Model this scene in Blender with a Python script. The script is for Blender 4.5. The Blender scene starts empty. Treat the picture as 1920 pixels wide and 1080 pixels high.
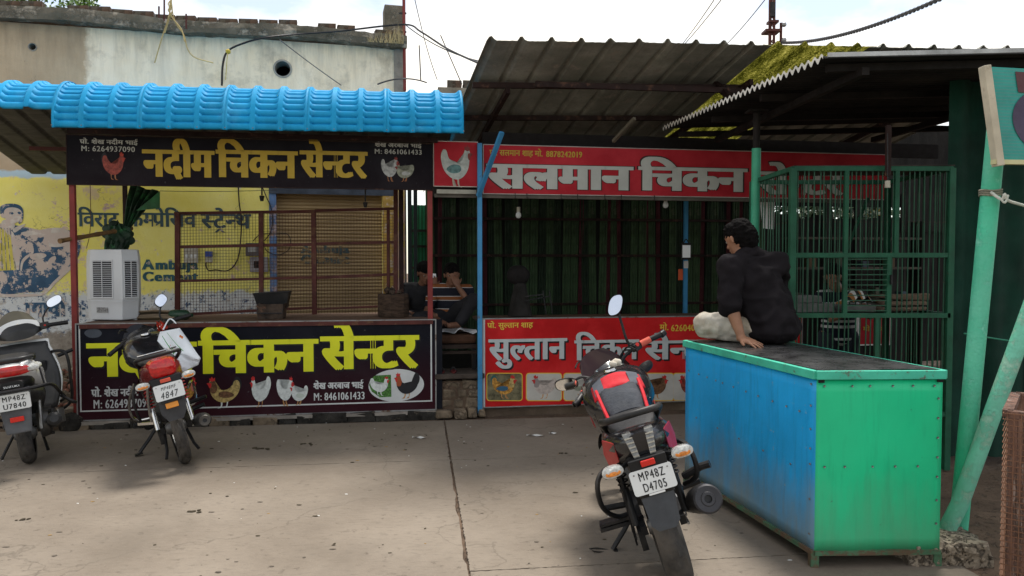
import bpy, bmesh, math, random
from mathutils import Vector, Matrix, Euler
random.seed(7)
R = math.radians
C = bpy.context.scene.collection
S = bpy.context.scene

# ------------------------------------------------------------------ camera, sky, sun, exposure
FPX = 1400.0; CAMZ = 1.55; PITCH = R(2.0)
cd = bpy.data.cameras.new('camera'); cd.sensor_width = 36; cd.lens = 36*FPX/1920; cd.clip_start = .05; cd.clip_end = 3000
cam = bpy.data.objects.new('camera', cd); C.objects.link(cam)
cam.location = (0, 0, CAMZ); cam.rotation_euler = (R(90)-PITCH, 0, 0); S.camera = cam
S.view_settings.view_transform = 'Standard'; S.view_settings.look = 'None'
S.view_settings.gamma = 1; S.view_settings.use_curve_mapping = False
S.view_settings.exposure = 0.95
SUN_EL, SUN_AZ = 66, 20        # sun stands behind the stalls, a little to the right
w = bpy.data.worlds.new("World"); S.world = w; w.use_nodes = True
nt = w.node_tree; N = nt.nodes; Lk = nt.links
bg = N['Background']; bg.inputs['Strength'].default_value = 0.10
sky = N.new('ShaderNodeTexSky'); sky.sky_type = 'NISHITA'; sky.sun_disc = False
sky.sun_elevation = R(SUN_EL); sky.sun_rotation = R(SUN_AZ); sky.air_density = 1.0; sky.dust_density = 0.4
tc = N.new('ShaderNodeTexCoord')
mp = N.new('ShaderNodeMapping'); mp.inputs['Scale'].default_value = (1.6, 1.6, 3.6); mp.inputs['Location'].default_value = (7.7, 3.3, .1)
Lk.new(tc.outputs['Generated'], mp.inputs['Vector'])
nz = N.new('ShaderNodeTexNoise'); nz.inputs['Scale'].default_value = 1.5; nz.inputs['Detail'].default_value = 9; nz.inputs['Roughness'].default_value = .55
Lk.new(mp.outputs[0], nz.inputs['Vector'])
mr = N.new('ShaderNodeMapRange'); mr.inputs['From Min'].default_value = .46; mr.inputs['From Max'].default_value = .60
mr.inputs['To Min'].default_value = .30; mr.inputs['To Max'].default_value = 1
Lk.new(nz.outputs['Fac'], mr.inputs['Value'])
mx = N.new('ShaderNodeMix'); mx.data_type = 'RGBA'
Lk.new(mr.outputs[0], mx.inputs['Factor']); Lk.new(sky.outputs[0], mx.inputs['A']); mx.inputs['B'].default_value = (7.9, 7.5, 6.8, 1)
Lk.new(mx.outputs['Result'], bg.inputs['Color'])
sd = bpy.data.lights.new('sun', 'SUN'); sd.energy = 2.5; sd.angle = R(15); sd.color = (1, .95, .88)
so = bpy.data.objects.new('sun', sd); C.objects.link(so)
_d = Vector((math.sin(R(SUN_AZ))*math.cos(R(SUN_EL)), math.cos(R(SUN_AZ))*math.cos(R(SUN_EL)), math.sin(R(SUN_EL))))
so.rotation_euler = (-_d).to_track_quat('-Z', 'Y').to_euler(); so.location = (0, 0, 20)

# ------------------------------------------------------------------ helpers
def at(px, py, Y):
    """world point at depth Y seen at photograph pixel (px, py)"""
    a = (px-960)/FPX; b = -(py-540)/FPX
    dy = math.cos(PITCH)+b*math.sin(PITCH); dz = -math.sin(PITCH)+b*math.cos(PITCH)
    t = Y/dy
    return Vector((a*t, Y, CAMZ+dz*t))
class Frame:
    """a vertical working plane: s along it, d behind it, z up"""
    def __init__(f, x, y, deg):
        f.o = Vector((x, y, 0)); f.u = Vector((math.cos(R(deg)), math.sin(R(deg)), 0)); f.n = Vector((-f.u.y, f.u.x, 0)); f.deg = deg
    def w(f, s, d, z): return f.o+f.u*s+f.n*d+Vector((0, 0, z))
    def pix(f, px, py, d=0):
        a = at(px, py, 1)-Vector((0, 0, CAMZ)); c0 = Vector((0, 0, CAMZ))
        t = ((f.o+f.n*d-c0).dot(f.n))/a.dot(f.n); p = c0+a*t-f.o
        return p.dot(f.u), p.z
FF = Frame(-4.01, 6.85, 9.3)          # the line of shop fronts
WF = Frame(-5.93, 8.75, 14.0)         # the old building behind
RM = {}
def tag(o, label=None, cat=None, group=None, kind=None):
    if label: o['label'] = label
    if cat: o['category'] = cat
    if group: o['group'] = group
    if kind: o['kind'] = kind
    return o
def thing(name, label, cat, loc=(0, 0, 0), rot=(0, 0, 0), group=None):
    o = bpy.data.objects.new(name, None); C.objects.link(o); o.empty_display_size = .1
    o.location = loc; o.rotation_euler = rot
    RM[o.name] = Matrix.LocRotScale(Vector(loc), Euler(rot), None)
    return tag(o, label, cat, group)
class MB:
    def __init__(s): s.v = []; s.f = []; s.mi = []; s.m = 0
    def add(s, vs, fs):
        b = len(s.v); s.v += [Vector(v) for v in vs]; s.f += [tuple(i+b for i in f) for f in fs]; s.mi += [s.m]*len(fs); return s
    def hexa(s, p): return s.add(p, [(0, 3, 2, 1), (4, 5, 6, 7), (0, 1, 5, 4), (1, 2, 6, 5), (2, 3, 7, 6), (3, 0, 4, 7)])
    def box(s, c, d, rot=None, jit=0):
        M = Euler(rot).to_matrix() if rot else Matrix.Identity(3); c = Vector(c); ps = []
        for sz in (-.5, .5):
            for sx, sy in ((-.5, -.5), (.5, -.5), (.5, .5), (-.5, .5)):
                ps.append(c+M@Vector((sx*d[0]+random.uniform(-jit, jit), sy*d[1]+random.uniform(-jit, jit), sz*d[2]+random.uniform(-jit, jit))))
        return s.hexa(ps)
    def fbox(s, f, s0, s1, d0, d1, z0, z1):
        return s.hexa([f.w(s0, d0, z0), f.w(s1, d0, z0), f.w(s1, d1, z0), f.w(s0, d1, z0), f.w(s0, d0, z1), f.w(s1, d0, z1), f.w(s1, d1, z1), f.w(s0, d1, z1)])
    def bar(s, p0, p1, wd, h=None, up=(0, 0, 1)):
        p0 = Vector(p0); p1 = Vector(p1); h = h or wd; t = (p1-p0).normalized(); up = Vector(up)
        if abs(t.dot(up)) > .97: up = Vector((0, 1, 0))
        a = t.cross(up).normalized()*(wd/2); b = a.cross(t).normalized()*(h/2)
        return s.hexa([p0-a-b, p0+a-b, p1+a-b, p1-a-b, p0-a+b, p0+a+b, p1+a+b, p1-a+b])
    def tube(s, pts, r, n=8, caps=True):
        pts = [Vector(p) for p in pts]; m = len(pts); rs = r if isinstance(r, (list, tuple)) else [r]*m
        prev = None; vs = []; fs = []
        for i, p in enumerate(pts):
            t = (pts[min(i+1, m-1)]-pts[max(i-1, 0)]).normalized()
            if prev is None:
                a = t.cross(Vector((0, 0, 1)));  a = a if a.length > .1 else t.cross(Vector((1, 0, 0)))
            else: a = prev-t*prev.dot(t)
            a.normalize(); prev = a; b = t.cross(a)
            for k in range(n):
                q = 2*math.pi*k/n; vs.append(p+(a*math.cos(q)+b*math.sin(q))*rs[i])
        for i in range(m-1):
            for k in range(n): fs.append((i*n+k, i*n+(k+1) % n, (i+1)*n+(k+1) % n, (i+1)*n+k))
        if caps: fs.append(tuple(range(n-1, -1, -1))); fs.append(tuple((m-1)*n+k for k in range(n)))
        return s.add(vs, fs)
    def curve(s, pts, r, n=6, k=6): return s.tube(spline(pts, k), r, n)
    def lathe(s, prof, c=(0, 0, 0), axis='X', n=32, fn=None, closed=False):
        c = Vector(c); vs = []; fs = []; m = len(prof)
        for i in range(n):
            q = 2*math.pi*i/n
            for j, (x, r) in enumerate(prof):
                if fn: r = fn(i, j, x, r)
                y, z = math.cos(q)*r, math.sin(q)*r
                vs.append(c+Vector({'X': (x, y, z), 'Y': (y, x, z), 'Z': (y, z, x)}[axis]))
        for i in range(n):
            for j in range(m if closed else m-1):
                j2 = (j+1) % m; i2 = (i+1) % n
                fs.append((i*m+j, i*m+j2, i2*m+j2, i2*m+j))
        return s.add(vs, fs)
    def loft(s, secs, n=16, caps=True):
        """secs: (centre, half width x, half height z, exponent) rings in the XZ plane"""
        vs = []; fs = []
        for (c, hx, hz, e) in secs:
            for k in range(n):
                q = 2*math.pi*k/n; a, b = math.cos(q), math.sin(q)
                vs.append(Vector(c)+Vector((hx*math.copysign(abs(a)**(2/e), a), 0, hz*math.copysign(abs(b)**(2/e), b))))
        m = len(secs)
        for i in range(m-1):
            for k in range(n): fs.append((i*n+k, i*n+(k+1) % n, (i+1)*n+(k+1) % n, (i+1)*n+k))
        if caps: fs.append(tuple(range(n-1, -1, -1))); fs.append(tuple((m-1)*n+k for k in range(n)))
        return s.add(vs, fs)
    def grid(s, fn, nu, nv):
        b = len(s.v); vs = [fn(i/nu, j/nv) for i in range(nu+1) for j in range(nv+1)]
        return s.add(vs, [(i*(nv+1)+j, (i+1)*(nv+1)+j, (i+1)*(nv+1)+j+1, i*(nv+1)+j+1) for i in range(nu) for j in range(nv)])
    def prism(s, pts, ext):
        n = len(pts); e = Vector(ext); pts = [Vector(p) for p in pts]
        return s.add(pts+[p+e for p in pts], [tuple(range(n-1, -1, -1)), tuple(range(n, 2*n))]+[(i, (i+1) % n, (i+1) % n+n, i+n) for i in range(n)])
    def ball(s, c, r, sub=2, jit=0, sc=(1, 1, 1)):
        bm = bmesh.new(); bmesh.ops.create_icosphere(bm, subdivisions=sub, radius=1)
        vs = [Vector(c)+Vector((v.co.x*sc[0], v.co.y*sc[1], v.co.z*sc[2]))*r*(1+random.uniform(-jit, jit)) for v in bm.verts]
        bm.verts.index_update(); fs = [tuple(v.index for v in f.verts) for f in bm.faces]; bm.free()
        return s.add(vs, fs)
    def xf(s, M, start=0):
        for i in range(start, len(s.v)): s.v[i] = M@s.v[i]
        return s
    def build(s, name, mats, parent=None, label=None, smooth=False, local=False, bevel=0, kind=None, sharp=40):
        M = Matrix.Identity(4)
        if parent is not None:
            M = RM[parent.name]
        Mi = Matrix.Identity(4) if (local or parent is None) else M.inverted()
        me = bpy.data.meshes.new(name); me.from_pydata([Mi@v for v in s.v], [], s.f); me.update()
        bm = bmesh.new(); bm.from_mesh(me); bmesh.ops.recalc_face_normals(bm, faces=bm.faces); bm.to_mesh(me); bm.free()
        ml = mats if isinstance(mats, (list, tuple)) else [mats]
        for m in ml: me.materials.append(m)
        if len(ml) > 1:
            for p, i in zip(me.polygons, s.mi): p.material_index = i
        if smooth:
            me.shade_smooth()
            try: me.set_sharp_from_angle(angle=R(sharp))
            except Exception: pass
        o = bpy.data.objects.new(name, me); C.objects.link(o)
        if parent is not None: o.parent = parent
        RM[o.name] = M
        if label: o['label'] = label
        if kind: o['kind'] = kind
        if bevel:
            b = o.modifiers.new('bevel', 'BEVEL'); b.width = bevel; b.segments = 2; b.limit_method = 'ANGLE'; b.angle_limit = R(35)
        return o
def share(name, mesh, parent, loc=(0, 0, 0), rot=(0, 0, 0), sc=None):
    o = bpy.data.objects.new(name, mesh); C.objects.link(o); o.parent = parent; o.location = loc; o.rotation_euler = rot
    if sc: o.scale = sc
    RM[o.name] = RM[parent.name]@Matrix.LocRotScale(Vector(loc), Euler(rot), None)
    return o
def copy_tree(o, loc=None, parent=None):
    c = o.copy(); C.objects.link(c); RM[c.name] = RM[o.name]
    if parent is not None: c.parent = parent
    if loc is not None: c.location = loc
    for ch in list(o.children): copy_tree(ch, None, c)
    return c
def spline(pts, k=6):
    pts = [Vector(p) for p in pts]; out = []
    for i in range(len(pts)-1):
        p0 = pts[max(i-1, 0)]; p1 = pts[i]; p2 = pts[i+1]; p3 = pts[min(i+2, len(pts)-1)]
        for j in range(k):
            t = j/k; out.append(.5*((2*p1)+(p2-p0)*t+(2*p0-5*p1+4*p2-p3)*t*t+(3*p1-p0-3*p2+p3)*t**3))
    return out+[pts[-1]]
def sag(a, b, dz, k=14):
    a = Vector(a); b = Vector(b)
    return [a.lerp(b, i/k)-Vector((0, 0, dz*4*(i/k)*(1-i/k))) for i in range(k+1)]

# ------------------------------------------------------------------ materials
_M = {}
def mat(name, col, rough=.6, metal=0, var=.12, scale=5, bump=.15, bscale=45, wear=None, wthr=.6, wscale=9, wsoft=.04,
        dust=None, dthr=.5, dscale=2.5, streak=0, spec=.28, coat=0, trans=0, alpha=1, emis=None, stretch=(1, 1, 1), coord='Object'):
    if name in _M: return _M[name]
    m = bpy.data.materials.new(name); m.use_nodes = True; n = m.node_tree.nodes; l = m.node_tree.links; p = n['Principled BSDF']
    tc = n.new('ShaderNodeTexCoord'); mp = n.new('ShaderNodeMapping'); mp.inputs['Scale'].default_value = stretch
    l.new(tc.outputs[coord], mp.inputs['Vector'])
    def noise(sc, det=6, rg=.6, vec=None, off=0):
        t = n.new('ShaderNodeTexNoise'); t.inputs['Scale'].default_value = sc; t.inputs['Detail'].default_value = det; t.inputs['Roughness'].default_value = rg
        v = vec or mp.outputs[0]
        if off:
            a = n.new('ShaderNodeVectorMath'); a.operation = 'ADD'; a.inputs[1].default_value = (off, off*.7, off*1.3); l.new(v, a.inputs[0]); v = a.outputs[0]
        l.new(v, t.inputs['Vector']); return t.outputs['Fac']
    def mr(v, a, b, c=0, d=1):
        t = n.new('ShaderNodeMapRange'); t.inputs['From Min'].default_value = a; t.inputs['From Max'].default_value = b
        t.inputs['To Min'].default_value = c; t.inputs['To Max'].default_value = d; l.new(v, t.inputs['Value']); return t.outputs[0]
    def mix(f, a, b):
        t = n.new('ShaderNodeMix'); t.data_type = 'RGBA'
        for k, v in (('Factor', f), ('A', a), ('B', b)):
            if hasattr(v, 'links'): l.new(v, t.inputs[k])
            elif k == 'Factor': t.inputs[k].default_value = v
            else: t.inputs[k].default_value = (*v, 1)
        return t.outputs['Result']
    lo = tuple(c*(1-var*1.6) for c in col); hi = tuple(min(1, c*(1+var)) for c in col)
    c = mix(mr(noise(scale), .3, .7), lo, hi)
    if streak:
        sm = n.new('ShaderNodeMapping'); sm.inputs['Scale'].default_value = (9, 9, .7); l.new(tc.outputs[coord], sm.inputs['Vector'])
        c = mix(mr(noise(3, 5, .7, sm.outputs[0], 2), .5, .75, 0, streak), c, tuple(x*.35 for x in col))
    if dust: c = mix(mr(noise(dscale, 7, .65, off=5), dthr-.12, dthr+.15), c, dust)
    wf = None
    if wear:
        wf = mr(noise(wscale, 10, .72, off=11), wthr-wsoft, wthr+wsoft); c = mix(wf, c, wear)
    l.new(c, p.inputs['Base Color'])
    l.new(mr(noise(scale*3, off=3), .3, .7, max(.03, rough-.1), min(1, rough+.12)), p.inputs['Roughness'])
    p.inputs['Metallic'].default_value = metal; p.inputs['Specular IOR Level'].default_value = spec
    if coat: p.inputs['Coat Weight'].default_value = coat; p.inputs['Coat Roughness'].default_value = .08
    if trans: p.inputs['Transmission Weight'].default_value = trans
    if alpha < 1: p.inputs['Alpha'].default_value = alpha
    if emis: p.inputs['Emission Color'].default_value = (*col, 1); p.inputs['Emission Strength'].default_value = emis
    if bump:
        b = n.new('ShaderNodeBump'); b.inputs['Strength'].default_value = bump; b.inputs['Distance'].default_value = .01
        h = noise(bscale, 5, .6, off=7)
        if wf is not None:
            a = n.new('ShaderNodeMath'); a.operation = 'SUBTRACT'; l.new(h, a.inputs[0]); l.new(wf, a.inputs[1]); h = a.outputs[0]
        l.new(h, b.inputs['Height']); l.new(b.outputs[0], p.inputs['Normal'])
    _M[name] = m; return m
RUST = (.12, .055, .03)
RUSTP = mat('rusty_maroon_paint', (.085, .022, .018), .62, var=.25, wear=RUST, wthr=.58)
DKMAR = mat('dark_maroon_paint', (.022, .010, .009), .75, var=.25, wear=(.09, .045, .03), wthr=.6)
REDP = mat('red_post_paint', (.20, .028, .025), .5, var=.2, wear=(.1, .03, .02), wthr=.62)
BLUEP = mat('blue_post_paint', (.05, .24, .47), .5, var=.12, wear=(.1, .08, .07), wthr=.66)
GRNP = mat('sea_green_paint', (.06, .49, .30), .42, var=.12, wear=(.20, .62, .46), wthr=.6, wscale=5, dust=(.12, .5, .34), bump=.5, bscale=60)
GRND = mat('cage_green_paint', (.013, .088, .048), .55, var=.25, wear=(.07, .05, .035), wthr=.66, wscale=14)
BLK = mat('black_plastic', (.012, .012, .013), .45, var=.3, dust=(.06, .055, .05), dthr=.6, bump=.05)
BLKM = mat('black_metal', (.022, .022, .024), .4, metal=.4, var=.3, dust=(.08, .07, .06), dthr=.62)
RUB = mat('tyre_rubber', (.03, .03, .03), .85, var=.3, dust=(.11, .095, .08), dthr=.52, bump=.3)
CHR = mat('chrome', (.62, .62, .62), .18, metal=1, var=.1, bump=.02)
STEEL = mat('grey_steel', (.28, .28, .28), .42, metal=.8, var=.2, dust=(.12, .1, .08), dthr=.6)
MIR = mat('mirror_glass', (.93, .95, .96), .03, metal=1, var=.02, bump=0)
WHT = mat('white_paint', (.74, .76, .77), .5, var=.06, bump=.03)
DARK = mat('dark_gap', (.01, .01, .01), .9, bump=0)
MDK = mat('dark_timber', (.05, .035, .028), .85, var=.3, bump=.5)
_gcache={}
def glyph(ch,off):
    """outline of one character as (verts2d, faces), from Blender's own fonts"""
    k=(ch,off)
    if k in _gcache: return _gcache[k]
    cut=None; src=ch
    if len(ch)==2 and ch[1]=='्': src=ch[0]; cut={'न':.385,'स':.49,'म':.44,'ल':.47}.get(ch[0],.4)
    c=bpy.data.curves.new('t','FONT'); c.body=src; c.size=1; c.resolution_u=3; c.offset=off
    o=bpy.data.objects.new('t',c); bpy.context.scene.collection.objects.link(o)
    bpy.context.view_layer.update()
    m=bpy.data.meshes.new_from_object(o.evaluated_get(bpy.context.evaluated_depsgraph_get()))
    bm=bmesh.new(); bm.from_mesh(m)
    if cut:
        bmesh.ops.bisect_plane(bm,geom=bm.verts[:]+bm.edges[:]+bm.faces[:],plane_co=(cut,0,0),plane_no=(1,0,0),clear_outer=True)
        bmesh.ops.triangulate(bm,faces=bm.faces[:])
    bm.verts.index_update()
    vs=[(v.co.x,v.co.y) for v in bm.verts]; fs=[tuple(v.index for v in f.verts) for f in bm.faces]
    bm.free(); bpy.data.objects.remove(o); bpy.data.curves.remove(c); bpy.data.meshes.remove(m)
    adv=max([v[0] for v in vs] or [0])-off
    if cut: adv=cut
    if ch in 'ेुूै': adv=0
    if ch=='ी' : adv=.273
    if ch=='ो': adv=.273
    if ch=='ि': adv=.26
    if ch=='.': adv=.25
    if ord(ch[0])<128 and ch!='.': adv={'1':.5,'M':.86,':':.28,'I':.3}.get(ch,.55 if ch.isdigit() else adv+.06)
    _gcache[k]=(vs,fs,adv); return _gcache[k]
PRA=[(.02,.10),(.30,.27),(.30,.19),(.02,.02)]     # rakar stroke, relative to the stem
def typeset(tokens,off=.0,fat=0,track=0,space=.28):
    """tokens: space separated glyphs, '_' is a word space. returns verts,faces,width. z steps of copies keep them apart"""
    V=[];Fc=[];x=0;prev=0
    for t in tokens.split(' '):
        if t=='_': x+=space; continue
        base=t; extra=None
        if t.endswith('*'): base=t[:-1]; extra='rakar'
        if t.endswith('^'): base=t[:-1]; extra='caret'
        vs,fs,adv=glyph(base,off)
        n=3 if fat else 1
        for i in range(n):
            dx=(i-(n-1)/2)*fat
            b=len(V); V+=[(x+a+dx,y,i*.004) for a,y in vs]; Fc+=[tuple(q+b for q in f) for f in fs]
        if extra=='rakar':
            sx=x+adv-.12-.33
            b=len(V); V+=[(sx+a,y,.014) for a,y in PRA]; Fc.append((b,b+1,b+2,b+3))
        if extra=='caret':
            w=.045+off
            cx=x+adv*.5
            for (x0,y0,x1,y1) in ((cx-.16,-.20,cx,-.04),(cx,-.04,cx+.16,-.20)):
                b=len(V); V+=[(x0-w,y0,.014),(x0+w,y0,.014),(x1+w,y1,.014),(x1-w,y1,.014)]; Fc.append((b,b+1,b+2,b+3))
        x+=adv+track*(adv>0)
    return V,Fc,x
def put_text(name, tokens, fr, d, x0, x1, yh, yb, m, parent, off=0, fat=0, track=0, cap=False, tilt=0):
    """letters on the plane fr/d between photo columns x0..x1; yh, yb rows of the head line and the base line at x0"""
    V, F, wd = typeset(tokens, off, fat, track)
    s0, zb = fr.pix(x0, yb, d); _, zh = fr.pix(x0, yh, d); s1, _ = fr.pix(x1, yb, d)
    if s1 < s0: s0, s1 = s1, s0
    kx = (s1-s0)/wd; ky = (zh-zb)/(.69 if cap else .622)
    b = MB(); b.add([fr.w(s0+x*kx, d-.0015-z*.12, zb+y*ky+tilt*(x*kx)) for x, y, z in V], F)
    return b.build(name, m, parent)
def put_poly(name, pts, fr, d, m, parent, lift=.001, label=None):
    """flat print on the plane fr/d, outline in photo pixels"""
    b = MB(); vs = []
    for px, py in pts:
        s, z = fr.pix(px, py, d); vs.append(fr.w(s, d-lift, z))
    b.add(vs, [tuple(range(len(vs)))])
    o = b.build(name, m, parent, label)
    bm = bmesh.new(); bm.from_mesh(o.data); bmesh.ops.triangulate(bm, faces=bm.faces[:]); bm.to_mesh(o.data); bm.free()
    return o
def smooth_poly(pts, k=4):
    n = len(pts); out = []
    for i in range(n):
        p0, p1, p2, p3 = pts[i-1], pts[i], pts[(i+1) % n], pts[(i+2) % n]
        for j in range(k):
            t = j/k
            out.append(tuple(.5*((2*p1[a])+(p2[a]-p0[a])*t+(2*p0[a]-5*p1[a]+4*p2[a]-p3[a])*t*t+(3*p1[a]-p0[a]-3*p2[a]+p3[a])*t**3) for a in (0, 1)))
    return out
# a standing fowl drawn in a unit square, facing left
HEN = [(.12, .80), (.17, .90), (.25, .90), (.30, .80), (.33, .66), (.45, .58), (.62, .60), (.74, .70), (.80, .86), (.90, .88), (.96, .74), (.93, .55), (.86, .40), (.74, .28), (.58, .20), (.42, .20), (.28, .28), (.18, .42), (.14, .58), (.15, .70)]
COMB = [(.14, .86), (.12, .94), (.17, .93), (.19, 1.0), (.23, .93), (.28, .97), (.28, .88), (.2, .84)]
WATT = [(.10, .80), (.05, .77), (.10, .74), (.12, .64), (.17, .66), (.18, .78)]
NECK = [(.12, .80), (.25, .88), (.31, .76), (.34, .62), (.28, .48), (.16, .50), (.14, .62)]
TAIL = [(.70, .62), (.76, .82), (.84, .98), (.94, .96), (1.0, .80), (.97, .62), (.88, .50), (.78, .50)]
WING = [(.40, .50), (.55, .54), (.72, .50), (.80, .42), (.66, .34), (.48, .34), (.38, .40)]
LEGS = [[(.44, .24), (.49, .24), (.48, .10), (.44, .02), (.34, .0), (.42, .05), (.44, .10)], [(.60, .24), (.64, .24), (.62, .10), (.60, .03), (.50, .02), (.58, .06), (.60, .10)]]
def fowl(fr, d, x0, y0, x1, y1, parent, body, red, leg, neck=None, tail=None, wing=None, flip=False, name='printed_hen'):
    """y0 top row, y1 bottom row"""
    def P(q): return [((x1-(x1-x0)*a) if flip else (x0+(x1-x0)*a), y1-(y1-y0)*b) for a, b in q]
    g = MB(); mats = [body, red, leg, neck or body, tail or body, wing or body]
    def poly(q, mi, lift, sm=True):
        pts = smooth_poly(P(q), 3) if sm else P(q)
        bm = bmesh.new(); vs = []
        for px, py in pts:
            s, z = fr.pix(px, py, d); vs.append(bm.verts.new(fr.w(s, d-lift, z)))
        f = bm.faces.new(vs); bmesh.ops.triangulate(bm, faces=[f]); bm.verts.index_update()
        g.m = mi; g.add([v.co.copy() for v in bm.verts], [tuple(v.index for v in t.verts) for t in bm.faces]); bm.free()
    for q in LEGS: poly(q, 2, .0012, False)
    if tail: poly(TAIL, 4, .0016)
    poly(HEN, 0, .0020)
    if neck: poly(NECK, 3, .0024)
    if wing: poly(WING, 5, .0024)
    poly(COMB, 1, .0028, False); poly(WATT, 1, .0030)
    return g.build(name, mats, parent)
# ------------------------------------------------------------------ ground
def ground_mat(name, a, b, c, pebble=0):
    m = mat(name, a, .92, var=.10, scale=.9, bump=.55, bscale=22, dust=b, dthr=.5, dscale=1.1, wear=c, wthr=.665, wscale=16, wsoft=.05, spec=.25)
    n = m.node_tree.nodes; l = m.node_tree.links; p = n['Principled BSDF']
    src = p.inputs['Base Color'].links[0].from_socket
    tc = n.new('ShaderNodeTexCoord')
    for sc, th, col, st in ((38, .04, tuple(x*.6 for x in a), (1, 1, 1)), (150, .16, tuple(min(1, x*1.3) for x in a), (1, 1, 1))):
        mp = n.new('ShaderNodeMapping'); mp.inputs['Scale'].default_value = st; l.new(tc.outputs['Object'], mp.inputs['Vector'])
        v = n.new('ShaderNodeTexVoronoi'); v.inputs['Scale'].default_value = sc; l.new(mp.outputs[0], v.inputs['Vector'])
        r = n.new('ShaderNodeMapRange'); r.inputs['From Min'].default_value = th*.6; r.inputs['From Max'].default_value = th*1.5
        r.inputs['To Min'].default_value = .8; r.inputs['To Max'].default_value = 0
        l.new(v.outputs['Distance'], r.inputs['Value'])
        x = n.new('ShaderNodeMix'); x.data_type = 'RGBA'; l.new(r.outputs[0], x.inputs['Factor']); l.new(src, x.inputs['A']); x.inputs['B'].default_value = (*col, 1)
        src = x.outputs['Result']
    # fine streaks of trowelled cement
    mp = n.new('ShaderNodeMapping'); mp.inputs['Scale'].default_value = (5, 17, 1); l.new(tc.outputs['Object'], mp.inputs['Vector'])
    t = n.new('ShaderNodeTexNoise'); t.inputs['Scale'].default_value = 2.6; t.inputs['Detail'].default_value = 9; t.inputs['Roughness'].default_value = .7; l.new(mp.outputs[0], t.inputs['Vector'])
    r = n.new('ShaderNodeMapRange'); r.inputs['From Min'].default_value = .53; r.inputs['From Max'].default_value = .66; r.inputs['To Max'].default_value = .75
    l.new(t.outputs['Fac'], r.inputs['Value'])
    x = n.new('ShaderNodeMix'); x.data_type = 'RGBA'; l.new(r.outputs[0], x.inputs['Factor']); l.new(src, x.inputs['A']); x.inputs['B'].default_value = (*[q*.62 for q in a], 1)
    l.new(x.outputs['Result'], p.inputs['Base Color']); src = x.outputs['Result']
    # hairline cracks and old wet stains
    nn = n.new('ShaderNodeTexNoise'); nn.inputs['Scale'].default_value = 2.2; nn.inputs['Detail'].default_value = 8; l.new(tc.outputs['Object'], nn.inputs['Vector'])
    va = n.new('ShaderNodeVectorMath'); va.operation = 'ADD'; l.new(tc.outputs['Object'], va.inputs[0]); l.new(nn.outputs['Color'], va.inputs[1])
    v = n.new('ShaderNodeTexVoronoi'); v.feature = 'DISTANCE_TO_EDGE'; v.inputs['Scale'].default_value = .55; l.new(va.outputs[0], v.inputs['Vector'])
    for node, lo_, hi_, amt, k_ in ((v.outputs['Distance'], .0, .006, .55, .45), (None, .56, .70, .45, .6)):
        if node is None:
            t3 = n.new('ShaderNodeTexNoise'); t3.inputs['Scale'].default_value = .8; t3.inputs['Detail'].default_value = 6; t3.inputs['Roughness'].default_value = .6; t3.inputs['Distortion'].default_value = .6; l.new(tc.outputs['Object'], t3.inputs['Vector']); node = t3.outputs['Fac']; a_, b_ = 0, amt
        else: a_, b_ = amt, 0
        r = n.new('ShaderNodeMapRange'); r.inputs['From Min'].default_value = lo_; r.inputs['From Max'].default_value = hi_; r.inputs['To Min'].default_value = a_; r.inputs['To Max'].default_value = b_; l.new(node, r.inputs['Value'])
        x = n.new('ShaderNodeMix'); x.data_type = 'RGBA'; l.new(r.outputs[0], x.inputs['Factor']); l.new(src, x.inputs['A']); x.inputs['B'].default_value = (*[q*k_ for q in a], 1); src = x.outputs['Result']
    l.new(src, p.inputs['Base Color'])
    return m
CONC = ground_mat('cement_yard', (.232, .196, .156), (.172, .142, .111), (.130, .106, .084))
DIRT = mat('brown_dirt', (.125, .085, .058), .95, var=.3, scale=3, bump=1, bscale=30, wear=(.2, .15, .11), wthr=.6, wscale=20)
g = MB(); g.grid(lambda u, v: Vector((-60+120*u, -20+120*v, -.014)), 40, 40)
g.build('ground', DIRT, kind='structure')
yard = thing('concrete_yard', None, None, (0, 0, 0)); yard['kind'] = 'structure'
JA = FF.deg-2.2
ju = Vector((math.cos(R(JA)), math.sin(R(JA)), 0)); jn = Vector((-ju.y, ju.x, 0))
JO = Vector((-.215, 3.69, 0))           # crossing of two joints near the camera
def J(a, b, z=0): return JO+ju*a+jn*b+Vector((0, 0, z))
cols = [-12, 0, 2.5]; rows = [-7, 0, 2.13, 3.60]
rj = random.Random(3)
def jag(n, amp): return [rj.uniform(-amp, amp) for _ in range(n+1)]
for i in range(len(cols)-1):
    for j in range(len(rows)-1):
        a0, a1, b0, b1 = cols[i], cols[i+1], rows[j], rows[j+1]
        if (i, j) == (0, 0): b1 = rows[2]
        a0, a1, b0, b1 = a0, a1, b0, b1; n = 130
        gap = .004; el, er, eb, et = jag(n, .007), jag(n, .007), jag(n, .004), jag(n, .004)
        if i == 0: er = [min(0, e*.7-.006-.010*max(0, math.sin(k*.9)*math.sin(k*.23))) for k, e in enumerate(er)]
        if i == 1: el = [max(0, e*.7+.002) for e in el]
        pts = []
        pts += [J(a0+gap+(a1-a0-2*gap)*k/n, b0+gap+eb[k]) for k in range(n)]
        pts += [J(a1-gap+er[k], b0+gap+(b1-b0-2*gap)*k/n) for k in range(n)]
        pts += [J(a1-gap-(a1-a0-2*gap)*k/n, b1-gap+et[k]) for k in range(n)]
        pts += [J(a0+gap+el[k], b1-gap-(b1-b0-2*gap)*k/n) for k in range(n)]
        if (i, j) == (0, 1): continue
        b = MB(); b.prism([p-Vector((0, 0, .05)) for p in pts], (0, 0, .05)); o = b.build('concrete_slab', CONC, yard)
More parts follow.
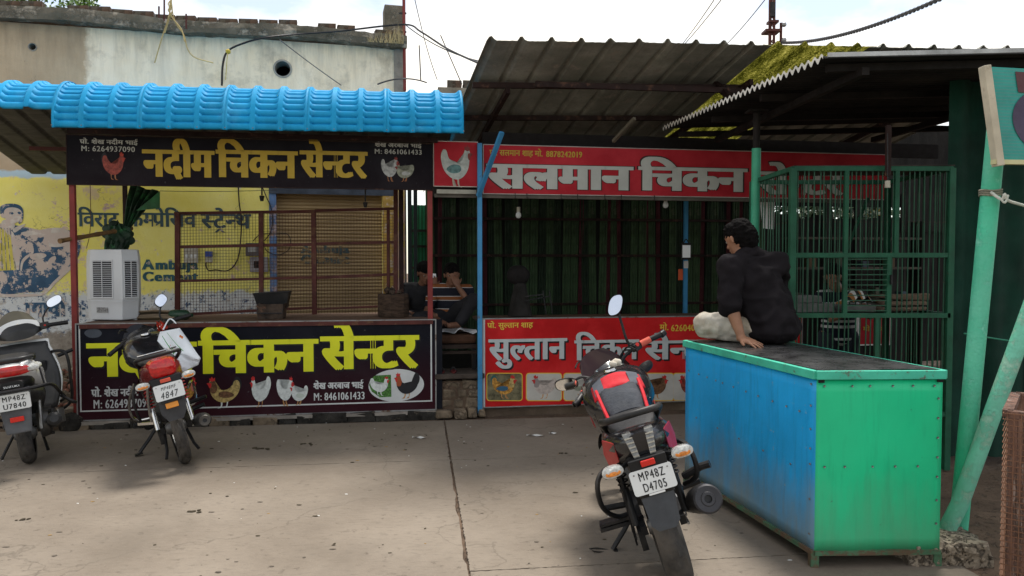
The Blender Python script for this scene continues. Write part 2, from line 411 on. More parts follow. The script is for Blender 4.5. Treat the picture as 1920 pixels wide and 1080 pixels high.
# ------------------------------------------------------------------ old painted building
wall = thing('painted_shop_building', 'old flat roofed shop with peeling yellow cement advertisement and rolling shutter', 'building', WF.o, (0, 0, R(WF.deg)))
sR, _ = WF.pix(757, 300); _, zbt = WF.pix(60, 318); _, zbb = WF.pix(60, 333); _, zyb = WF.pix(300, 548); s160, _ = WF.pix(162, 150)
_, zbase = WF.pix(130, 640); zTOP = WF.pix(400, 68)[1]
_, ztl = WF.pix(200, 54)
def wall_material():
    m = bpy.data.materials.new('painted_plaster'); m.use_nodes = True; n = m.node_tree.nodes; l = m.node_tree.links; p = n['Principled BSDF']
    tc = n.new('ShaderNodeTexCoord'); sp = n.new('ShaderNodeSeparateXYZ'); l.new(tc.outputs['Object'], sp.inputs[0])
    def noise(sc, det=8, rg=.65, off=0, st=(1, 1, 1)):
        mp = n.new('ShaderNodeMapping'); mp.inputs['Location'].default_value = (off, off, off*.5); mp.inputs['Scale'].default_value = st; l.new(tc.outputs['Object'], mp.inputs['Vector'])
        t = n.new('ShaderNodeTexNoise'); t.inputs['Scale'].default_value = sc; t.inputs['Detail'].default_value = det; t.inputs['Roughness'].default_value = rg; l.new(mp.outputs[0], t.inputs['Vector']); return t.outputs['Fac']
    def mr(v, a, b, c=0, d=1):
        t = n.new('ShaderNodeMapRange'); t.inputs['From Min'].default_value = a; t.inputs['From Max'].default_value = b; t.inputs['To Min'].default_value = c; t.inputs['To Max'].default_value = d; l.new(v, t.inputs['Value']); return t.outputs[0]
    def mth(op, a, b):
        t = n.new('ShaderNodeMath'); t.operation = op
        for i, q in enumerate((a, b)):
            if hasattr(q, 'links'): l.new(q, t.inputs[i])
            else: t.inputs[i].default_value = q
        return t.outputs[0]
    def mix(f, a, b):
        t = n.new('ShaderNodeMix'); t.data_type = 'RGBA'
        for k, q in (('Factor', f), ('A', a), ('B', b)):
            if hasattr(q, 'links'): l.new(q, t.inputs[k])
            else: t.inputs[k].default_value = (*q, 1)
        return t.outputs['Result']
    x, z = sp.outputs['X'], sp.outputs['Z']
    wob = mr(noise(3.2), 0, 1, -.09, .09); zw = mth('ADD', z, wob); xw = mth('ADD', x, mr(noise(5, off=4), 0, 1, -.12, .12))
    wob2 = mr(noise(7, 10, .75, off=1), 0, 1, -.26, .26); zw2 = mth('ADD', z, wob2)
    blot = mr(noise(1.6, off=9), .35, .65)
    left = mix(blot, (.42, .315, .205), (.52, .405, .275)); right = mix(blot, (.90, .75, .53), (.95, .84, .66))
    right = mix(mr(noise(2.6, 9, .7, off=21), .5, .68, 0, .7), right, (.46, .39, .29))
    up = mix(mr(xw, s160-.03, s160+.03), left, right)
    # rain streaks and black mould below the slab
    stv = mth('MULTIPLY', mr(noise(2.2, 6, .7, off=31, st=(4, 1, .5)), .42, .68), mr(z, ztl-1.0, ztl+.1))
    up = mix(mth('MULTIPLY', stv, .45), up, (.13, .115, .09))
    yel = mix(blot, (.86, .76, .16), (.90, .83, .28))
    yel = mix(mr(noise(3.6, 12, .78, off=14), .60, .63), yel, (.62, .46, .42))
    yel = mix(mth('MULTIPLY', mr(noise(2.0, 12, .8, off=27), .54, .57), mr(x, 1.6, .6)), yel, (.66, .50, .44))
    yel = mix(mr(noise(4.4, 12, .8, off=18), .62, .64), yel, (.70, .66, .60))
    low = mix(mr(noise(6, 12, .8, off=40), .40, .47), (.45, .40, .34), (.66, .68, .68))
    low = mix(mr(noise(11, 12, .8, off=44), .535, .56), low, (.07, .12, .21))
    base = mix(mr(noise(5, 12, .8, off=50), .4, .6), (.20, .165, .13), (.40, .355, .30))
    c = mix(mr(zw2, zyb-.02, zyb+.03), low, yel)
    c = mix(mr(zw2, zbase+.08, zbase+.14), base, c)
    c = mix(mr(zw, zbb-.012, zbb+.012), c, (.46, .60, .68))
    c = mix(mr(zw, zbt-.012, zbt+.012), c, up)
    # cracks
    v = n.new('ShaderNodeTexVoronoi'); v.feature = 'DISTANCE_TO_EDGE'; v.inputs['Scale'].default_value = 1.3
    mp = n.new('ShaderNodeMapping'); l.new(tc.outputs['Object'], mp.inputs['Vector'])
    va = n.new('ShaderNodeVectorMath'); va.operation = 'ADD'; l.new(tc.outputs['Object'], va.inputs[0])
    nn = n.new('ShaderNodeTexNoise'); nn.inputs['Scale'].default_value = 3; nn.inputs['Detail'].default_value = 6; l.new(tc.outputs['Object'], nn.inputs['Vector']); l.new(nn.outputs['Color'], va.inputs[1]); l.new(va.outputs[0], v.inputs['Vector'])
    crk = mth('MULTIPLY', mr(v.outputs['Distance'], .0, .012, 1, 0), mr(noise(1.1, off=60), .57, .62))
    c = mix(mth('MULTIPLY', crk, .7), c, (.1, .08, .06))
    l.new(c, p.inputs['Base Color']); p.inputs['Roughness'].default_value = .93; p.inputs['Specular IOR Level'].default_value = .2
    b = n.new('ShaderNodeBump'); b.inputs['Strength'].default_value = .45; b.inputs['Distance'].default_value = .015
    l.new(mth('ADD', noise(14, 8, .7, off=2), mth('MULTIPLY', noise(60, 4, .6), .4)), b.inputs['Height']); l.new(b.outputs[0], p.inputs['Normal'])
    return m
WALLM = wall_material()
# solid wall with real openings: shutter bay and two spouts
zs1 = WF.pix(610, 352)[1]; sA, sB = WF.pix(518, 400)[0], WF.pix(717, 400)[0]
b = MB(); b.fbox(WF, -5, sR, 0, .3, -.05, ztl); wo = b.build('wall', WALLM, wall)
cut = MB(); cut.fbox(WF, sA, sB, -.1, .5, .25, zs1)
hc = []
for px, py, r in ((530, 129, 16), (61, 88, 7)):
    s, z = WF.pix(px, py); rr = r*(WF.w(s, 0, z).y)/FPX; hc.append((s, z, rr)); i0 = len(cut.v)
    cut.lathe([(-.2, 0.0001), (-.2, rr), (.6, rr), (.6, .0001)], (0, 0, 0), 'Y', 24)
    M = Matrix.Translation(WF.w(s, 0, z))@Matrix.Rotation(R(WF.deg), 4, 'Z')
    for i in range(i0, len(cut.v)): cut.v[i] = M@cut.v[i]
co = cut.build('cutter', DARK); mo = wo.modifiers.new('b', 'BOOLEAN'); mo.object = co; mo.operation = 'DIFFERENCE'; mo.solver = 'EXACT'
wo2 = wo
co.parent = None
bpy.context.view_layer.update()
# the cutter is in world space, the wall in its root's space
co.matrix_world = Matrix.Identity(4); bpy.context.view_layer.update()
nm = bpy.data.meshes.new_from_object(wo.evaluated_get(bpy.context.evaluated_depsgraph_get()))
wo.modifiers.clear(); wo.data = nm; wo.data.materials.clear(); wo.data.materials.append(WALLM); bpy.data.objects.remove(co)
for (s, z, rr), nmz in zip(hc, ('spout_ring', 'spout_ring')):
    M = Matrix.Translation(WF.w(s, 0, z))@Matrix.Rotation(R(WF.deg), 4, 'Z')
    b = MB(); b.lathe([(-.010, rr*.86), (-.010, rr*1.06), (.25, rr*1.0), (.25, rr*.86)], axis='Y', n=28, closed=True); b.xf(M)
    b.build('spout_pipe', mat('cement_pipe', (.33, .31, .27), .9, bump=.5, var=.2), wall, smooth=True)
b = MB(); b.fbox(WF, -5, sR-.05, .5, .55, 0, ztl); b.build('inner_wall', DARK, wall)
# roof slab, with a ragged edge, and the remnants of a brick parapet
SLAB = mat('mouldy_concrete', (.17, .15, .115), .95, var=.3, scale=3, bump=1, bscale=24, wear=(.33, .29, .23), wthr=.55, wscale=5, dust=(.07, .065, .045), dthr=.55, dscale=3)
b = MB(); n = 110; ov = .20
def slabpt(u, v):
    s = -5+(sR+5+.03)*u; k = v
    prof = [(.0, ztl), (-ov, ztl-.012), (-ov-.01, ztl+.06), (-ov+.01, ztl+.135), (.1, ztl+.15), (1.2, ztl+.15)][int(round(k*5))]
    rr = random.Random(int(u*n)*7+int(round(k*5))); return WF.w(s, prof[0]+rr.uniform(-.008, .008), prof[1]+rr.uniform(-.008, .010)+.02*math.sin(s*2.3))
b.grid(slabpt, n, 5); b.build('roof_slab', SLAB, wall)
BR = mat('old_brick', (.105, .068, .048), .95, var=.35, bump=1, bscale=40, wear=(.10, .085, .065), wthr=.5, wscale=9)
bm_ = MB(); bm_.box((0, 0, 0), (.22, .12, .06), jit=.006); bo = bm_.build('brick', BR, wall, local=True); first = bo
rb = random.Random(5); s = -3.4; k = 0
while s < sR-.1:
    gap = 3.35 < s < 3.55 or 1.8 < s < 1.95
    if not gap and rb.random() < .96:
        z = ztl+.175+.02*math.sin(s*2.3)+rb.uniform(-.004, .004)
        o = first if k == 0 else share('brick', first.data, wall)
        o.location = (s, -.07+rb.uniform(-.02, .02), z); o.rotation_euler = (rb.uniform(-.03, .03), rb.uniform(-.03, .03), rb.uniform(-.08, .08)); k += 1
    s += .236
# upright stub at the right end and plastered return
s0 = WF.pix(721, 60)[0]; s1 = WF.pix(757, 60)[0]; zt = WF.pix(740, 10)[1]
b = MB(); b.box((0, 0, 0), (1, 1, 1)); b = MB(); b.fbox(WF, s0, s1, -.02, .3, ztl+.14, zt); b.build('stub_pillar', SLAB, wall, bevel=.012)
b = MB(); b.fbox(WF, s1-.13, s1+.02, -.03, 0.0, 1.0, ztl-.01); b.build('corner_render', mat('grey_render', (.30, .27, .23), .95, bump=.8, var=.3), wall)
# shutter, slat by slat
SHM = mat('shutter_slat', (.44, .32, .165), .5, var=.22, scale=3, wear=(.20, .11, .06), wthr=.6, wscale=5, stretch=(.25, 1, 4))
p = .046; b = MB(); b.grid(lambda u, v: Vector((u*(sB-sA), .11-.016*math.sin(math.pi*v), v*p)), 1, 6)
b.grid(lambda u, v: Vector((u*(sB-sA), .112+.003*v, p-.002+.003*v)), 1, 1); sl = b.build('shutter_slat', SHM, wall, local=True, smooth=True)
z = .25; k = 0
while z < zs1:
    o = sl if k == 0 else share('shutter_slat', sl.data, wall); o.location = (sA, 0, z); z += p; k += 1
BLF = mat('blue_trim_paint', (.12, .22, .42), .8, var=.25, wear=(.5, .38, .36), wthr=.53, wscale=7)
b = MB(); b.fbox(WF, sA-.085, sA, -.02, .1, .3, zs1+.05); b.build('door_frame', BLF, wall)
b = MB(); b.fbox(WF, sA-.085, sB+.22, -.035, -.022, zs1-.09, zs1+.25); b.build('door_lintel', mat('dark_blue_lintel', (.06, .075, .10), .8, var=.3), wall)
b = MB(); b.fbox(WF, sB+.002, WF.pix(741, 400)[0], -.03, .1, .25, zs1-.092); b.build('pillar', mat('yellow_pillar', (.55, .36, .09), .85, var=.2, wear=(.6, .5, .42), wthr=.56), wall)
b = MB(); b.fbox(WF, WF.pix(742, 400)[0], WF.pix(758, 400)[0], -.05, .28, 0.0, zs1+.1); b.build('pillar', mat('pink_pillar', (.62, .42, .36), .85, var=.15, wear=(.6, .45, .15), wthr=.5, wscale=4), wall)
# paint on the wall
def worn(name, col, thr=.60, sc=9): return mat(name, col, .9, var=.2, scale=6, wear=(.60, .50, .44), wthr=thr, wscale=sc, wsoft=.015, bump=.2, spec=.2)
INK = worn('worn_dark_ink', (.07, .12, .14), .62); NAVY = worn('worn_navy_paint', (.06, .12, .20), .515, 7); CREAM = worn('worn_cream_paint', (.66, .60, .54), .49, 8)
SKYB = mat('pale_blue_ink', (.30, .42, .52), .9, var=.2); YELP = worn('worn_yellow_paint', (.64, .55, .12), .57)
D0 = -.004
put_text('lettering', "ि व र ा ट", WF, D0, 147, 222, 399, 424, INK, wall, off=.014, fat=.022)
put_text('lettering', "क म् प* े ि स व", WF, D0, 238, 368, 399, 424, INK, wall, off=.014, fat=.022)
put_text('lettering', "स् ट^ े न् थ", WF, D0, 378, 470, 401, 427, INK, wall, off=.014, fat=.022)
AMB = worn('worn_teal_ink', (.05, .13, .16), .60)
def latin(words, x0, x1, y0, y1, m, par, fr, d, off=.022, fat=.045): return put_text('lettering', ' '.join(words), fr, d, x0, x1, y0, y1, m, par, off=off, fat=fat, track=.07, cap=True)
latin('Ambuja', 268, 374, 487, 505, AMB, wall, WF, D0); latin('Cement', 268, 374, 510, 527, AMB, wall, WF, D0)
SHI = mat('shutter_ink', (.06, .11, .12), .7, var=.3, wear=(.33, .225, .10), wthr=.52, wscale=12)
latin('Ambuja', 565, 657, 460, 474, SHI, wall, WF, .092); latin('Cement', 565, 657, 478, 494, SHI, wall, WF, .092)
put_text('lettering', "ा ग ा व ी", WF, D0, 47, 124, 568, 594, NAVY, wall, off=.012, fat=.04)
put_text('lettering', "8 :", WF, D0, 137, 162, 568, 594, NAVY, wall, off=.0, fat=.05, cap=True)
def blob(nm, pts, m, lift=.001): return put_poly(nm, smooth_poly(pts, 4), WF, D0, m, wall, lift)
blob('mural_arm', [(-60, 450), (-20, 420), (40, 424), (90, 434), (125, 430), (148, 446), (150, 470), (136, 500), (104, 524), (92, 542), (60, 548), (-60, 546)], NAVY)
blob('mural_shoulder', [(40, 436), (70, 432), (100, 427), (126, 430), (134, 445), (130, 458), (112, 463), (92, 462), (80, 455), (82, 444), (64, 440), (50, 444)], CREAM, .002)
blob('mural_hand', [(56, 481), (66, 475), (82, 475), (87, 480), (76, 486), (62, 487)], CREAM, .002)
blob('mural_hand', [(88, 494), (94, 484), (103, 480), (105, 486), (98, 494), (90, 497)], CREAM, .002)
blob('mural_outline', [(38, 506), (40, 490), (48, 480), (58, 474), (59, 462), (62, 461), (63, 474), (53, 483), (44, 493), (41, 507)], CREAM, .002)
blob('mural_outline', [(-60, 552), (60, 551), (84, 546), (100, 528), (132, 498), (140, 480), (144, 482), (138, 500), (106, 530), (86, 550), (60, 556), (-60, 557)], CREAM, .002)
put_poly('mural_column', [(0, 428), (18, 428), (30, 506), (-8, 508), (-30, 508)], WF, D0, YELP, wall, .002)
put_poly('mural_column', [(19, 430), (25, 436), (38, 470), (36, 506), (31, 506)], WF, D0, CREAM, wall, .002)
for q in range(4): put_poly('mural_stripe', [(2+q*5.5, 428), (3.2+q*5.5, 428), (5+q*8, 506), (3.6+q*8, 506)], WF, D0, NAVY, wall, .003)
blob('mural_neck', [(2, 420), (8, 412), (24, 414), (28, 424), (20, 432), (6, 430)], CREAM, .002)
blob('mural_hair', [(0, 395), (2, 386), (14, 382), (32, 383), (42, 390), (44, 402), (42, 414), (36, 420), (30, 412), (4, 408)], NAVY, .002)
blob('mural_face', [(8, 396), (14, 390), (26, 389), (36, 392), (41, 398), (40, 408), (34, 416), (24, 419), (14, 415), (9, 406)], CREAM, .003)
for q in ([(16, 399), (21, 397), (26, 400), (21, 403)], [(33, 398), (37, 397), (40, 400), (36, 402)]): blob('mural_eye', q, NAVY, .004)
blob('mural_mouth', [(24, 411), (30, 409), (34, 409), (30, 412)], NAVY, .004); blob('mural_collar', [(24, 430), (34, 424), (48, 420), (40, 428), (28, 436)], CREAM, .003)
# ------------------------------------------------------------------ second building behind the gap, far foliage
NB = Frame(-1.2, 11.2, 9)
nb = thing('plastered_house_behind', 'low plastered house glimpsed behind the yard, between the old shop and the red canopy', 'building', NB.o, (0, 0, R(9)))
zt2 = NB.pix(820, 163)[1]
b = MB(); b.fbox(NB, 0.1, 4.6, 0, 3, 0, zt2); b.build('wall', mat('dull_plaster', (.28, .25, .2), .9, bump=.5, var=.25), nb)
b = MB(); b.box((0, 0, 0), (.22, .12, .06), jit=.008); f1 = b.build('brick', BR, nb, local=True)
rb = random.Random(9)
for k in range(12):
    o = f1 if k == 0 else share('brick', f1.data, nb); o.location = (.35+.235*(k % 7), .1+rb.uniform(-.03, .03), zt2+.03+.06*(k//7)); o.rotation_euler = (0, 0, rb.uniform(-.12, .12))
# ------------------------------------------------------------------ blue bullnose roof
BLU = mat('blue_roof_paint', (.012, .30, .59), .6, var=.12, scale=4, bump=.05, dust=(.08, .42, .72), dthr=.66, spec=.15, streak=.12)
UND = mat('sheet_underside', (.10, .098, .09), .7, var=.25, stretch=(1, 4, 1))
blueroof = thing('blue_bullnose_roof', 'blue ribbed sheet roof with rounded front edge over the left chicken stall', 'roof', FF.w(0, 0, 2.5), (0, 0, R(FF.deg)))
RP = .2385; rad = .37; dc = -.13; zc = 2.745
def bull(s0, s1, amax, lift, back=2.2, nm='roof_sheet'):
    """one roof sheet from rib to rib, crimped round the bend"""
    ns = int(round((s1-s0)/RP))*12; nc = int(amax/R(8.6)); nv = nc*6+8
    def pt(u, v):
        s = s0+(s1-s0)*u; ph = ((s-s0)/RP) % 1.0; dd = abs(ph-.0 if ph < .5 else 1-ph)*RP
        rib = max(0, min(1, (.040-dd)/.010)); jv = v*nv
        z0 = zc+lift+.013*s
        if jv <= 8:
            t = (1-jv/8); a = R(-13); d = dc+rad*math.sin(R(13))+t*back; z = z0+rad*math.cos(a)-t*back*math.tan(R(13))+.028*rib
            return FF.w(s, d, z)
        a = R(-13)+(jv-8)/(nv-8)*(amax+R(13)); k = ((jv-8) % 6)/6; cr = (-1, .5, 1, 1, .9, .4)[int((jv-8) % 6)]
        edge = 1 if .030 < dd < .048 else 0
        r = rad+.038*rib-(0 if rib > .5 else .0)+(.010*cr if rib < .05 else (.010*cr if rib < .9 else 0))+edge*.004*cr
        return FF.w(s, dc-r*math.sin(a), z0+r*math.cos(a))
    b = MB(); b.grid(pt, ns, nv); o = b.build(nm, [BLU, UND], blueroof, smooth=True, sharp=32)
    if sum(p.normal.z*p.area for p in o.data.polygons) < 0: o.data.flip_normals()
    so_ = o.modifiers.new('t', 'SOLIDIFY'); so_.thickness = .002; so_.offset = -1; so_.material_offset = 1
    return o
sr_end = FF.pix(868, 200, -.45)[0]; nr = 15; sl0 = sr_end-nr*RP; RP = (sr_end-FF.pix(104, 200, -.45)[0])/nr; sl0 = sr_end-nr*RP
for k in range(5):
    bull(sl0+3*k*RP, sl0+3*(k+1)*RP, R(99), .0015*(k % 2), 2.2 if k == 0 else 1.45)
for k in range(2): bull(sl0-RP*(6-3*k)+.03, sl0-RP*(3-3*k)+.03, R(74), -.003)
for (d, z) in ((.15, 3.03), (1.15, 2.79)):
    b = MB(); b.fbox(FF, sl0-.9 if d > .5 else sl0-.2, sr_end, d-.02, d+.02, z-.075, z-.035); b.build('purlin', RUSTP, blueroof)
b = MB(); b.fbox(FF, -.02, 3.32, -.06, -.02, 2.715, 2.76); b.build('front_beam', DKMAR, blueroof)
# screws along the ribs
b = MB()
for k in range(nr+1):
    s = sl0+k*RP
    for a in (R(96), R(30)):
        b.ball(FF.w(s, dc-(rad+.036)*math.sin(a), zc+.013*s+(rad+.036)*math.cos(a)), .007, 1)
b.build('screw', STEEL, blueroof, kind='stuff')
# ------------------------------------------------------------------ tall grey canopy with mossy light sheet
GS = mat('grey_asbestos_sheet', (.30, .30, .262), .85, var=.3, scale=2.2, bump=.4, wear=(.28, .26, .22), wthr=.6, wscale=5, dust=(.16, .17, .14), dthr=.55, dscale=1.5, streak=.4)
def moss_mat():
    m = bpy.data.materials.new('mossy_light_sheet'); m.use_nodes = True; n = m.node_tree.nodes; l = m.node_tree.links; p = n['Principled BSDF']; out = n['Material Output']
    tc = n.new('ShaderNodeTexCoord')
    t = n.new('ShaderNodeTexNoise'); t.inputs['Scale'].default_value = 3.2; t.inputs['Detail'].default_value = 10; t.inputs['Roughness'].default_value = .78
    mpm = n.new('ShaderNodeMapping'); mpm.inputs['Scale'].default_value = (3.2, .7, 1); l.new(tc.outputs['Object'], mpm.inputs['Vector']); l.new(mpm.outputs[0], t.inputs['Vector'])
    t2 = n.new('ShaderNodeTexNoise'); t2.inputs['Scale'].default_value = 85; t2.inputs['Detail'].default_value = 5; l.new(tc.outputs['Object'], t2.inputs['Vector'])
    a = n.new('ShaderNodeMath'); a.operation = 'ADD'; l.new(t.outputs['Fac'], a.inputs[0]); l.new(t2.outputs['Fac'], a.inputs[1])
    cr = n.new('ShaderNodeValToRGB'); l.new(a.outputs[0], cr.inputs['Fac'])
    mrn = n.new('ShaderNodeMapRange'); mrn.inputs['From Min'].default_value = .62; mrn.inputs['From Max'].default_value = 1.32; l.new(a.outputs[0], mrn.inputs['Value']); l.new(mrn.outputs[0], cr.inputs['Fac'])
    e = cr.color_ramp.elements; e[0].position = .15; e[0].color = (.03, .04, .010, 1); e[1].position = .85; e[1].color = (.66, .62, .34, 1)
    q = e.new(.45); q.color = (.15, .155, .045, 1); q = e.new(.64); q.color = (.40, .39, .14, 1)
    tr = n.new('ShaderNodeBsdfTranslucent'); l.new(cr.outputs[0], tr.inputs['Color']); l.new(cr.outputs[0], p.inputs['Base Color']); p.inputs['Roughness'].default_value = .8
    ms = n.new('ShaderNodeMixShader'); ms.inputs[0].default_value = .25; l.new(tr.outputs[0], ms.inputs[1]); l.new(p.outputs[0], ms.inputs[2]); l.new(ms.outputs[0], out.inputs['Surface'])
    return m
MOSS = moss_mat()
canopy = thing('grey_ribbed_canopy', 'tall grey ribbed sheet canopy with one mossy see-through sheet above the red sign', 'canopy', FF.w(3.8, -1, 2.8), (0, 0, R(FF.deg)))
d0 = -1.06; RP2 = .262; sF = FF.pix(921, 80, d0)[0]; zF = FF.pix(1100, 84, d0)[1]; BK = 4.2; SL = math.tan(R(12.2))
def zroof(s, d): return zF-(d-d0)*SL+.030*(s-sF)
def ribbed(k0, k1, m, lift):
    def pt(u, v):
        kk = k0+(k1-k0)*u; s = sF+kk*RP2; ph = kk % 1.0; dd = min(ph, 1-ph)*RP2; rib = max(0, min(1, (.036-dd)/.024)); d = d0+BK*v
        dr = random.Random(int(k0*31+round(u*100))).uniform(-.002, .002)
        return FF.w(s-.085*(d-d0), d, zroof(s, d)+lift+.036*rib+(dr if v == 0 else 0))
    b = MB(); b.grid(pt, int((k1-k0)*12), 10); o = b.build('roof_sheet', m, canopy)
    q = o.modifiers.new('t', 'SOLIDIFY'); q.thickness = .004
segs = [(0, 4, GS), (4, 8, GS), (8, 9.6, GS), (9.6, 13.6, MOSS), (13.6, 18, GS), (18, 22, GS)]
for i, (a, c, m) in enumerate(segs): ribbed(a-.15, c+.15, m, .005*(i % 2))
for d, h in ((-.34, .05), (.42, .05), (1.35, .05), (2.3, .05)):
    z0 = zroof(sF, d)-.035
    b = MB(); b.hexa([FF.w(sF-.02-.085*(d-d0), d-.022, z0-h), FF.w(sF+5.6, d-.022, z0-h+.168), FF.w(sF+5.6, d+.022, z0-h+.168), FF.w(sF-.02-.085*(d-d0), d+.022, z0-h),
                      FF.w(sF-.02-.085*(d-d0), d-.022, z0), FF.w(sF+5.6, d-.022, z0+.168), FF.w(sF+5.6, d+.022, z0+.168), FF.w(sF-.02-.085*(d-d0), d+.022, z0)])
    b.build('purlin', DKMAR, canopy)
b = MB(); b.bar(at(1004, 158, 6.9), at(1470, 173, 7.5), .035, .05); b.build('loose_bar', DKMAR, canopy)
for pa, pb in (((FF.w(sF+.25, -.4, zroof(sF, -.4)-.12)), FF.w(sF+.05, 2.4, 2.66)), (FF.w(sF+2.6, -.6, zroof(sF+2.6, -.6)-.12), FF.w(sF+2.2, 2.6, 2.70)), (FF.w(sF+4.9, -.6, zroof(sF+4.9, -.6)-.12), FF.w(sF+4.5, 2.6, 2.70)), (at(1335, 150, 7.6), at(1390, 205, 7.0))):
    b = MB(); b.bar(pa, pb, .04, .06); b.build('rafter', DKMAR, canopy)
b = MB(); b.bar(at(1150, 265, 7.6), at(1190, 222, 7.3), .03, .03); b.build('light_strip', mat('weathered_batten', (.13, .115, .085), .8, var=.2), canopy)
# ------------------------------------------------------------------ dark corrugated canopy at the right
CS = mat('near_black_corrugated_sheet', (.011, .010, .010), .85, var=.4, scale=3, bump=.3, dust=(.022, .02, .017), dthr=.6, dscale=2)  # sheet colour kept close to black, with slight random variation
BSTL = mat('near_black_steel', (.012, .009, .008), .85, var=.4)  # steel members in an overall colour close to black
c3 = thing('dark_corrugated_canopy', 'low soot dark corrugated sheet canopy over the green cages at the right', 'canopy', (3, 5.5, 2.6))
PL0 = Vector((2.01, 4.86, 2.868)); PL1 = Vector((1.56, 7.75, 2.93)); WCOR = 37
def cor(u, v, n0=0, n1=1, dz=0):
    t = n0+(n1-n0)*v; a = PL0.lerp(PL1, t); x = a+Vector((4.2*u, .0, .10*u+.012*math.sin(t*WCOR*2*math.pi)+dz))
    return x
for k in range(4):
    b = MB(); a0, a1 = k/4-.006, (k+1)/4+.006
    b.grid(lambda u, v: cor(u, v, a0, a1, .003*(k % 2)), 8, int((a1-a0)*WCOR*8)); o = b.build('roof_sheet', CS, c3, smooth=True); q = o.modifiers.new('t', 'SOLIDIFY'); q.thickness = .0015
def lip(u, v):
    t = u; a = PL0.lerp(PL1, t)-Vector((.006, 0, 0)); s_ = math.sin(t*WCOR*2*math.pi)
    return a+Vector((0, 0, .014+.012*s_-v*(.020+.008*(1-s_)*.9)))
b = MB(); b.grid(lip, WCOR*8, 1); b.build('edge_highlight', mat('edge_highlight_white', (.72, .70, .64), .5, var=.2), c3)  # added pale lip; its bright colour stands in for light caught on the edge
b = MB(); b.bar(PL0+Vector((.02, -.01, .012)), PL0+Vector((4.2, -.01, .112)), .012, .028); b.build('front_trim', mat('weathered_zinc', (.40, .40, .40), .5, metal=.3, var=.25), c3)
for y in (5.0, 5.9, 6.8, 7.6):
    t = (y-4.86)/2.89; x = PL0.lerp(PL1, t).x
    b = MB(); b.bar((x+.1, y, 2.83+.01*t), (6.1, y, 2.93), .05, .05); b.build('purlin', BSTL, c3)
for x in (2.3, 3.9):
    b = MB(); b.bar((x, 4.9, 2.79), (x-.2, 7.7, 2.80), .05, .05); b.build('rafter', BSTL, c3)
# ------------------------------------------------------------------ rear wall of painted strips behind the red stalls
BK2 = 2.7; rear = thing('striped_back_wall', 'dark back wall of green and maroon painted sheet strips inside the red stalls', 'wall', FF.w(4, BK2, 0), (0, 0, R(FF.deg)))
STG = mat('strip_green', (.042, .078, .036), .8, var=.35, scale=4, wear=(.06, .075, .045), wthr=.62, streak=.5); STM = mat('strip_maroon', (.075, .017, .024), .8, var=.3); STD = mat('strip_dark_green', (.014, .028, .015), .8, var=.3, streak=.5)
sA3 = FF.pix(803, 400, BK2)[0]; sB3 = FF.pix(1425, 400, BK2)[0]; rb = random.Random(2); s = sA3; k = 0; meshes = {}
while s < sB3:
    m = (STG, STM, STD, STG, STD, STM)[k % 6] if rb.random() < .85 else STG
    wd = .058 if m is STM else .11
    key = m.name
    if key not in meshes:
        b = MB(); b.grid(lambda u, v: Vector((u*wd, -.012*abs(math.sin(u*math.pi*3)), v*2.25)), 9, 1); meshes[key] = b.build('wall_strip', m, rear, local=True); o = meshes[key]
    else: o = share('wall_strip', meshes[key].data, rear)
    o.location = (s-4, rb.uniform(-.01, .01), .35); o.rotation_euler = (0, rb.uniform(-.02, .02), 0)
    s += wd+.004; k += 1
for z in (.95, 1.62, 2.12): b = MB(); b.fbox(FF, sA3, sB3, BK2-.05, BK2-.02, z, z+.035); b.build('rail', DKMAR, rear)
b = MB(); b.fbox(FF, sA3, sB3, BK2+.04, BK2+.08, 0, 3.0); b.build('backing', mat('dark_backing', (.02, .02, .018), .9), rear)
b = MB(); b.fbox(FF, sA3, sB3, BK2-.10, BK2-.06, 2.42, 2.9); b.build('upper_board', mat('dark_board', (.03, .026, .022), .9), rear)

b = MB(); b.fbox(FF, FF.pix(905, 260, .2)[0], FF.pix(1760, 260, .2)[0], .2, .23, 2.72, 2.875); b.build('shade_strip', mat('black_shade', (.012, .010, .010), .9), rear)  # added dark strip standing in for the shade above the long red sign
# ------------------------------------------------------------------ the shop signs
def scuffed(name, col, wear=(.16, .16, .17), thr=.68): return mat(name, col, .6, var=.12, scale=2, bump=.04, wear=wear, wthr=thr, wscale=22, wsoft=.03, dust=tuple(min(1, c*1.25+.01) for c in col), dthr=.55, spec=.08)
NAVYS = scuffed('black_vinyl_print', (.010, .011, .016)); MARS = scuffed('maroon_vinyl_print', (.075, .018, .024))
REDS = scuffed('red_vinyl_print', (.50, .016, .018), (.40, .10, .10), .70); REDD = scuffed('dull_red_vinyl_print', (.36, .020, .030), (.3, .1, .1), .70)
GOLD = mat('gold_ink', (.44, .30, .03), .5, var=.08, bump=0); YEL = mat('yellow_ink', (.70, .72, .02), .45, var=.05, bump=0, wear=(.5, .5, .1), wthr=.68)
WIN = mat('white_ink', (.60, .62, .62), .5, var=.08, bump=0); SIL = mat('silver_ink', (.44, .45, .42), .5, var=.08, bump=0); SILB = mat('silver_blue_ink', (.50, .54, .55), .5, var=.08, bump=0)
KIN = mat('black_ink', (.012, .012, .014), .5, var=.05, bump=0); ORI = mat('orange_yellow_ink', (.72, .48, .06), .5, var=.06, bump=0)
RIN = mat('red_ink', (.55, .03, .03), .5, var=.1, bump=0); FEA = mat('white_feather_ink', (.66, .70, .68), .5, var=.15, scale=30, bump=0)
TAN = mat('buff_feather_ink', (.48, .35, .13), .5, var=.4, scale=40, bump=0); BKF = mat('black_feather_ink', (.02, .02, .025), .5, var=.3, bump=0)
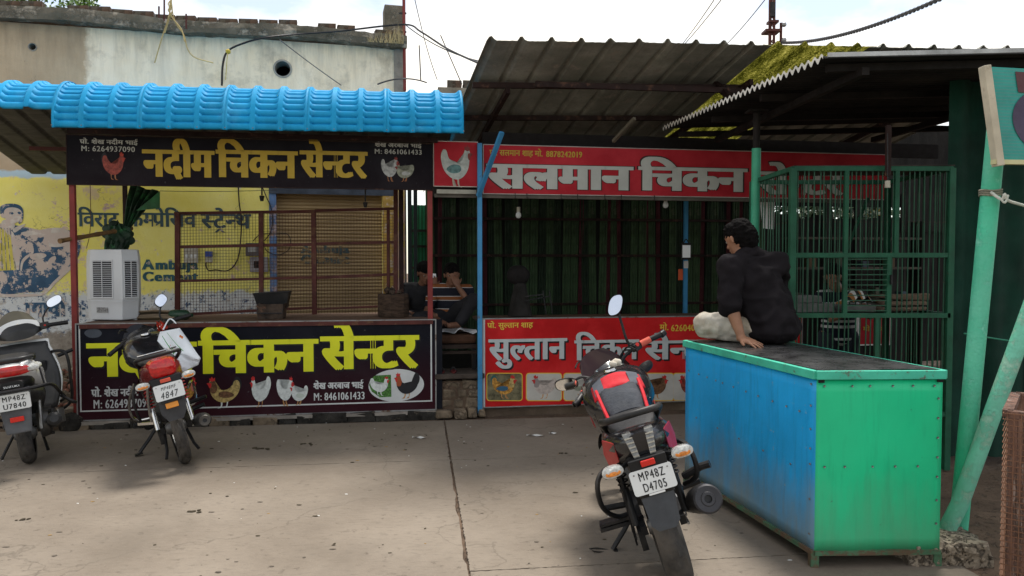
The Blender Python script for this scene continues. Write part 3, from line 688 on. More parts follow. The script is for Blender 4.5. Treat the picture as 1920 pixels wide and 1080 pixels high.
BRF = mat('brown_feather_ink', (.16, .08, .04), .5, var=.4, scale=40, bump=0); LEG = mat('orange_leg_ink', (.50, .26, .10), .5, bump=0); GRF = mat('grass_print', (.07, .20, .04), .5, var=.6, scale=60, bump=0)
FRM = mat('sign_frame_steel', (.30, .30, .30), .5, metal=.5, var=.2, wear=(.14, .07, .04), wthr=.6)
def gradient_print(name, top, bottom, z0, z1, like):
    m = like.copy(); m.name = name; n = m.node_tree.nodes; l = m.node_tree.links; p = n['Principled BSDF']
    # the printed background runs from one colour to another
    tc = n.new('ShaderNodeTexCoord'); sp = n.new('ShaderNodeSeparateXYZ'); l.new(tc.outputs['Object'], sp.inputs[0])
    r = n.new('ShaderNodeMapRange'); r.inputs['From Min'].default_value = z0; r.inputs['From Max'].default_value = z1; l.new(sp.outputs['Z'], r.inputs['Value'])
    src = p.inputs['Base Color'].links[0].from_socket
    x = n.new('ShaderNodeMix'); x.data_type = 'RGBA'; l.new(r.outputs[0], x.inputs['Factor']); x.inputs['A'].default_value = (*bottom, 1); x.inputs['B'].default_value = (*top, 1)
    y = n.new('ShaderNodeMix'); y.data_type = 'RGBA'; y.blend_type = 'ADD'; y.inputs['Factor'].default_value = .6; l.new(x.outputs['Result'], y.inputs['A']); l.new(src, y.inputs['B']); l.new(y.outputs['Result'], p.inputs['Base Color'])
    return m
def sign(name, label, px0, px1, z0, z1, m, d=0, th=.03, fr=FF, frame=None, fw=.014):
    s0 = fr.pix(px0, 400, d)[0]; s1 = fr.pix(px1, 400, d)[0]
    t = thing(name, label, 'sign', fr.w(s0, d, z0), (0, 0, R(fr.deg)))
    b = MB(); b.fbox(fr, s0, s1, d, d+th, z0, z1); b.build('panel', m, t)
    if frame:
        b = MB()
        for a in ((s0-.004, s1+.004, z1, z1+fw), (s0-.004, s1+.004, z0-fw, z0), (s0-fw, s0, z0-fw, z1+fw), (s1, s1+fw, z0-fw, z1+fw)): b.fbox(fr, a[0], a[1], d-.004, d+th, a[2], a[3])
        b.build('frame', frame, t)
    return t, s0, s1
# upper dark sign, left stall
ua = gradient_print('dark_upper_print', (.002, .002, .003), (.006, .0015, .0015), .0, .5, NAVYS)
t, s0, s1 = sign('shop_sign', 'upper dark sign with gold lettering hung under the blue roof edge', 128, 811, 2.262, 2.704, ua, frame=DKMAR, fw=.008)
D = -.001
for a in ((s0+.0, s1, 2.262, 2.262)): pass
put_text('lettering', "न द ी म", FF, D, 271, 399, 281, 330, GOLD, t, off=.012, fat=.05)
put_text('lettering', "ि च क न", FF, D, 409, 555, 281.5, 331, GOLD, t, off=.012, fat=.05)
put_text('lettering', "स े न् ट र", FF, D, 566, 686, 283, 331, GOLD, t, off=.012, fat=.05)
put_text('lettering', "प* ो . _ श े ख _ न द ी म _ भ ा ई", FF, D, 150, 258, 261.5, 269, SIL, t, off=.01, fat=.03)
put_text('lettering', ' '.join('M:')+' _ '+' '.join('6264937090'), FF, D, 152, 254, 273, 283, SIL, t, fat=.02, cap=True)
put_text('lettering', "श े ख _ अ र ब ा ज _ भ ा ई", FF, D, 703, 790, 267.5, 275, SIL, t, off=.01, fat=.03)
put_text('lettering', ' '.join('M:')+' _ '+' '.join('8461061433'), FF, D, 702, 792, 279, 288, SIL, t, fat=.02, cap=True)
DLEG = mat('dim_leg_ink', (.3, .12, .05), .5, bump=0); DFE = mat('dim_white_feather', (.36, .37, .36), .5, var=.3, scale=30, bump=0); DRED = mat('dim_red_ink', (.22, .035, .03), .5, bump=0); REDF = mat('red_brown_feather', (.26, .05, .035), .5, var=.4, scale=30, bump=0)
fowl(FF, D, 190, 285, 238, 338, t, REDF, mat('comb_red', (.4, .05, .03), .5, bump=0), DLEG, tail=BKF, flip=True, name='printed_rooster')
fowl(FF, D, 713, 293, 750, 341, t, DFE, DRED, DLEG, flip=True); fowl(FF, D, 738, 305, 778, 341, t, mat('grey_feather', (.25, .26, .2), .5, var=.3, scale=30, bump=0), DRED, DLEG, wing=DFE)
# lower dark sign, left stall
zt_, zb_ = FF.pix(141, 609)[1], FF.pix(141, 788)[1]
la = gradient_print('dark_lower_print', (.001, .001, .003), (.030, .002, .004), .1, .7, NAVYS)
t, s0, s1 = sign('shop_sign', 'large dark sign board with fat yellow lettering under the left stall counter', 139, 815, zb_, zt_, la, frame=FRM, fw=.012)
for a in ((s0+.03, s1-.03, zt_-.022, zt_-.008), (s0+.03, s1-.03, zb_+.075, zb_+.088), (s0+.018, s0+.030, zb_+.075, zt_-.008), (s1-.046, s1-.032, zb_+.075, zt_-.008)):
    b = MB(); b.fbox(FF, a[0], a[1], -.002, -.0005, a[2], a[3]); b.build('printed_border', WIN, t)
def tshadow(tokens, x0, x1, yh, yb, dx=3, dy=3, m=YEL, par=None, d=D, off=.012, fat=.06, sh=KIN, fr=FF):
    put_text('lettering_shadow', tokens, fr, d, x0+dx, x1+dx, yh+dy, yb+dy, sh, par, off=off, fat=fat)
    return put_text('lettering', tokens, fr, d-.004, x0, x1, yh, yb, m, par, off=off, fat=fat)
tshadow("न द ी म", 169, 364, 645, 706, par=t, fat=.05); tshadow("ि च क न", 378, 592, 640, 700, par=t, fat=.05); tshadow("स े न् ट र", 606, 781, 632, 692, par=t, fat=.05)
put_text('lettering', "प* ो . _ श े ख _ न द ी म _ भ ा ई", FF, D, 172, 290, 731, 744, WIN, t, off=.012, fat=.04)
put_text('lettering', ' '.join('M:')+' _ '+' '.join('6264937090'), FF, D, 175, 284, 750, 766, WIN, t, fat=.03, cap=True)
put_text('lettering', "श े ख _ अ र ब ा ज _ भ ा ई", FF, D, 588, 681, 718.5, 729.5, WIN, t, off=.012, fat=.04)
put_text('lettering', ' '.join('M:')+' _ '+' '.join('8461061433'), FF, D, 588, 685, 737, 751, WIN, t, fat=.03, cap=True)
fowl(FF, D, 384, 706, 453, 766, t, TAN, RIN, FEA, neck=BRF, tail=BKF, wing=BRF, name='printed_hen')
fowl(FF, D, 466, 705, 508, 764, t, FEA, RIN, LEG, tail=FEA); fowl(FF, D, 517, 705, 553, 762, t, FEA, RIN, LEG, flip=True); fowl(FF, D, 541, 718, 579, 760, t, FEA, RIN, LEG, wing=mat('shade_feather', (.5, .56, .5), .5, bump=0))
fowl(FF, D, 332, 706, 371, 758, t, mat('gold_feather', (.5, .25, .05), .5, var=.5, scale=40, bump=0), RIN, LEG, neck=mat('pink_feather', (.6, .2, .15), .5, bump=0), tail=mat('blue_feather', (.04, .12, .2), .5, bump=0), flip=True, name='printed_rooster')
el = [(743+52*math.cos(q*math.pi/24), 722.5+30.5*math.sin(q*math.pi/24)-(52*math.cos(q*math.pi/24))*.04) for q in range(48)]
put_poly('printed_oval', el, FF, D, WIN, t, .0008)
put_poly('printed_grass', [(703, 704), (733, 702.5), (734, 744), (712, 745), (697, 734), (692, 722), (695, 712)], FF, D, GRF, t, .0011)
fowl(FF, D-.001, 692, 705, 733, 742, t, FEA, RIN, FEA, flip=True); fowl(FF, D-.001, 736, 698, 787, 748, t, BKF, RIN, LEG, neck=mat('rust_feather', (.35, .08, .03), .5, bump=0), tail=BKF, name='printed_rooster')
put_poly('printed_badge', smooth_poly([(158, 625), (165, 618), (182, 617), (191, 624), (185, 632), (168, 633)], 3), FF, D, mat('slate_ink', (.06, .07, .09), .5, bump=0), t)
b = MB(); b.fbox(FF, s0-.01, s1+.01, -.03, .05, zb_-.045, zb_-.014); b.build('bottom_rail', mat('pale_wood_rail', (.28, .25, .22), .7, var=.3), t)
b = MB(); b.fbox(FF, s1+.014, s1+.07, .0, .04, zb_, zt_+.01); b.build('side_panel', NAVYS, t)
# hen sign
t, s0, s1 = sign('picture_sign', 'square red sign with one large white hen beside the upper dark sign', 814, 895, 2.30, 2.735, REDD, d=.01, frame=mat('cream_edge', (.5, .45, .4), .6, var=.2), fw=.007)
fowl(FF, .008, 824, 271, 889, 352, t, mat('big_hen_feather', (.42, .45, .42), .5, var=.2, scale=20, bump=0), DRED, mat('pale_leg', (.4, .35, .28), .5, bump=0), wing=mat('teal_feather', (.10, .20, .20), .5, var=.4, scale=20, bump=0), flip=True)
b = MB(); b.fbox(FF, FF.pix(819, 360, 0)[0], FF.pix(893, 360, 0)[0], .0, .03, 2.225, 2.265); b.build('batten', mat('cream_batten', (.34, .33, .28), .7, var=.25), t)
# long red sign
t, s0, s1 = sign('shop_sign', 'long red hanging sign with silver lettering under the grey canopy', 907, 1662, 2.235, 2.715, REDD, d=.02, frame=mat('dull_white_edge', (.4, .36, .34), .6, var=.2), fw=.008)
D = .019
OUT = mat('dark_outline_ink', (.05, .012, .012), .5, bump=0)
def touts(tokens, x0, x1, yh, yb, m, par, fat=.05):
    put_text('lettering_outline', tokens, FF, D+.0005, x0-1.2, x1+1.2, yh-1.2, yb+1.2, OUT, par, off=.012, fat=fat+.018)
    put_text('lettering', tokens, FF, D-.006, x0, x1, yh, yb, m, par, off=.012, fat=fat)
touts("स ल म ा न", 918, 1182, 308, 352, SIL, t, .05); touts("ि च क न", 1202, 1396, 313, 356, SIL, t, .05); touts("स े न् ट र", 1424, 1578, 322, 363, SIL, t, .05)
put_text('lettering', "प* ो . _ स ल म ा न _ श ा ह _ म ो .", FF, D, 918, 1018, 281, 291, GOLD, t, off=.008, fat=.02)
put_text('lettering', ' '.join('8878242019'), FF, D, 1024, 1092, 283, 294, GOLD, t, fat=.04, cap=True)
# lower red sign
zt2_, zb2_ = FF.pix(905, 599)[1], FF.pix(905, 763)[1]
t, s0, s1 = sign('shop_sign', 'lower red sign board with silver lettering above a row of hen pictures', 905, 1506, zb2_, zt2_, REDS, frame=FRM, fw=.012)
D = -.001; b = MB(); b.fbox(FF, s0+.002, s0+.022, -.003, -.001, zb2_, zt2_); b.build('printed_border', WIN, t)
SK = dict(m=SILB, par=t, d=D, fat=.03)
tshadow("स ु ल् त ा न", 918, 1061, 637, 675, 3, 3, **SK); tshadow("ि च क न", 1079, 1196, 639, 675, 3, 3, **SK); tshadow("स े न् ट र", 1210, 1345, 640, 674, 3, 3, **SK)
put_text('lettering', "प* ो . _ स ु ल् त ा न _ श ा ह", FF, D, 914, 999, 606, 615, ORI, t, off=.01, fat=.02)
put_text('lettering', "म ो .", FF, D, 1237, 1254, 609, 619, ORI, t, off=.01, fat=.02); put_text('lettering', ' '.join('6260405'), FF, D, 1258, 1311, 609, 621, ORI, t, fat=.03, cap=True)
PB = mat('pale_picture_print', (.52, .50, .46), .5, var=.1, bump=0); OB = mat('olive_picture_print', (.18, .16, .09), .5, var=.5, scale=14, bump=0)
def rrect(x0, y0, x1, y1, r):
    o = []
    for cx, cy, a in ((x1-r, y0+r, -90), (x1-r, y1-r, 0), (x0+r, y1-r, 90), (x0+r, y0+r, 180)):
        for k in range(5): q = R(a+k*22.5); o.append((cx+r*math.cos(q), cy+r*math.sin(q)))
    return o
for i, x in enumerate((912, 986, 1056, 1126, 1196, 1261, 1330)):
    put_poly('picture_border', rrect(x, 699, x+68, 752, 6), FF, D, ORI, t, .0005); put_poly('picture', rrect(x+1.6, 700.6, x+66.4, 750.4, 5), FF, D, OB if i == 0 else PB, t, .0009)
    ar = (x+8, 703, x+60, 748)
    if i == 0: fowl(FF, D-.0005, *ar, t, mat('gold_feather', (.5, .25, .05), .5), RIN, LEG, neck=TAN, tail=mat('teal_tail', (.03, .12, .12), .5, var=.4, bump=0), wing=mat('blue_feather', (.04, .12, .2), .5), flip=True, name='printed_rooster')
    elif i == 1: fowl(FF, D-.0005, *ar, t, mat('pale_pink_feather', (.50, .43, .39), .5, var=.2, scale=30, bump=0), RIN, LEG, neck=mat('grey_neck', (.3, .26, .25), .5, bump=0), tail=None)
    elif i == 4: fowl(FF, D-.0005, *ar, t, BRF, RIN, LEG, tail=BKF, flip=True, name='printed_rooster')
    elif i >= 5: fowl(FF, D-.0005, *ar, t, REDF, RIN, LEG, tail=REDF)
    else: fowl(FF, D-.0005, *ar, t, PB, PB, LEG, wing=mat('grey_feather', (.25, .26, .2), .5), flip=True)
# side by side: lower sign of the right red stall, seen through the cage
b = None
t, s0, s1 = sign('shop_sign', 'red sign board with a white lower edge seen through the bars of the green cage', 1614, 1672, .62, .99, REDD, d=.25, frame=WHT, fw=.014)
put_text('lettering', "म ो .", FF, .245, 1618, 1634, 613, 621, GOLD, t, off=.01, fat=.02); put_text('lettering', ' '.join('887'), FF, .245, 1637, 1662, 612, 621, GOLD, t, fat=.03, cap=True)
# ------------------------------------------------------------------ left stall: posts, counter, wire screen
def F(s, d, z): return FF.w(s, d, z)
def spx(px, d): return FF.pix(px, 400, d)[0]
stall = thing('left_market_stall', 'left stall frame with maroon posts, plank counter and plinth behind the dark signs', 'market stall', F(0, 0, 0), (0, 0, R(FF.deg)))
for px, d, z0, z1, w_, m in ((137, .05, 0, 2.27, .048, REDP), (806, .05, 0.0, 2.4, .05, REDP), (235, 1.0, .95, 2.75, .04, DKMAR), (752, .95, .0, 2.6, .05, DKMAR)):
    s = spx(px, d); b = MB(); b.fbox(FF, s-w_/2, s+w_/2, d-w_/2, d+w_/2, z0, z1); b.build('post', m, stall, bevel=.004)
CT = mat('counter_planks', (.12, .070, .046), .7, var=.3, stretch=(.4, 5, 1), wear=(.10, .06, .04), wthr=.5)
for k in range(7):
    b = MB(); b.fbox(FF, .03, 3.27, .01+k*.16, .01+k*.16+.155, .955+random.uniform(-.004, .004), .982); b.build('counter_plank', CT, stall)
b = MB(); b.fbox(FF, .03, 3.27, -.012, -.001, .935, .975); b.fbox(FF, .03, 3.27, 1.1, 1.14, .90, .95); b.build('counter_rail', RUSTP, stall)
for s in (.05, 1.6, 3.2): b = MB(); b.fbox(FF, s-.02, s+.02, 1.06, 1.1, 0, .95); b.build('leg', DKMAR, stall)
STO = mat('blackened_stone', (.035, .032, .028), .9, var=.5, scale=8, bump=1, wear=(.16, .13, .1), wthr=.6)
BRS = mat('earthy_stone', (.19, .145, .10), .95, var=.35, scale=5, bump=1.2, bscale=25, wear=(.28, .22, .16), wthr=.58)
rb = random.Random(8); s = -.08
while s < 3.34:
    wd = rb.uniform(.12, .42); m = STO if rb.random() < .72 else BRS
    b = MB(); b.box((0, 0, 0), (wd, .16, .12), jit=.016); b.xf(Matrix.Translation(F(s+wd/2, .05, .022+rb.uniform(-.012, .006)))@Matrix.Rotation(R(FF.deg), 4, 'Z')); b.build('plinth_stone', m, stall, bevel=.015); s += wd+.01
screen = thing('wire_mesh_screen', 'maroon framed wire mesh screen standing at the back of the left stall counter', 'screen', F(.9, .9, .97), (0, 0, R(FF.deg)))
DS = .92
def sp(px, py): s, z = FF.pix(px, py, DS); return F(s, DS, z)
for pa, pb, wd in (((333, 399), (333, 594), .05), ((490, 398), (490, 594), .045), ((588, 397), (590, 592), .05), ((728, 393), (728, 590), .03), ((742, 352), (742, 592), .045)):
    b = MB(); b.bar(sp(*pa), sp(*pb), wd, .03, up=(0, 1, 0)); b.build('upright', RUSTP, screen)
for pa, pb, wd in (((326, 400), (590, 396), .03), ((335, 463), (590, 458), .028), ((335, 527), (590, 520), .028), ((335, 590), (590, 577), .028), ((590, 395), (745, 391), .03), ((590, 457), (742, 454), .03), ((590, 521), (742, 514), .03), ((590, 580), (742, 573), .022)):
    b = MB(); b.bar(sp(*pa)+Vector((0, .01, 0)), sp(*pb)+Vector((0, .01, 0)), wd, .025, up=(0, 1, 0)); b.build('crossbar', RUSTP, screen)
b = MB(); W1 = mat('mesh_wire', (.10, .05, .035), .7, metal=.3, var=.3)
x = 338.
while x < 740:
    if not 583 < x < 593: b.bar(sp(x, 400)+Vector((0, .02, 0)), sp(x+1, 588)+Vector((0, .02, 0)), .0032)
    x += 5.6
y = 404.
while y < 586: b.bar(sp(337, y)+Vector((0, .022, 0)), sp(740, y-8)+Vector((0, .022, 0)), .0032); y += 5.6
b.build('wire_mesh', W1, screen, kind='stuff')
# things on the counter
TIN = mat('rusty_tin', (.055, .038, .028), .8, var=.5, scale=8, bump=.6, wear=(.15, .08, .05), wthr=.6)
t = thing('square_tin_box', 'rusty square tin box on the left stall counter before the black tray', 'box', F(spx(508, .35), .35, .985), (0, 0, R(9)))
b = MB(); b.lathe([(0, .0001), (0, .17), (.15, .18), (.15, .165), (.02, .16), (.02, .001)], axis='Z', n=4); b.xf(Matrix.Rotation(R(45), 4, 'Z')@Matrix.Identity(4)); b.build('box_body', TIN, t, local=True, bevel=.004)
b = MB(); b.tube([(-.12, -.13, .10), (-.12, -.15, .06), (.12, -.15, .06), (.12, -.13, .10)], .006, 6); b.build('handle', BLKM, t, local=True)
t = thing('black_tray', 'black flared square tray standing behind the rusty tin box', 'tray', F(spx(511, .55), .55, 1.07), (0, R(-3), R(9)))
b = MB(); b.lathe([(0, .0001), (0, .19), (.16, .245), (.165, .255), (.172, .255), (.168, .24), (.02, .18), (.02, .0001)], axis='Z', n=4); b.xf(Matrix.Diagonal((1, .6, 1, 1))@Matrix.Rotation(R(45), 4, 'Z')); b.build('tray_shell', BLK, t, local=True)
t = thing('chopping_block', 'dark wooden chopping block at the right end of the left stall counter', 'chopping block', F(spx(737, .4), .4, .985), (0, 0, R(12)))
b = MB(); b.lathe([(0, .001), (0, .15), (.03, .158), (.22, .155), (.235, .15), (.235, .001)], axis='Z', n=14, fn=lambda i, j, x, r: r*(1+.04*math.sin(i*2.1))); b.build('block', mat('dark_block_wood', (.06, .038, .026), .9, var=.5, scale=9, bump=1, stretch=(1, 1, 4)), t, local=True)
t = thing('meat_scraps', 'dark heap of scraps on top of the chopping block', 'scraps', F(spx(735, .4), .4, 1.22)); b = MB()
for k in range(14): b.ball((random.uniform(-.08, .08), random.uniform(-.06, .06), random.uniform(.01, .05)), random.uniform(.015, .035), 1, .2)
b.build('scrap', TIN, t, local=True, kind='stuff')
t = thing('stick_bundle', 'bundle of split sticks on the counter between the air cooler and the mesh screen', 'sticks', F(spx(290, .45), .45, .985), (0, 0, R(9)))
rb = random.Random(4)
STK = mat('grey_brown_stick', (.20, .15, .10), .9, var=.45, stretch=(.3, 4, 4), bump=.6)
for k in range(16):
    b = MB(); y, z = rb.uniform(-.1, .1), .015+.07*rb.random()*(1-k/30); b.tube([(-.22+rb.uniform(-.05, .03), y, z), (.0, y+rb.uniform(-.02, .02), z+.01), (.24+rb.uniform(-.05, .05), y+rb.uniform(-.03, .03), z+.0)], rb.uniform(.007, .016), 6); b.build('stick', STK, t, local=True)
t = thing('plastic_bottle', 'dark green bottle lying on the counter beside the stick bundle', 'bottle', F(spx(338, .35), .35, 1.03), (R(90), 0, R(75)))
b = MB(); b.lathe([(0, .001), (0, .045), (.02, .05), (.17, .05), (.20, .03), (.21, .018), (.24, .018), (.24, .001)], axis='Z', n=16); b.xf(Matrix.Translation((0, 0, -.12))); b.build('bottle_body', mat('dark_green_plastic', (.02, .05, .03), .25, var=.2), t, local=True, smooth=True)
# ------------------------------------------------------------------ air cooler
PG = mat('grey_white_plastic', (.56, .58, .60), .42, var=.05, scale=2, bump=.03, dust=(.44, .42, .39), dthr=.68)
DG = .30; c0 = FF.pix(160, 500, DG); zb0 = FF.pix(200, 600, DG)[1]; zt0 = FF.pix(200, 466, DG)[1]
cool = thing('air_cooler', 'grey white plastic air cooler with slatted grilles on the left stall counter', 'air cooler', F(spx(210, DG), DG, .985), (0, 0, 0))
def cpt(px, dd, z): s = spx(px, DG+dd); return F(s, DG+dd, z)
Hc = 1.655-.985
def cring(z, k=0.0, sh=0.0):
    P = [(160, .10), (166, .02), (219, -.09), (227, -.09), (258, .06), (262, .14), (262, .36), (240, .44), (170, .44), (160, .36)]
    cx = 211; return [cpt(cx+(p-cx)*(1-k), .17+(dd-.17)*(1-k), z) for p, dd in P]
b = MB(); rings = [cring(.992, .10), cring(1.0, .06), cring(1.10, .035), cring(1.17, .01), cring(1.175, 0), cring(1.18, .025), cring(1.19, .0), cring(1.45, -.005), cring(1.60, .01), cring(1.62, .03), cring(1.665, .06), cring(1.67, .10)]
vs = [p for r in rings for p in r]; n = 10; fs = [(i*n+k, i*n+(k+1) % n, (i+1)*n+(k+1) % n, (i+1)*n+k) for i in range(len(rings)-1) for k in range(n)]
fs += [tuple(range(n-1, -1, -1)), tuple((len(rings)-1)*n+k for k in range(n))]; b.add(vs, fs); b.build('housing', PG, cool, smooth=True, sharp=28)
def face_pt(a, bb, u, z, out):
    A, B_ = cring(1.3, -.005)[a], cring(1.3, -.005)[bb]; p = A.lerp(B_, u); nn = (B_-A).cross(Vector((0, 0, 1))).normalized(); p = p+nn*out; p.z = z; return p
for fi, (a, bb, u0, u1) in enumerate(((1, 2, .13, .80), (3, 4, .12, .86))):
    z0, z1 = 1.215, 1.56
    b = MB(); b.add([face_pt(a, bb, u, z, .0025) for u, z in ((u0, z0), (u1, z0), (u1, z1), (u0, z1))], [(0, 1, 2, 3)]); gr = b.build('grille', DARK, cool)
    b = MB()
    for u_0, u_1, za, zb in ((u0-.03, u1+.03, z1, z1+.012), (u0-.03, u1+.03, z0-.012, z0), (u0-.03, u0, z0, z1), (u1, u1+.03, z0, z1)):
        q = [face_pt(a, bb, u_0, za, .001), face_pt(a, bb, u_1, za, .001), face_pt(a, bb, u_1, zb, .001), face_pt(a, bb, u_0, zb, .001)]; o_ = [face_pt(a, bb, u_0, za, .008), face_pt(a, bb, u_1, za, .008), face_pt(a, bb, u_1, zb, .008), face_pt(a, bb, u_0, zb, .008)]; b.hexa(q+o_)
    b.build('grille_frame', PG, gr)
    ns = 19
    for k in range(ns):
        z = z0+(z1-z0)*(k+.5)/ns; b = MB(); um = (u0+u1)/2
        for ua, ub in ((u0, um), (um, u1)):
            b.hexa([face_pt(a, bb, ua, z+.003, .004), face_pt(a, bb, ub, z+.003-.0, .004), face_pt(a, bb, ub, z, .011), face_pt(a, bb, ua, z, .011), face_pt(a, bb, ua, z+.006, .004), face_pt(a, bb, ub, z+.006, .004), face_pt(a, bb, ub, z+.003, .011), face_pt(a, bb, ua, z+.003, .011)])
        b.build('louvre', PG, gr)
    b = MB(); b.bar(face_pt(a, bb, um, z0, .012), face_pt(a, bb, um, z1, .012), .006); b.build('mullion', PG, gr)
b = MB(); b.add([face_pt(1, 2, u, z, -.002) for u, z in ((.22, 1.065), (.62, 1.065), (.62, 1.115), (.22, 1.115))], [(0, 1, 2, 3)]); b.build('rating_label', mat('faded_label', (.22, .22, .22), .6, var=.8, scale=60), cool)
for px, dd in ((170, .05), (250, .08), (180, .4), (248, .4)): b = MB(); p = cpt(px, dd, .984); b.lathe([(0, .001), (0, .02), (.02, .02), (.02, .001)], p, 'Z', 10); b.build('foot', PG, cool)
# ------------------------------------------------------------------ tarp on a bamboo stick
GT = mat('dark_green_tarp', (.012, .035, .018), .55, var=.5, scale=6, bump=.4, wear=(.03, .16, .05), wthr=.6, wscale=5); 
bam = thing('bamboo_stick', 'brown bamboo stick tied across the posts above the air cooler', 'stick', at(112, 452, 6.75))
b = MB(); P0, P1 = at(112, 452, 6.75), at(246, 428, 7.7); pts = [P0.lerp(P1, k/16) for k in range(17)]; b.tube(pts, [.024 if k % 4 == 0 else .020 for k in range(17)], 10); b.build('cane', mat('bamboo', (.16, .09, .035), .6, var=.4, stretch=(2, 2, 2)), bam)
tp = thing('tarp_bundle', 'dark green tarp knotted round the bamboo stick and hanging from the rear post', 'tarp', at(225, 440, 7.6))
def cloth_strip(A, Bq, wa, wb, m, par, nm='cloth', folds=5, amp=.03, n=24, mm=24):
    """A, B centre points; wa, wb edge vectors (half width)"""
    A = Vector(A); Bq = Vector(Bq); wa = Vector(wa); wb = Vector(wb)
    def f(u, v):
        w_ = wa.lerp(wb, v); s_ = (u-.5)*2; return A.lerp(Bq, v)+w_*s_+Vector((0, -1, 0))*amp*math.sin(u*folds*math.pi*2+v*2)*(.35+.65*math.sin(math.pi*min(1, v+.2)))+Vector((0, 0, .012*math.sin(u*9+v*5)))
    b = MB(); b.grid(f, n, mm); o = b.build(nm, m, par, smooth=True); q = o.modifiers.new('t', 'SOLIDIFY'); q.thickness = .003; return o
a1 = at(272, 352, 7.6); a2 = at(238, 430, 7.6); wv = at(298, 360, 7.6)-at(272, 352, 7.6)
cloth_strip(a1, a2, wv, (.03, .02, .01), GT, tp, 'hanging_cloth', 4, .035)
b = MB(); b.hexa([at(255, 395, 7.55), at(300, 358, 7.55), at(300, 390, 7.55), at(286, 392, 7.55), at(255, 395, 7.57), at(300, 358, 7.57), at(300, 390, 7.57), at(286, 392, 7.57)]); b.build('cloth_corner', mat('bright_green_tarp', (.02, .13, .04), .5, var=.4, scale=5, bump=.3), tp)
b = MB(); rb = random.Random(12)
def knot(u, v):
    a = u*2*math.pi; p = v*math.pi; r = .115*(1+.18*math.sin(a*5+v*9)+.12*math.sin(a*9-v*14)); return at(222, 441, 7.55)+Vector((math.cos(a)*math.sin(p)*r*1.15, math.sin(a)*math.sin(p)*r*.8, math.cos(p)*r*.95-.02*math.cos(a)))
b.grid(knot, 48, 24); b.build('knot', GT, tp, smooth=True)
cloth_strip(at(222, 445, 7.5), at(212, 470, 7.45), (.12, 0, 0), (.09, 0, -.01), GT, tp, 'loose_end', 4, .02, 16, 10)
# ------------------------------------------------------------------ red stalls: posts, counters, pedestal, bench
st2 = thing('red_market_stall', 'red stall frame with blue posts and low counter behind the lower red sign', 'market stall', F(4, 0, 0), (0, 0, R(FF.deg)))
s = spx(899, -.02); b = MB(); b.fbox(FF, s-.022, s+.022, -.055, -.012, 0.04, 2.72); b.build('post', BLUEP, st2)
s = spx(1286, 1.2); b = MB(); b.fbox(FF, s-.022, s+.022, 1.18, 1.22, .4, 2.5); b.build('post', BLUEP, st2)
b = MB(); b.bar(F(spx(897, -.08), -.08, 2.20), at(941, 248, 7.0), .042, .03); b.build('brace', BLUEP, st2)
for k in range(6):
    b = MB(); b.fbox(FF, spx(908, .05), spx(1500, .05), .035+k*.19, .035+k*.19+.18, .90, .93); b.build('counter_plank', CT, st2)
for k, px in enumerate((930, 952, 985, 1030, 1062, 1100, 1165, 1230)):
    b = MB(); b.ball(F(spx(px, .12), .12, .945), .035, 1, .1, (1.6, 1, .5)); b.build('cobble_weight', BRS, st2)
b = MB(); b.fbox(FF, spx(905, .06), spx(1500, .06), .04, .30, -.03, .14); b.build('mud_plinth', mat('mud_render', (.13, .095, .068), .95, var=.3, scale=3, bump=.9, bscale=18), st2)
b = MB(); b.fbox(FF, spx(815, .0), spx(1600, .0), .03, .07, 2.19, 2.225); b.build('top_rail', mat('grey_batten', (.10, .09, .075), .8, var=.3), st2)
for px in (966, 988, 1052, 1083, 1134, 1165, 1227): b = MB(); b.curve([F(spx(px, .0), .0, 2.24), F(spx(px, -.01), -.012, 2.205), F(spx(px+2, .0), .02, 2.19)], .004, 5, 3); b.build('wire_tie', BLKM, st2)
ped = thing('stone_pedestal', 'crumbling stone pedestal with a slab on top between the two lower signs', 'pedestal', F(spx(858, .1), .1, 0), (0, 0, R(FF.deg)))
rb = random.Random(6); sp0, sp1 = spx(819, .1), spx(902, .1)
for row in range(4):
    s = sp0-(.03 if row == 0 else 0)+(.02*row)
    while s < sp1-.04+(.03 if row == 0 else 0):
        wd = min(rb.uniform(.09, .2), sp1+.03-s); b = MB(); b.box((0, 0, 0), (wd-.012, .30+(.10 if row == 0 else 0), .088), jit=.012)
        b.xf(Matrix.Translation(F(s+wd/2, .16-(.04 if row == 0 else 0)+rb.uniform(-.01, .01), .045+row*.092))@Matrix.Rotation(R(FF.deg), 4, 'Z')); b.build('stone', BRS, ped, bevel=.018); s += wd
b = MB(); b.fbox(FF, sp0+.0, sp1, .02, .36, .0, .36); b.build('core', DIRT, ped)
b = MB(); b.fbox(FF, sp0-.03, sp1+.02, -.03, .40, .385, .435); b.build('top_slab', mat('dark_slab', (.07, .055, .045), .9, var=.4, bump=.8), ped, bevel=.01)
bench = thing('cushioned_bench', 'dark wooden bench with a brown cushion between the two stalls', 'bench', F(spx(858, .6), .6, 0), (0, 0, R(FF.deg)))
b = MB(); b.fbox(FF, spx(816, .3), spx(893, .3), .30, 1.1, .70, .80); b.build('cushion', mat('brown_cushion', (.10, .05, .03), .9, var=.3, bump=.4), bench, bevel=.03)
b = MB(); b.fbox(FF, spx(816, .3), spx(893, .3), .26, .30, .60, .63); b.fbox(FF, spx(816, .3), spx(893, .3), .26, 1.1, .655, .695); b.build('seat_board', MDK, bench)
for px, d in ((820, .3), (888, .3), (820, 1.05), (888, 1.05)): s = spx(px, d); b = MB(); b.fbox(FF, s-.02, s+.02, d-.02, d+.02, 0, .65); b.build('leg', BLKM, bench)
wc = thing('white_cloth', 'crumpled white cloth on the brown bench cushion', 'cloth', F(spx(858, .4), .4, .81))
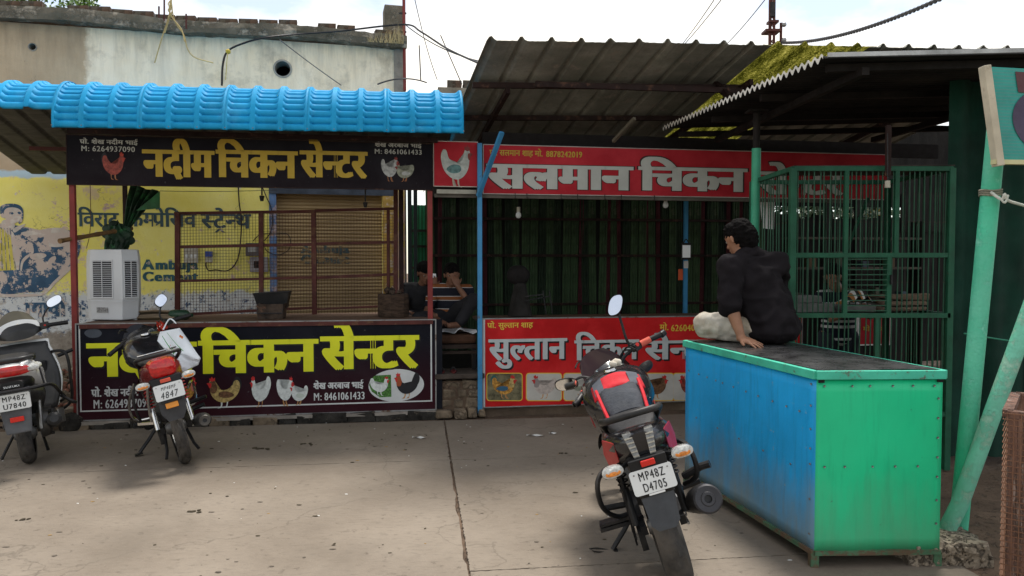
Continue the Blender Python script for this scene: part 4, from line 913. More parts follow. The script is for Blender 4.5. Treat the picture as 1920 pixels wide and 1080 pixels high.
def wcf(u, v): s = spx(817, .3)+(spx(894, .3)-spx(817, .3))*u; return F(s, .27+.3*v+.02*math.sin(u*9), .812+.03*abs(math.sin(u*7+v*3))*(1-v*.3)+.035*math.exp(-((u-.55)/.1)**2)-.06*max(0, .2-v))
b = MB(); b.grid(wcf, 50, 14); o = b.build('cloth', mat('off_white_cloth', (.55, .56, .58), .85, var=.12, bump=.4), wc, smooth=True); q = o.modifiers.new('t', 'SOLIDIFY'); q.thickness = .004
for px, col, lab in ((838, (.11, .02, .02), 'pair of dark red slippers on the pedestal slab'),):
    t = thing('slippers', lab, 'slippers', F(spx(px, .12), .12, .437), (0, 0, R(FF.deg)))
    for dx in (-.06, .06):
        b = MB(); b.prism([(dx+.035*math.cos(q*math.pi/8)*(1 if q < 8 else .8), .11*math.sin(q*math.pi/8), 0) for q in range(16)], (0, 0, .014)); so_ = b.build('sole', mat('dark_red_rubber', col, .7), t, local=True)
        b = MB(); b.curve([(dx-.03, -.0, .014), (dx, .02, .045), (dx+.03, 0, .014)], .007, 6, 5); b.build('strap', BLK, so_, local=True)
# green barred opening in the gap
gl = thing('green_barred_gate', 'bright green barred gate seen in the gap beside the pink pillar', 'gate', FF.w(spx(785, 3.2), 3.2, .3), (0, 0, R(FF.deg)))
LG = mat('bright_green_gate', (.05, .42, .20), .5, var=.15); z = 0; s0_, s1_ = spx(770, 3.2), spx(812, 3.2)
b = MB(); b.fbox(FF, s0_, s1_, 3.22, 3.24, .5, 2.35); b.build('back_sheet', LG, gl)
for k in range(7): s = s0_+.02+k*(s1_-s0_-.04)/6; b = MB(); b.fbox(FF, s-.006, s+.006, 3.18, 3.20, .5, 2.35); b.build('bar', mat('dark_green_bar', (.01, .05, .03), .6), gl)
for z in (1.15, 1.45, 1.75, 1.97): b = MB(); b.fbox(FF, s0_, s1_, 3.15, 3.18, z, z+.035); b.build('rail', BLKM, gl)
for px in (768, 779): s = spx(px, 2.2); b = MB(); b.fbox(FF, s-.025, s+.025, 2.18, 2.22, 0, 2.6); q = b.build('gate_post', mat('dark_post', (.02, .03, .03), .7), gl)
# ------------------------------------------------------------------ blue and green cabinet
zT = 1.008
A_, B_, C_, D_ = Vector((1.215, 5.2, 0)), Vector((1.533, 3.74, 0)), Vector((2.18, 3.76, 0)), Vector((1.86, 5.22, 0))
cab = thing('sheet_metal_cabinet', 'big sheet metal cabinet with blue side, green end and black top', 'cabinet', (1.7, 4.5, 0))
CBL = mat('cabinet_blue', (.010, .38, .80), .45, var=.10, scale=2.5, bump=.12, bscale=30, streak=.38, wear=(.30, .42, .46), wthr=.67, wscale=17, spec=.4)
def grime(m, z0, z1, col, amt=.8):
    n = m.node_tree.nodes; l = m.node_tree.links; p = n['Principled BSDF']; src = p.inputs['Base Color'].links[0].from_socket
    tc = n.new('ShaderNodeTexCoord'); sp_ = n.new('ShaderNodeSeparateXYZ'); l.new(tc.outputs['Object'], sp_.inputs[0])
    mp = n.new('ShaderNodeMapping'); mp.inputs['Scale'].default_value = (5, 5, 1.2); l.new(tc.outputs['Object'], mp.inputs['Vector'])
    t = n.new('ShaderNodeTexNoise'); t.inputs['Scale'].default_value = 1.5; t.inputs['Detail'].default_value = 9; t.inputs['Roughness'].default_value = .7; l.new(mp.outputs[0], t.inputs['Vector'])
    a = n.new('ShaderNodeMath'); a.operation = 'MULTIPLY_ADD'; a.inputs[1].default_value = -.8; l.new(t.outputs['Fac'], a.inputs[0]); l.new(sp_.outputs['Z'], a.inputs[2])
    r = n.new('ShaderNodeMapRange'); r.inputs['From Min'].default_value = z0-.4; r.inputs['From Max'].default_value = z1-.4; r.inputs['To Min'].default_value = amt; r.inputs['To Max'].default_value = 0; l.new(a.outputs[0], r.inputs['Value'])
    x = n.new('ShaderNodeMix'); x.data_type = 'RGBA'; l.new(r.outputs[0], x.inputs['Factor']); l.new(src, x.inputs['A']); x.inputs['B'].default_value = (*col, 1); l.new(x.outputs['Result'], p.inputs['Base Color'])
grime(CBL, .0, .50, (.22, .26, .24), .9)
CGR = mat('cabinet_green', (.012, .58, .27), .42, var=.09, streak=.28, scale=1.5, bump=.08, bscale=20, wear=(.03, .16, .10), wthr=.685, wscale=20, spec=.4); grime(CGR, .0, .45, (.11, .36, .20), .7)
EDG = mat('cabinet_edge_green', (.06, .48, .33), .5, var=.15, wear=(.10, .12, .09), wthr=.6, wscale=20)
TOP = mat('black_rubber_top', (.026, .026, .028), .28, var=.5, scale=5, bump=.15, bscale=12, dust=(.10, .10, .10), dthr=.6, dscale=2.2, spec=.6)
LEGG = mat('cabinet_leg_green', (.07, .16, .09), .7, var=.3, wear=(.12, .08, .05), wthr=.5)
def panel(P, Q, z0, z1, m, nm, th=.003, wav=.007, lift=.0):
    n_ = (Q-P).cross(Vector((0, 0, 1))).normalized()
    def f(u, v): return P.lerp(Q, u)+Vector((0, 0, z0+(z1-z0)*v))+n_*(lift+wav*math.sin(u*8+v*3)*math.sin(v*6+1)*math.sin(math.pi*u))
    b = MB(); b.grid(f, 24, 14); o = b.build(nm, m, cab, smooth=True); q = o.modifiers.new('t', 'SOLIDIFY'); q.thickness = th; return o
nAB = (B_-A_).cross(Vector((0, 0, 1))).normalized(); nBC = (C_-B_).cross(Vector((0, 0, 1))).normalized()
panel(A_, B_, .085, .955, CBL, 'side_panel'); panel(B_, C_, .085, .955, CGR, 'end_panel'); panel(C_, D_, .085, .955, CGR, 'side_panel'); panel(D_, A_, .085, .955, CBL, 'end_panel')
for P, Q in ((A_, B_), (B_, C_), (C_, D_), (D_, A_)):
    n_ = (Q-P).cross(Vector((0, 0, 1))).normalized()*.008; tdir = (Q-P).normalized()*.006
    b = MB(); b.bar(P+n_-tdir+Vector((0, 0, .982)), Q+n_+tdir+Vector((0, 0, .982)), .03, .044); b.build('top_rail', EDG, cab, bevel=.003)
    b = MB(); b.bar(P+n_*.6+Vector((0, 0, .075)), Q+n_*.6+Vector((0, 0, .075)), .022, .022); b.build('bottom_rail', LEGG, cab)
def topf(u, v):
    p = A_.lerp(B_, u).lerp(D_.lerp(C_, u), .015+.97*v); p = p+(C_-B_)*0; p.z = 1.0065+.003*math.sin(u*11+v*4)*math.sin(v*3.1); return p
b = MB(); b.grid(topf, 40, 20); b.build('top_sheet', TOP, cab, smooth=True)
for P in (A_, B_, C_, D_):
    cc = (A_+B_+C_+D_)/4; p = P.lerp(cc, .02); b = MB(); b.box(p+Vector((0, 0, .032)), (.04, .04, .064)); b.build('leg', LEGG, cab)
for P, dx in ((B_, .02), (C_, -.02)): b = MB(); b.box(P+Vector((dx, -.012, .952)), (.03, .006, .016)); b.build('corner_gap', DARK, cab)
sc_ = None; rb = random.Random(1)
def screw(p, nrm):
    global sc_
    if sc_ is None:
        b = MB(); b.lathe([(0, .0001), (0.001, .0035), (.003, .0055), (0, .0065)][::-1], axis='Z', n=8); sc_ = b.build('screw', STEEL, cab, local=True, smooth=True); o = sc_
    else: o = share('screw', sc_.data, cab)
    o.location = Vector(p)-cab.location; o.rotation_euler = nrm.to_track_quat('Z', 'Y').to_euler()
for u in (.04, .14, .22, .30, .36, .45, .55, .64, .74, .83, .91): screw(A_.lerp(B_, u)+nAB*.0045+Vector((0, 0, .80-.03*u)), nAB)
for u in (.12, .32, .5, .68, .86): screw(A_.lerp(B_, u)+nAB*.0045+Vector((0, 0, .50-.03*u)), nAB)
for z in (.16, .34, .52, .60, .70, .82, .93): screw(A_.lerp(B_, .975)+nAB*.0045+Vector((0, 0, z)), nAB)
for u in (.04, .2, .42, .6, .78): screw(B_.lerp(C_, u+.03)+nBC*.0045+Vector((0, 0, .515)), nBC)
for u in (.06, .28, .42, .60, .76, .93): screw(B_.lerp(C_, u)+nBC*.0045+Vector((0, 0, .925)), nBC)
for z in (.22, .34, .46, .56, .66, .76, .86): screw(B_.lerp(C_, .965)+nBC*.0045+Vector((0, 0, z)), nBC)
# ------------------------------------------------------------------ green bar cage
cage = thing('green_bar_cage', 'tall dark green cage of vertical bars standing behind the cabinet', 'cage', (2.6, 5.9, 0))
X0, X1, Y0, Y1 = 2.07, 3.235, 5.52, 6.45; zc_ = [0.05, 1.155, 1.60, 2.235]
for x, y in ((X0, Y0), (X1, Y0), (X0, Y1), (X1, Y1)):
    b = MB(); b.box((x, y, 1.12), (.045, .045, 2.24)); b.build('post', GRND, cage, bevel=.003)
for xm, z0, z1 in ((2.46, 1.17, 1.6), (2.78, 1.17, 1.6), (2.46, 1.6, 2.23), (2.83, 1.6, 2.23), (2.70, .3, 1.15)):
    b = MB(); b.box((xm, Y0-.003, (z0+z1)/2), (.03, .03, z1-z0)); b.build('divider', GRND, cage)
for z in (.42, 1.155, 1.60, 2.235):
    for (p0, p1) in (((X0, Y0), (X1, Y0)), ((X0, Y1), (X1, Y1)), ((X0, Y0), (X0, Y1)), ((X1, Y0), (X1, Y1))):
        b = MB(); b.bar((p0[0], p0[1], z), (p1[0], p1[1], z), .034 if z != 1.155 else .045, .034); b.build('rail', GRND, cage)
GRB = mat('cage_bar_green', (.018, .078, .044), .5, var=.3, wear=(.08, .05, .035), wthr=.62, wscale=14)
def bars(x0, y0, x1, y1, n, z0, z1, dens=1, skip=None):
    mesh = None; rb = random.Random(int(z0*100+x1*10))
    for k in range(1, n):
        x = x0+(x1-x0)*k/n; y = y0+(y1-y0)*k/n
        if skip and skip[0] < x < skip[1]: continue
        key = ('bar', round(z1-z0, 3))
        if key not in _BM: b = MB(); b.tube([(0, 0, 0), (0, 0, z1-z0)], .0048, 6); o = b.build('bar', GRB, cage, local=True); _BM[key] = o.data
        else: o = share('bar', _BM[key], cage)
        o.location = Vector((x+rb.uniform(-.004, .004), y, z0))-cage.location; o.rotation_euler = (0, rb.uniform(-.012, .012), 0)
_BM = {}
bars(X0, Y0, X1, Y0, 30, .42, 1.155); bars(X0, Y0, X1, Y0, 30, 1.155, 1.60, skip=(2.46, 2.79)); bars(X0, Y0, X1, Y0, 30, 1.60, 2.235)
bars(X0, Y0, X0, Y1, 14, 1.155, 1.60); bars(X0, Y0, X0, Y1, 14, 1.60, 2.235); bars(X1, Y0, X1, Y1, 10, 1.60, 2.235); bars(X1, Y0, X1, Y1, 10, .42, 1.155)
bars(X0, Y1, X1, Y1, 22, 1.155, 1.60); bars(X0, Y1, X1, Y1, 22, 1.60, 2.235)
dz = MB(); 
dr = thing('cage_door_dummy', None, None) if False else None
for k in range(11):
    z = 1.19+k*.038; b = MB(); b.bar((2.475, Y0-.012, z), (2.765, Y0-.012, z), .007); b.build('door_bar', GRB, cage)
b = MB(); b.box((2.79, Y0-.03, 1.42), (.014, .02, .07)); b.build('door_latch', BLKM, cage)
b = MB(); b.bar((X0, Y0+.3, 2.255), (X1+.02, Y0+.3, 2.26), .62, .006); b.build('roof_sheet', mat('cage_roof_sheet', (.05, .04, .035), .8, var=.4), cage)
b = MB(); b.box(((X0+X1)/2, (Y0+Y1)/2, 1.150), (X1-X0-.05, Y1-Y0-.05, .006)); b.build('shelf', mat('dark_shelf_sheet', (.06, .055, .05), .8, var=.4), cage)
b = MB(); b.bar((3.05, Y1-.03, 2.1), (2.86, Y1-.03, 1.62), .02); b.build('strut', GRND, cage)
rb = random.Random(3)
SLG = mat('grey_stone_slab', (.12, .12, .115), .9, var=.25, bump=.6)
for (x, y, z, l_, d_, h_, a) in ((2.26, 5.80, 1.20, .34, .34, .06, .1), (2.22, 5.84, 1.262, .30, .3, .05, -.05), (2.62, 5.8, 1.195, .26, .3, .05, .03)):
    t = thing('stone_slab', {1.20: 'thick grey stone slab lying low inside the green cage shelf', 1.262: 'grey stone slab stacked topmost in the green cage', 1.195: 'grey stone slab behind the small barred cage door'}[z], 'slab', (x, y, z), (0, 0, a))
    b = MB(); b.box((0, 0, 0), (l_, d_, h_), jit=.008); b.build('slab_body', SLG, t, local=True, bevel=.006)
t = thing('folded_sacks', 'brown folded sacks on the right of the cage shelf', 'sacks', (3.0, 5.85, 1.16))
for k in range(3): b = MB(); b.box((.0+.02*k, 0, .03+.045*k), (.36-.03*k, .3, .045), jit=.012); b.build('sack', mat('sack_cloth', (.16, .11, .08), .95, var=.3, bump=.8), t, local=True, bevel=.015)
# ------------------------------------------------------------------ green poles, block, banner, tarp, crate
pole = thing('green_pole', 'slim green pole rising behind the man up to the dark canopy', 'pole', (2.04, 6.3, 0))
b = MB(); b.tube([(2.05, 6.3, 2.50), (2.05, 6.3, 2.80)], .030, 12); b.build('dark_extension', BSTL, pole)
b = MB(); b.tube([(2.04, 6.3, 0), (2.05, 6.3, 2.50)], .038, 16); b.build('shaft', GRND if False else mat('mid_green_paint', (.045, .30, .18), .45, var=.15, wear=(.06, .12, .08), wthr=.64), pole, smooth=True)
b = MB(); b.box((2.05, 6.3, 2.81), (.16, .14, .015)); b.build('top_plate', BSTL, pole)
pz0, pz1 = at(1795, 1012, 4.08), at(1862, 312, 4.08)
pole2 = thing('green_support_pole', 'thick sea green pole leaning at the right edge, carrying the teal banner', 'pole', (pz0.x, 4.08, 0))
dirp = (pz1-pz0)/(pz1.z-pz0.z); b = MB(); b.tube([pz0+dirp*(.05-pz0.z+.0), pz0+dirp*(1.0), pz0+dirp*(2.42-pz0.z)], .047, 20); b.build('shaft', GRNP, pole2, smooth=True)
q0, q1 = at(1774, 1014, 3.98), at(1925, 600, 3.98)
pole3 = thing('slanted_brace_pole', 'slanting pale green brace pole meeting the thick pole at the broken concrete block', 'pole', (q0.x, 3.98, 0))
dq = (q1-q0)/(q1.z-q0.z); b = MB(); b.tube([q0+Vector((0, 0, -.0)), q0+dq*.02+Vector((.004, 0, .06)), q0+dq*.2, q0+dq*(2.85-q0.z)], .043, 20); b.build('shaft', mat('pale_green_paint', (.16, .50, .36), .5, var=.15, wear=(.28, .5, .38), wthr=.55, bump=.5), pole3, smooth=True)
stub_ = MB(); stub_.tube([q0+Vector((.0, .0, -.06)), q0+Vector((.0, .0, .0))], .030, 10); stub_.build('rusty_foot', RUSTP, pole3, smooth=True)
BX, BY = 2.24, 3.93
blk = thing('broken_concrete_block', 'broken concrete block set in the yard at the foot of the green poles', 'block', (BX, BY, 0))
AG = mat('broken_concrete', (.30, .25, .19), .95, var=.2, scale=14, bump=1.2, bscale=30, wear=(.24, .20, .155), wthr=.56, wscale=26)
b = MB(); rb = random.Random(14)
def blkf(u, v):
    a = u*2*math.pi; r0 = 1/max(abs(math.cos(a))/.20, abs(math.sin(a))/.16); prof = [(.0, -.04), (1.12, -.04), (1.04, .02), (1.06, .07), (.98, .11), (.0, .12)][int(round(v*5))]
    k = rb.uniform(.93, 1.07) if .1 < v < .9 and u < 1 else 1; return Vector((BX+r0*prof[0]*k*math.cos(a), BY+r0*prof[0]*k*math.sin(a), prof[1]+(rb.uniform(-.008, .008) if .1 < v < .9 and u < 1 else 0)))
b.grid(blkf, 48, 5); b.build('block', AG, blk)
b = MB()
for k in range(70):
    a = rb.uniform(math.pi, 2*math.pi) if k < 55 else rb.uniform(0, 6.3); r0 = 1/max(abs(math.cos(a))/.20, abs(math.sin(a))/.16)
    b.ball((BX+r0*1.04*math.cos(a), BY+r0*1.04*math.sin(a), rb.uniform(-.01, .095)), rb.uniform(.008, .02), 1, .2)
b.build('aggregate', AG, blk, kind='stuff')
b = MB(); b.bar(at(1738, 1004, 3.99), at(1792, 1016, 3.95), .022, .015); b.build('iron_strip', RUSTP, blk)
ban = thing('teal_banner', 'teal printed banner on a cream wooden frame at the top right', 'banner', (2.45, 3.75, 2.0))
CW = mat('cream_wood', (.52, .47, .36), .7, var=.15, wear=(.3, .24, .17), wthr=.62)
bt, bb_ = at(1846, 128, 3.7), at(1872, 304, 3.7)
b = MB(); b.bar(bb_-Vector((0, 0, .02)), bt+Vector((0, 0, .01)), .036, .05, up=(0, 1, 0)); b.build('upright', CW, ban, bevel=.003)
BRW = 1.35; bv = Vector((.985, .17, 0)); bp = bb_+Vector((.02, -.0, 0)); tp_ = bt+Vector((.02, 0, 0))
b = MB(); b.bar(bp+Vector((-.05, -.005, .0)), bp+bv*BRW+Vector((0, 0, .015)), .03, .022); b.build('bottom_rail', mat('yellow_cream_wood', (.55, .53, .30), .7, var=.15), ban)
def TEAL():
    m = mat('teal_print', (.03, .33, .28), .45, var=.35, scale=2, bump=.05); n = m.node_tree.nodes; l = m.node_tree.links; p = n['Principled BSDF']
    tc = n.new('ShaderNodeTexCoord'); sp_ = n.new('ShaderNodeSeparateXYZ'); l.new(tc.outputs['Object'], sp_.inputs[0])
    w_ = n.new('ShaderNodeMath'); w_.operation = 'MULTIPLY'; w_.inputs[1].default_value = 380; l.new(sp_.outputs['Z'], w_.inputs[0])
    s_ = n.new('ShaderNodeMath'); s_.operation = 'SINE'; l.new(w_.outputs[0], s_.inputs[0])
    r = n.new('ShaderNodeMapRange'); r.inputs['From Min'].default_value = .2; r.inputs['From Max'].default_value = .8; r.inputs['To Max'].default_value = .35; l.new(s_.outputs[0], r.inputs['Value'])
    x = n.new('ShaderNodeMix'); x.data_type = 'RGBA'; l.new(r.outputs[0], x.inputs['Factor']); l.new(p.inputs['Base Color'].links[0].from_socket, x.inputs['A']); x.inputs['B'].default_value = (.12, .20, .20, 1); l.new(x.outputs['Result'], p.inputs['Base Color']); return m
b = MB(); b.grid(lambda u, v: (bp+bv*(BRW*u)).lerp(tp_+bv*(BRW*u), v)+Vector((0, .008, .01)), 4, 4); pn = b.build('print_sheet', TEAL(), ban)
PUR = mat('dark_purple_ink', (.06, .045, .085), .5, var=.2)
def bpt(u, v, l=.002): return (bp+bv*u).lerp(tp_+bv*u, v)+Vector((0, .006-l, .01))
ring = [bpt(.30+.205*math.cos(a), .42+.36*math.sin(a)) for a in [k*math.pi/24 for k in range(-10, 49-3)]]; rin2 = [bpt(.315+.13*math.cos(a), .36+.20*math.sin(a)) for a in [k*math.pi/24 for k in range(-10, 49-3)]]
b = MB(); nn_ = len(ring); b.add(ring+rin2, [(i, i+1, nn_+i+1, nn_+i) for i in range(nn_-1)]); b.build('printed_emblem', PUR, ban)
b = MB(); b.add([bpt(u, v) for u, v in ((.15, .74), (.30, .72), (.30, .96), (.15, .96))], [(0, 1, 2, 3)]); b.build('printed_patch', mat('dull_maroon_ink', (.10, .04, .045), .6), ban)
rp = thing('white_rope', 'white rope knotted round the thick green pole below the banner', 'rope', at(1865, 365, 4.03))
b = MB(); c0 = pz0+dirp*(at(1865, 362, 4.08).z-pz0.z)
for k in range(3): b.tube([c0+Vector((.052*math.cos(q*.4), .052*math.sin(q*.4), -.012+k*.012+.004*math.sin(q))) for q in range(17)], .006, 6)
b.build('coil', mat('dirty_rope', (.30, .28, .22), .9, var=.3, bump=1, bscale=90), rp)
b = MB(); b.curve([c0+Vector((-.03, -.05, .0)), at(1878, 374, 3.98), at(1884, 364, 3.96), at(1890, 376, 3.98), at(1930, 388, 4.1)], .008, 7, 5); b.curve([at(1876, 372, 3.97), at(1884, 380, 3.96), at(1890, 366, 3.97)], .006, 6, 4); b.build('strand', mat('white_rope_fibre', (.6, .6, .55), .9, var=.2, bump=1, bscale=90), rp)
tar = thing('green_net_tarp', 'large dark green tarp hanging as a side wall behind the green poles', 'tarp', (4.2, 6.2, 0))
NET = mat('green_net_cloth', (.004, .034, .022), .85, var=.35, scale=2, bump=.3, bscale=120)
def tarf(u, v):
    p = Vector((3.28, 5.62, 0)).lerp(Vector((6.4, 6.2, 0)), u); p.y += .06*math.sin(u*31)*(1-v*.5)+.03*math.sin(u*77+2); p.z = .055+.02*math.sin(u*20)+2.85*v; return p
b = MB(); b.grid(tarf, 120, 10); b.build('cloth', NET, tar, smooth=True)
b = MB(); b.curve([Vector((3.35, 5.52, 1.02)), Vector((4.0, 5.58, .93)), Vector((5, 5.7, .9))], .006, 5, 6); b.build('tie_cord', mat('green_cord', (.05, .25, .16), .7), tar)
cr = thing('wire_crate', 'rusty wire mesh poultry crate with weathered wood posts at the lower right corner', 'crate', (2.5, 3.2, 0))
WD = mat('weathered_red_wood', (.20, .11, .08), .85, var=.4, scale=6, stretch=(4, 4, .5), wear=(.36, .26, .22), wthr=.55, bump=.8)
cx0, cy0 = 0, 0; CRM = Matrix.Translation((2.125, 3.18, 0))@Matrix.Rotation(R(-37), 4, 'Z'); cr.location = (2.125, 3.18, 0); cr.rotation_euler = (0, 0, R(-37)); RM[cr.name] = Matrix.Identity(4)
for dx, dy in ((0, 0), (.8, 0), (0, .55), (.8, .55)):
    for k in range(2 if dx == 0 and dy == 0 else 1):
        b = MB(); b.box((cx0+dx+.02+.05*k, cy0+dy, .445), (.035 if k == 0 else .028, .04, .89)); b.build('post', WD, cr, bevel=.003)
for k in range(4): b = MB(); b.box((cx0+.13+.055*k, cy0+.02+.01*k, .455), (.022, .02, .88)); b.build('slat', mat('grey_slat', (.10, .09, .08), .8, var=.4) if k % 2 else BLKM, cr)
for z in (.02, .90):
    for a in (((0, 0), (.82, 0)), ((0, .55), (.82, .55)), ((0, 0), (0, .55)), ((.82, 0), (.82, .55))): b = MB(); b.bar((cx0+a[0][0], cy0+a[0][1], z), (cx0+a[1][0], cy0+a[1][1], z), .04, .03); b.build('rail', WD, cr)
b = MB(); MW = mat('rusty_mesh_wire', (.20, .10, .06), .7, metal=.3, var=.3)
for k in range(36): b.bar((cx0-.012, cy0-.028, .03+k*.025), (cx0+.84, cy0-.028, .03+k*.025+random.uniform(-.002, .002)), .0035)
for k in range(33): b.bar((cx0+.0+k*.025, cy0-.030, .02), (cx0+k*.025, cy0-.030, .91), .003)
for k in range(36): b.bar((cx0-.014, cy0-.03, .03+k*.025), (cx0-.014, cy0+.55, .03+k*.025), .0035)
b.build('wire_mesh', MW, cr, kind='stuff')
# dark back side of the right stalls: boards, shelf, far greenery seen through a slot
rs = thing('right_back_boards', 'dark board wall with a daylight slot behind the green cage', 'wall', (4, 9, 0))
DB = mat('dark_brown_boards', (.012, .011, .010), .9, var=.5, bump=.6, stretch=(1, 1, .3))
fA, fB = spx(1425, 2.7), spx(1800, 2.7)
def zpx(py, d): return FF.pix(1600, py, d)[1]
z1_, z2_ = zpx(408, 2.7), zpx(388, 2.7); s = fA; k = 0
while s < fB+4:
    b = MB(); b.fbox(FF, s, s+.14, 2.7+(.01 if k % 2 else 0), 2.73, .05, z1_+random.uniform(-.03, .05)); b.build('board', DB, rs); s += .145; k += 1
b = MB(); b.fbox(FF, fA, fB+4, 2.7, 2.74, z2_, 3.6); b.build('upper_board', DB, rs)
b = MB(); b.fbox(FF, spx(1690, 2.66), spx(1990, 2.66), 2.66, 2.68, z1_-.2, z2_+.2); b.build('cover_board', DB, rs)
for px in (1550, 1605, 1655): s = spx(px, 2.65); b = MB(); b.fbox(FF, s-.03, s+.03, 2.6, 2.66, 0, 3); b.build('post', DB, rs)
tb = thing('goods_shelf', 'dark shelf of clutter seen through the upper bars of the cage', 'shelf', FF.w(spx(1560, 1.8), 1.8, 0), (0, 0, R(FF.deg)))
for z in (1.0, 1.45, 1.85): b = MB(); b.fbox(FF, spx(1480, 1.8), spx(1720, 1.8), 1.7, 2.0, z, z+.03); b.build('board', mat('shelf_board', (.07, .06, .05), .8, var=.3), tb)
for px in (1480, 1720): b = MB(); b.fbox(FF, spx(px, 1.8), spx(px, 1.8)+.04, 1.7, 2.0, 0, 2.1); b.build('leg', DB, tb)
rb = random.Random(21)
for k in range(9):
    s = spx(1490+k*25, 1.8); b = MB(); h = rb.uniform(.08, .24); b.fbox(FF, s, s+rb.uniform(.06, .14), 1.75, 1.9, (1.03, 1.48)[k % 2], (1.03, 1.48)[k % 2]+h); q = b.build('stored_box', mat('dull_box_%s' % 'abc'[k % 3], ((.06, .07, .05), (.10, .07, .04), (.04, .06, .08))[k % 3], .7, var=.3), tb)
t = thing('white_poster', 'white paper poster hanging under the red sign beside the slim green pole', 'poster', at(1440, 400, 8.2)); b = MB(); 
b.hexa([at(1424, 372, 8.2), at(1453, 372, 8.3), at(1453, 372, 8.32), at(1424, 372, 8.22), at(1430, 428, 8.2), at(1451, 430, 8.3), at(1451, 430, 8.32), at(1430, 428, 8.22)]); b.build('paper', WHT, t)
t = thing('yellow_board', 'small yellow board in daylight seen through the slot behind the cage', 'board', at(1630, 398, 13)); b = MB(); b.box(at(1630, 397, 13), (.42, .04, .24)); b.build('panel', mat('sunny_yellow', (.65, .5, .1), .6), t); b = MB(); b.box(at(1600, 399, 13.4), (.5, .04, .3)); b.build('backing', WHT, t)
for px in (1618, 1642): b = MB(); p = at(px, 410, 13.05); b.bar((p.x, p.y, 0), (p.x, p.y, p.z), .04); b.build('post', DB, t)

hb_ = thing('leafy_bush', 'green bush in daylight behind the dark board wall', 'bush', (5.2, 12.5, 0))
b = MB(); rb = random.Random(31)
for k in range(9000):
    c = Vector((rb.gauss(5.0, 1.0), 12.5+rb.uniform(-.5, .5), 1.2+abs(rb.gauss(0, .75)))); a = Vector((rb.uniform(-1, 1), rb.uniform(-1, 1), rb.uniform(-1, 1))).normalized(); q = a.orthogonal().normalized(); r_ = rb.uniform(.05, .10)
    b.add([c-a*r_, c-q*r_*.5, c+a*r_, c+q*r_*.5], [(0, 1, 2, 3)])
b.build('foliage', [mat('bush_leaf', (.035, .07, .018), .6, var=.6, scale=3, bump=0)], hb_)
b = MB(); b.curve([(5.0, 12.5, 0), (5.05, 12.5, 1), (5.0, 12.5, 1.9)], .05, 7); b.build('stem', DB, hb_)
# ------------------------------------------------------------------ two-wheelers (x right, y forward, z up; origin on the ground under the rear axle)
PRED = mat('glossy_red_paint', (.30, .018, .016), .22, var=.06, bump=0, coat=.6); PBLK = mat('glossy_black_paint', (.014, .014, .016), .18, var=.2, bump=0, coat=.5, dust=(.05, .045, .04), dthr=.64)
REDL = mat('red_tail_lens', (.48, .012, .012), .12, var=.25, scale=40, bump=0, coat=.8); CLR = mat('clear_ribbed_lens', (.55, .56, .54), .12, var=.3, scale=60, bump=.4, bscale=120, coat=.6); AMBR = mat('amber_lens', (.75, .26, .05), .2, var=.3, scale=60, bump=0, coat=.4)
SEAT = mat('black_vinyl_seat', (.022, .022, .024), .55, var=.3, bump=.3, bscale=80); REFR = mat('red_reflector', (.62, .03, .02), .3, bump=0); REFO = mat('orange_reflector', (.85, .33, .05), .35, bump=0)
PLATE = mat('plate_white', (.66, .68, .68), .4, var=.05, bump=0); GRIPR = mat('salmon_foam_grip', (.66, .13, .09), .9, var=.2, bump=.5); ENG = mat('engine_alloy', (.12, .12, .12), .5, metal=.6, var=.3, dust=(.1, .08, .06), dthr=.52)
def tyre(b, c, r, w_, n=108):
    prof = []
    for k in range(17):
        a = R(-118+236*k/16); prof.append((math.sin(a)*w_/2, r-w_*.46+math.cos(a)*w_*.46))
    def tread(i, j, x, q):
        z = (i+(j if j < 9 else 16-j)*2) % 9
        if 3 <= j <= 13 and z < 2: return q-.009
        return q-(.006 if j in (6, 10) and i % 3 else 0)
    b.lathe(prof, c, 'X', n, tread)
def wheel(name, par, c, r, w_, spokes, M=None, disc=True, rimc=BLKM):
    b = MB(); tyre(b, c, r, w_);  b.xf(M) if M else None
    tw = b.build(name, RUB, par, local=True, smooth=True, sharp=35)
    ri = r-w_*.78; b = MB(); b.lathe([(-w_*.36, ri+.012), (-w_*.36, ri-.006), (-w_*.18, ri-.022), (w_*.18, ri-.022), (w_*.36, ri-.006), (w_*.36, ri+.012)], c, 'X', 40)
    cv = Vector(c)
    for k in range(spokes):
        a = 2*math.pi*k/spokes; o = Vector((0, math.cos(a), math.sin(a))); a2 = a+.14; o2 = Vector((0, math.cos(a2), math.sin(a2)))
        b.bar(cv+o*.03, cv+o*(ri-.015), .02, .024, up=(1, 0, 0)); b.bar(cv+o2*.03+Vector((0, 0, 0)), cv+o2*(ri-.015), .014, .018, up=(1, 0, 0))
    b.xf(M) if M else None
    b.build('rim', rimc, tw, local=True)
    b = MB(); b.lathe([(-.075, .001), (-.075, .03), (-.05, .05), (.05, .05), (.075, .03), (.075, .001)], c, 'X', 20); b.xf(M) if M else None; b.build('hub', ENG, tw, local=True, smooth=True)
    if disc: b = MB(); b.lathe([(-.062, .07), (-.062, .13), (-.058, .13), (-.058, .07)], c, 'X', 32, closed=True); b.xf(M) if M else None; b.build('brake_disc', STEEL, tw, local=True)
    return tw
def coil(b, p0, p1, r, turns, wr=.005, k=10):
    p0 = Vector(p0); p1 = Vector(p1); t = (p1-p0).normalized(); a = t.cross(Vector((1, 0, 0))).normalized(); c = t.cross(a); n = turns*k
    b.tube([p0.lerp(p1, i/n)+(a*math.cos(2*math.pi*i/k)+c*math.sin(2*math.pi*i/k))*r for i in range(n+1)], wr, 5)
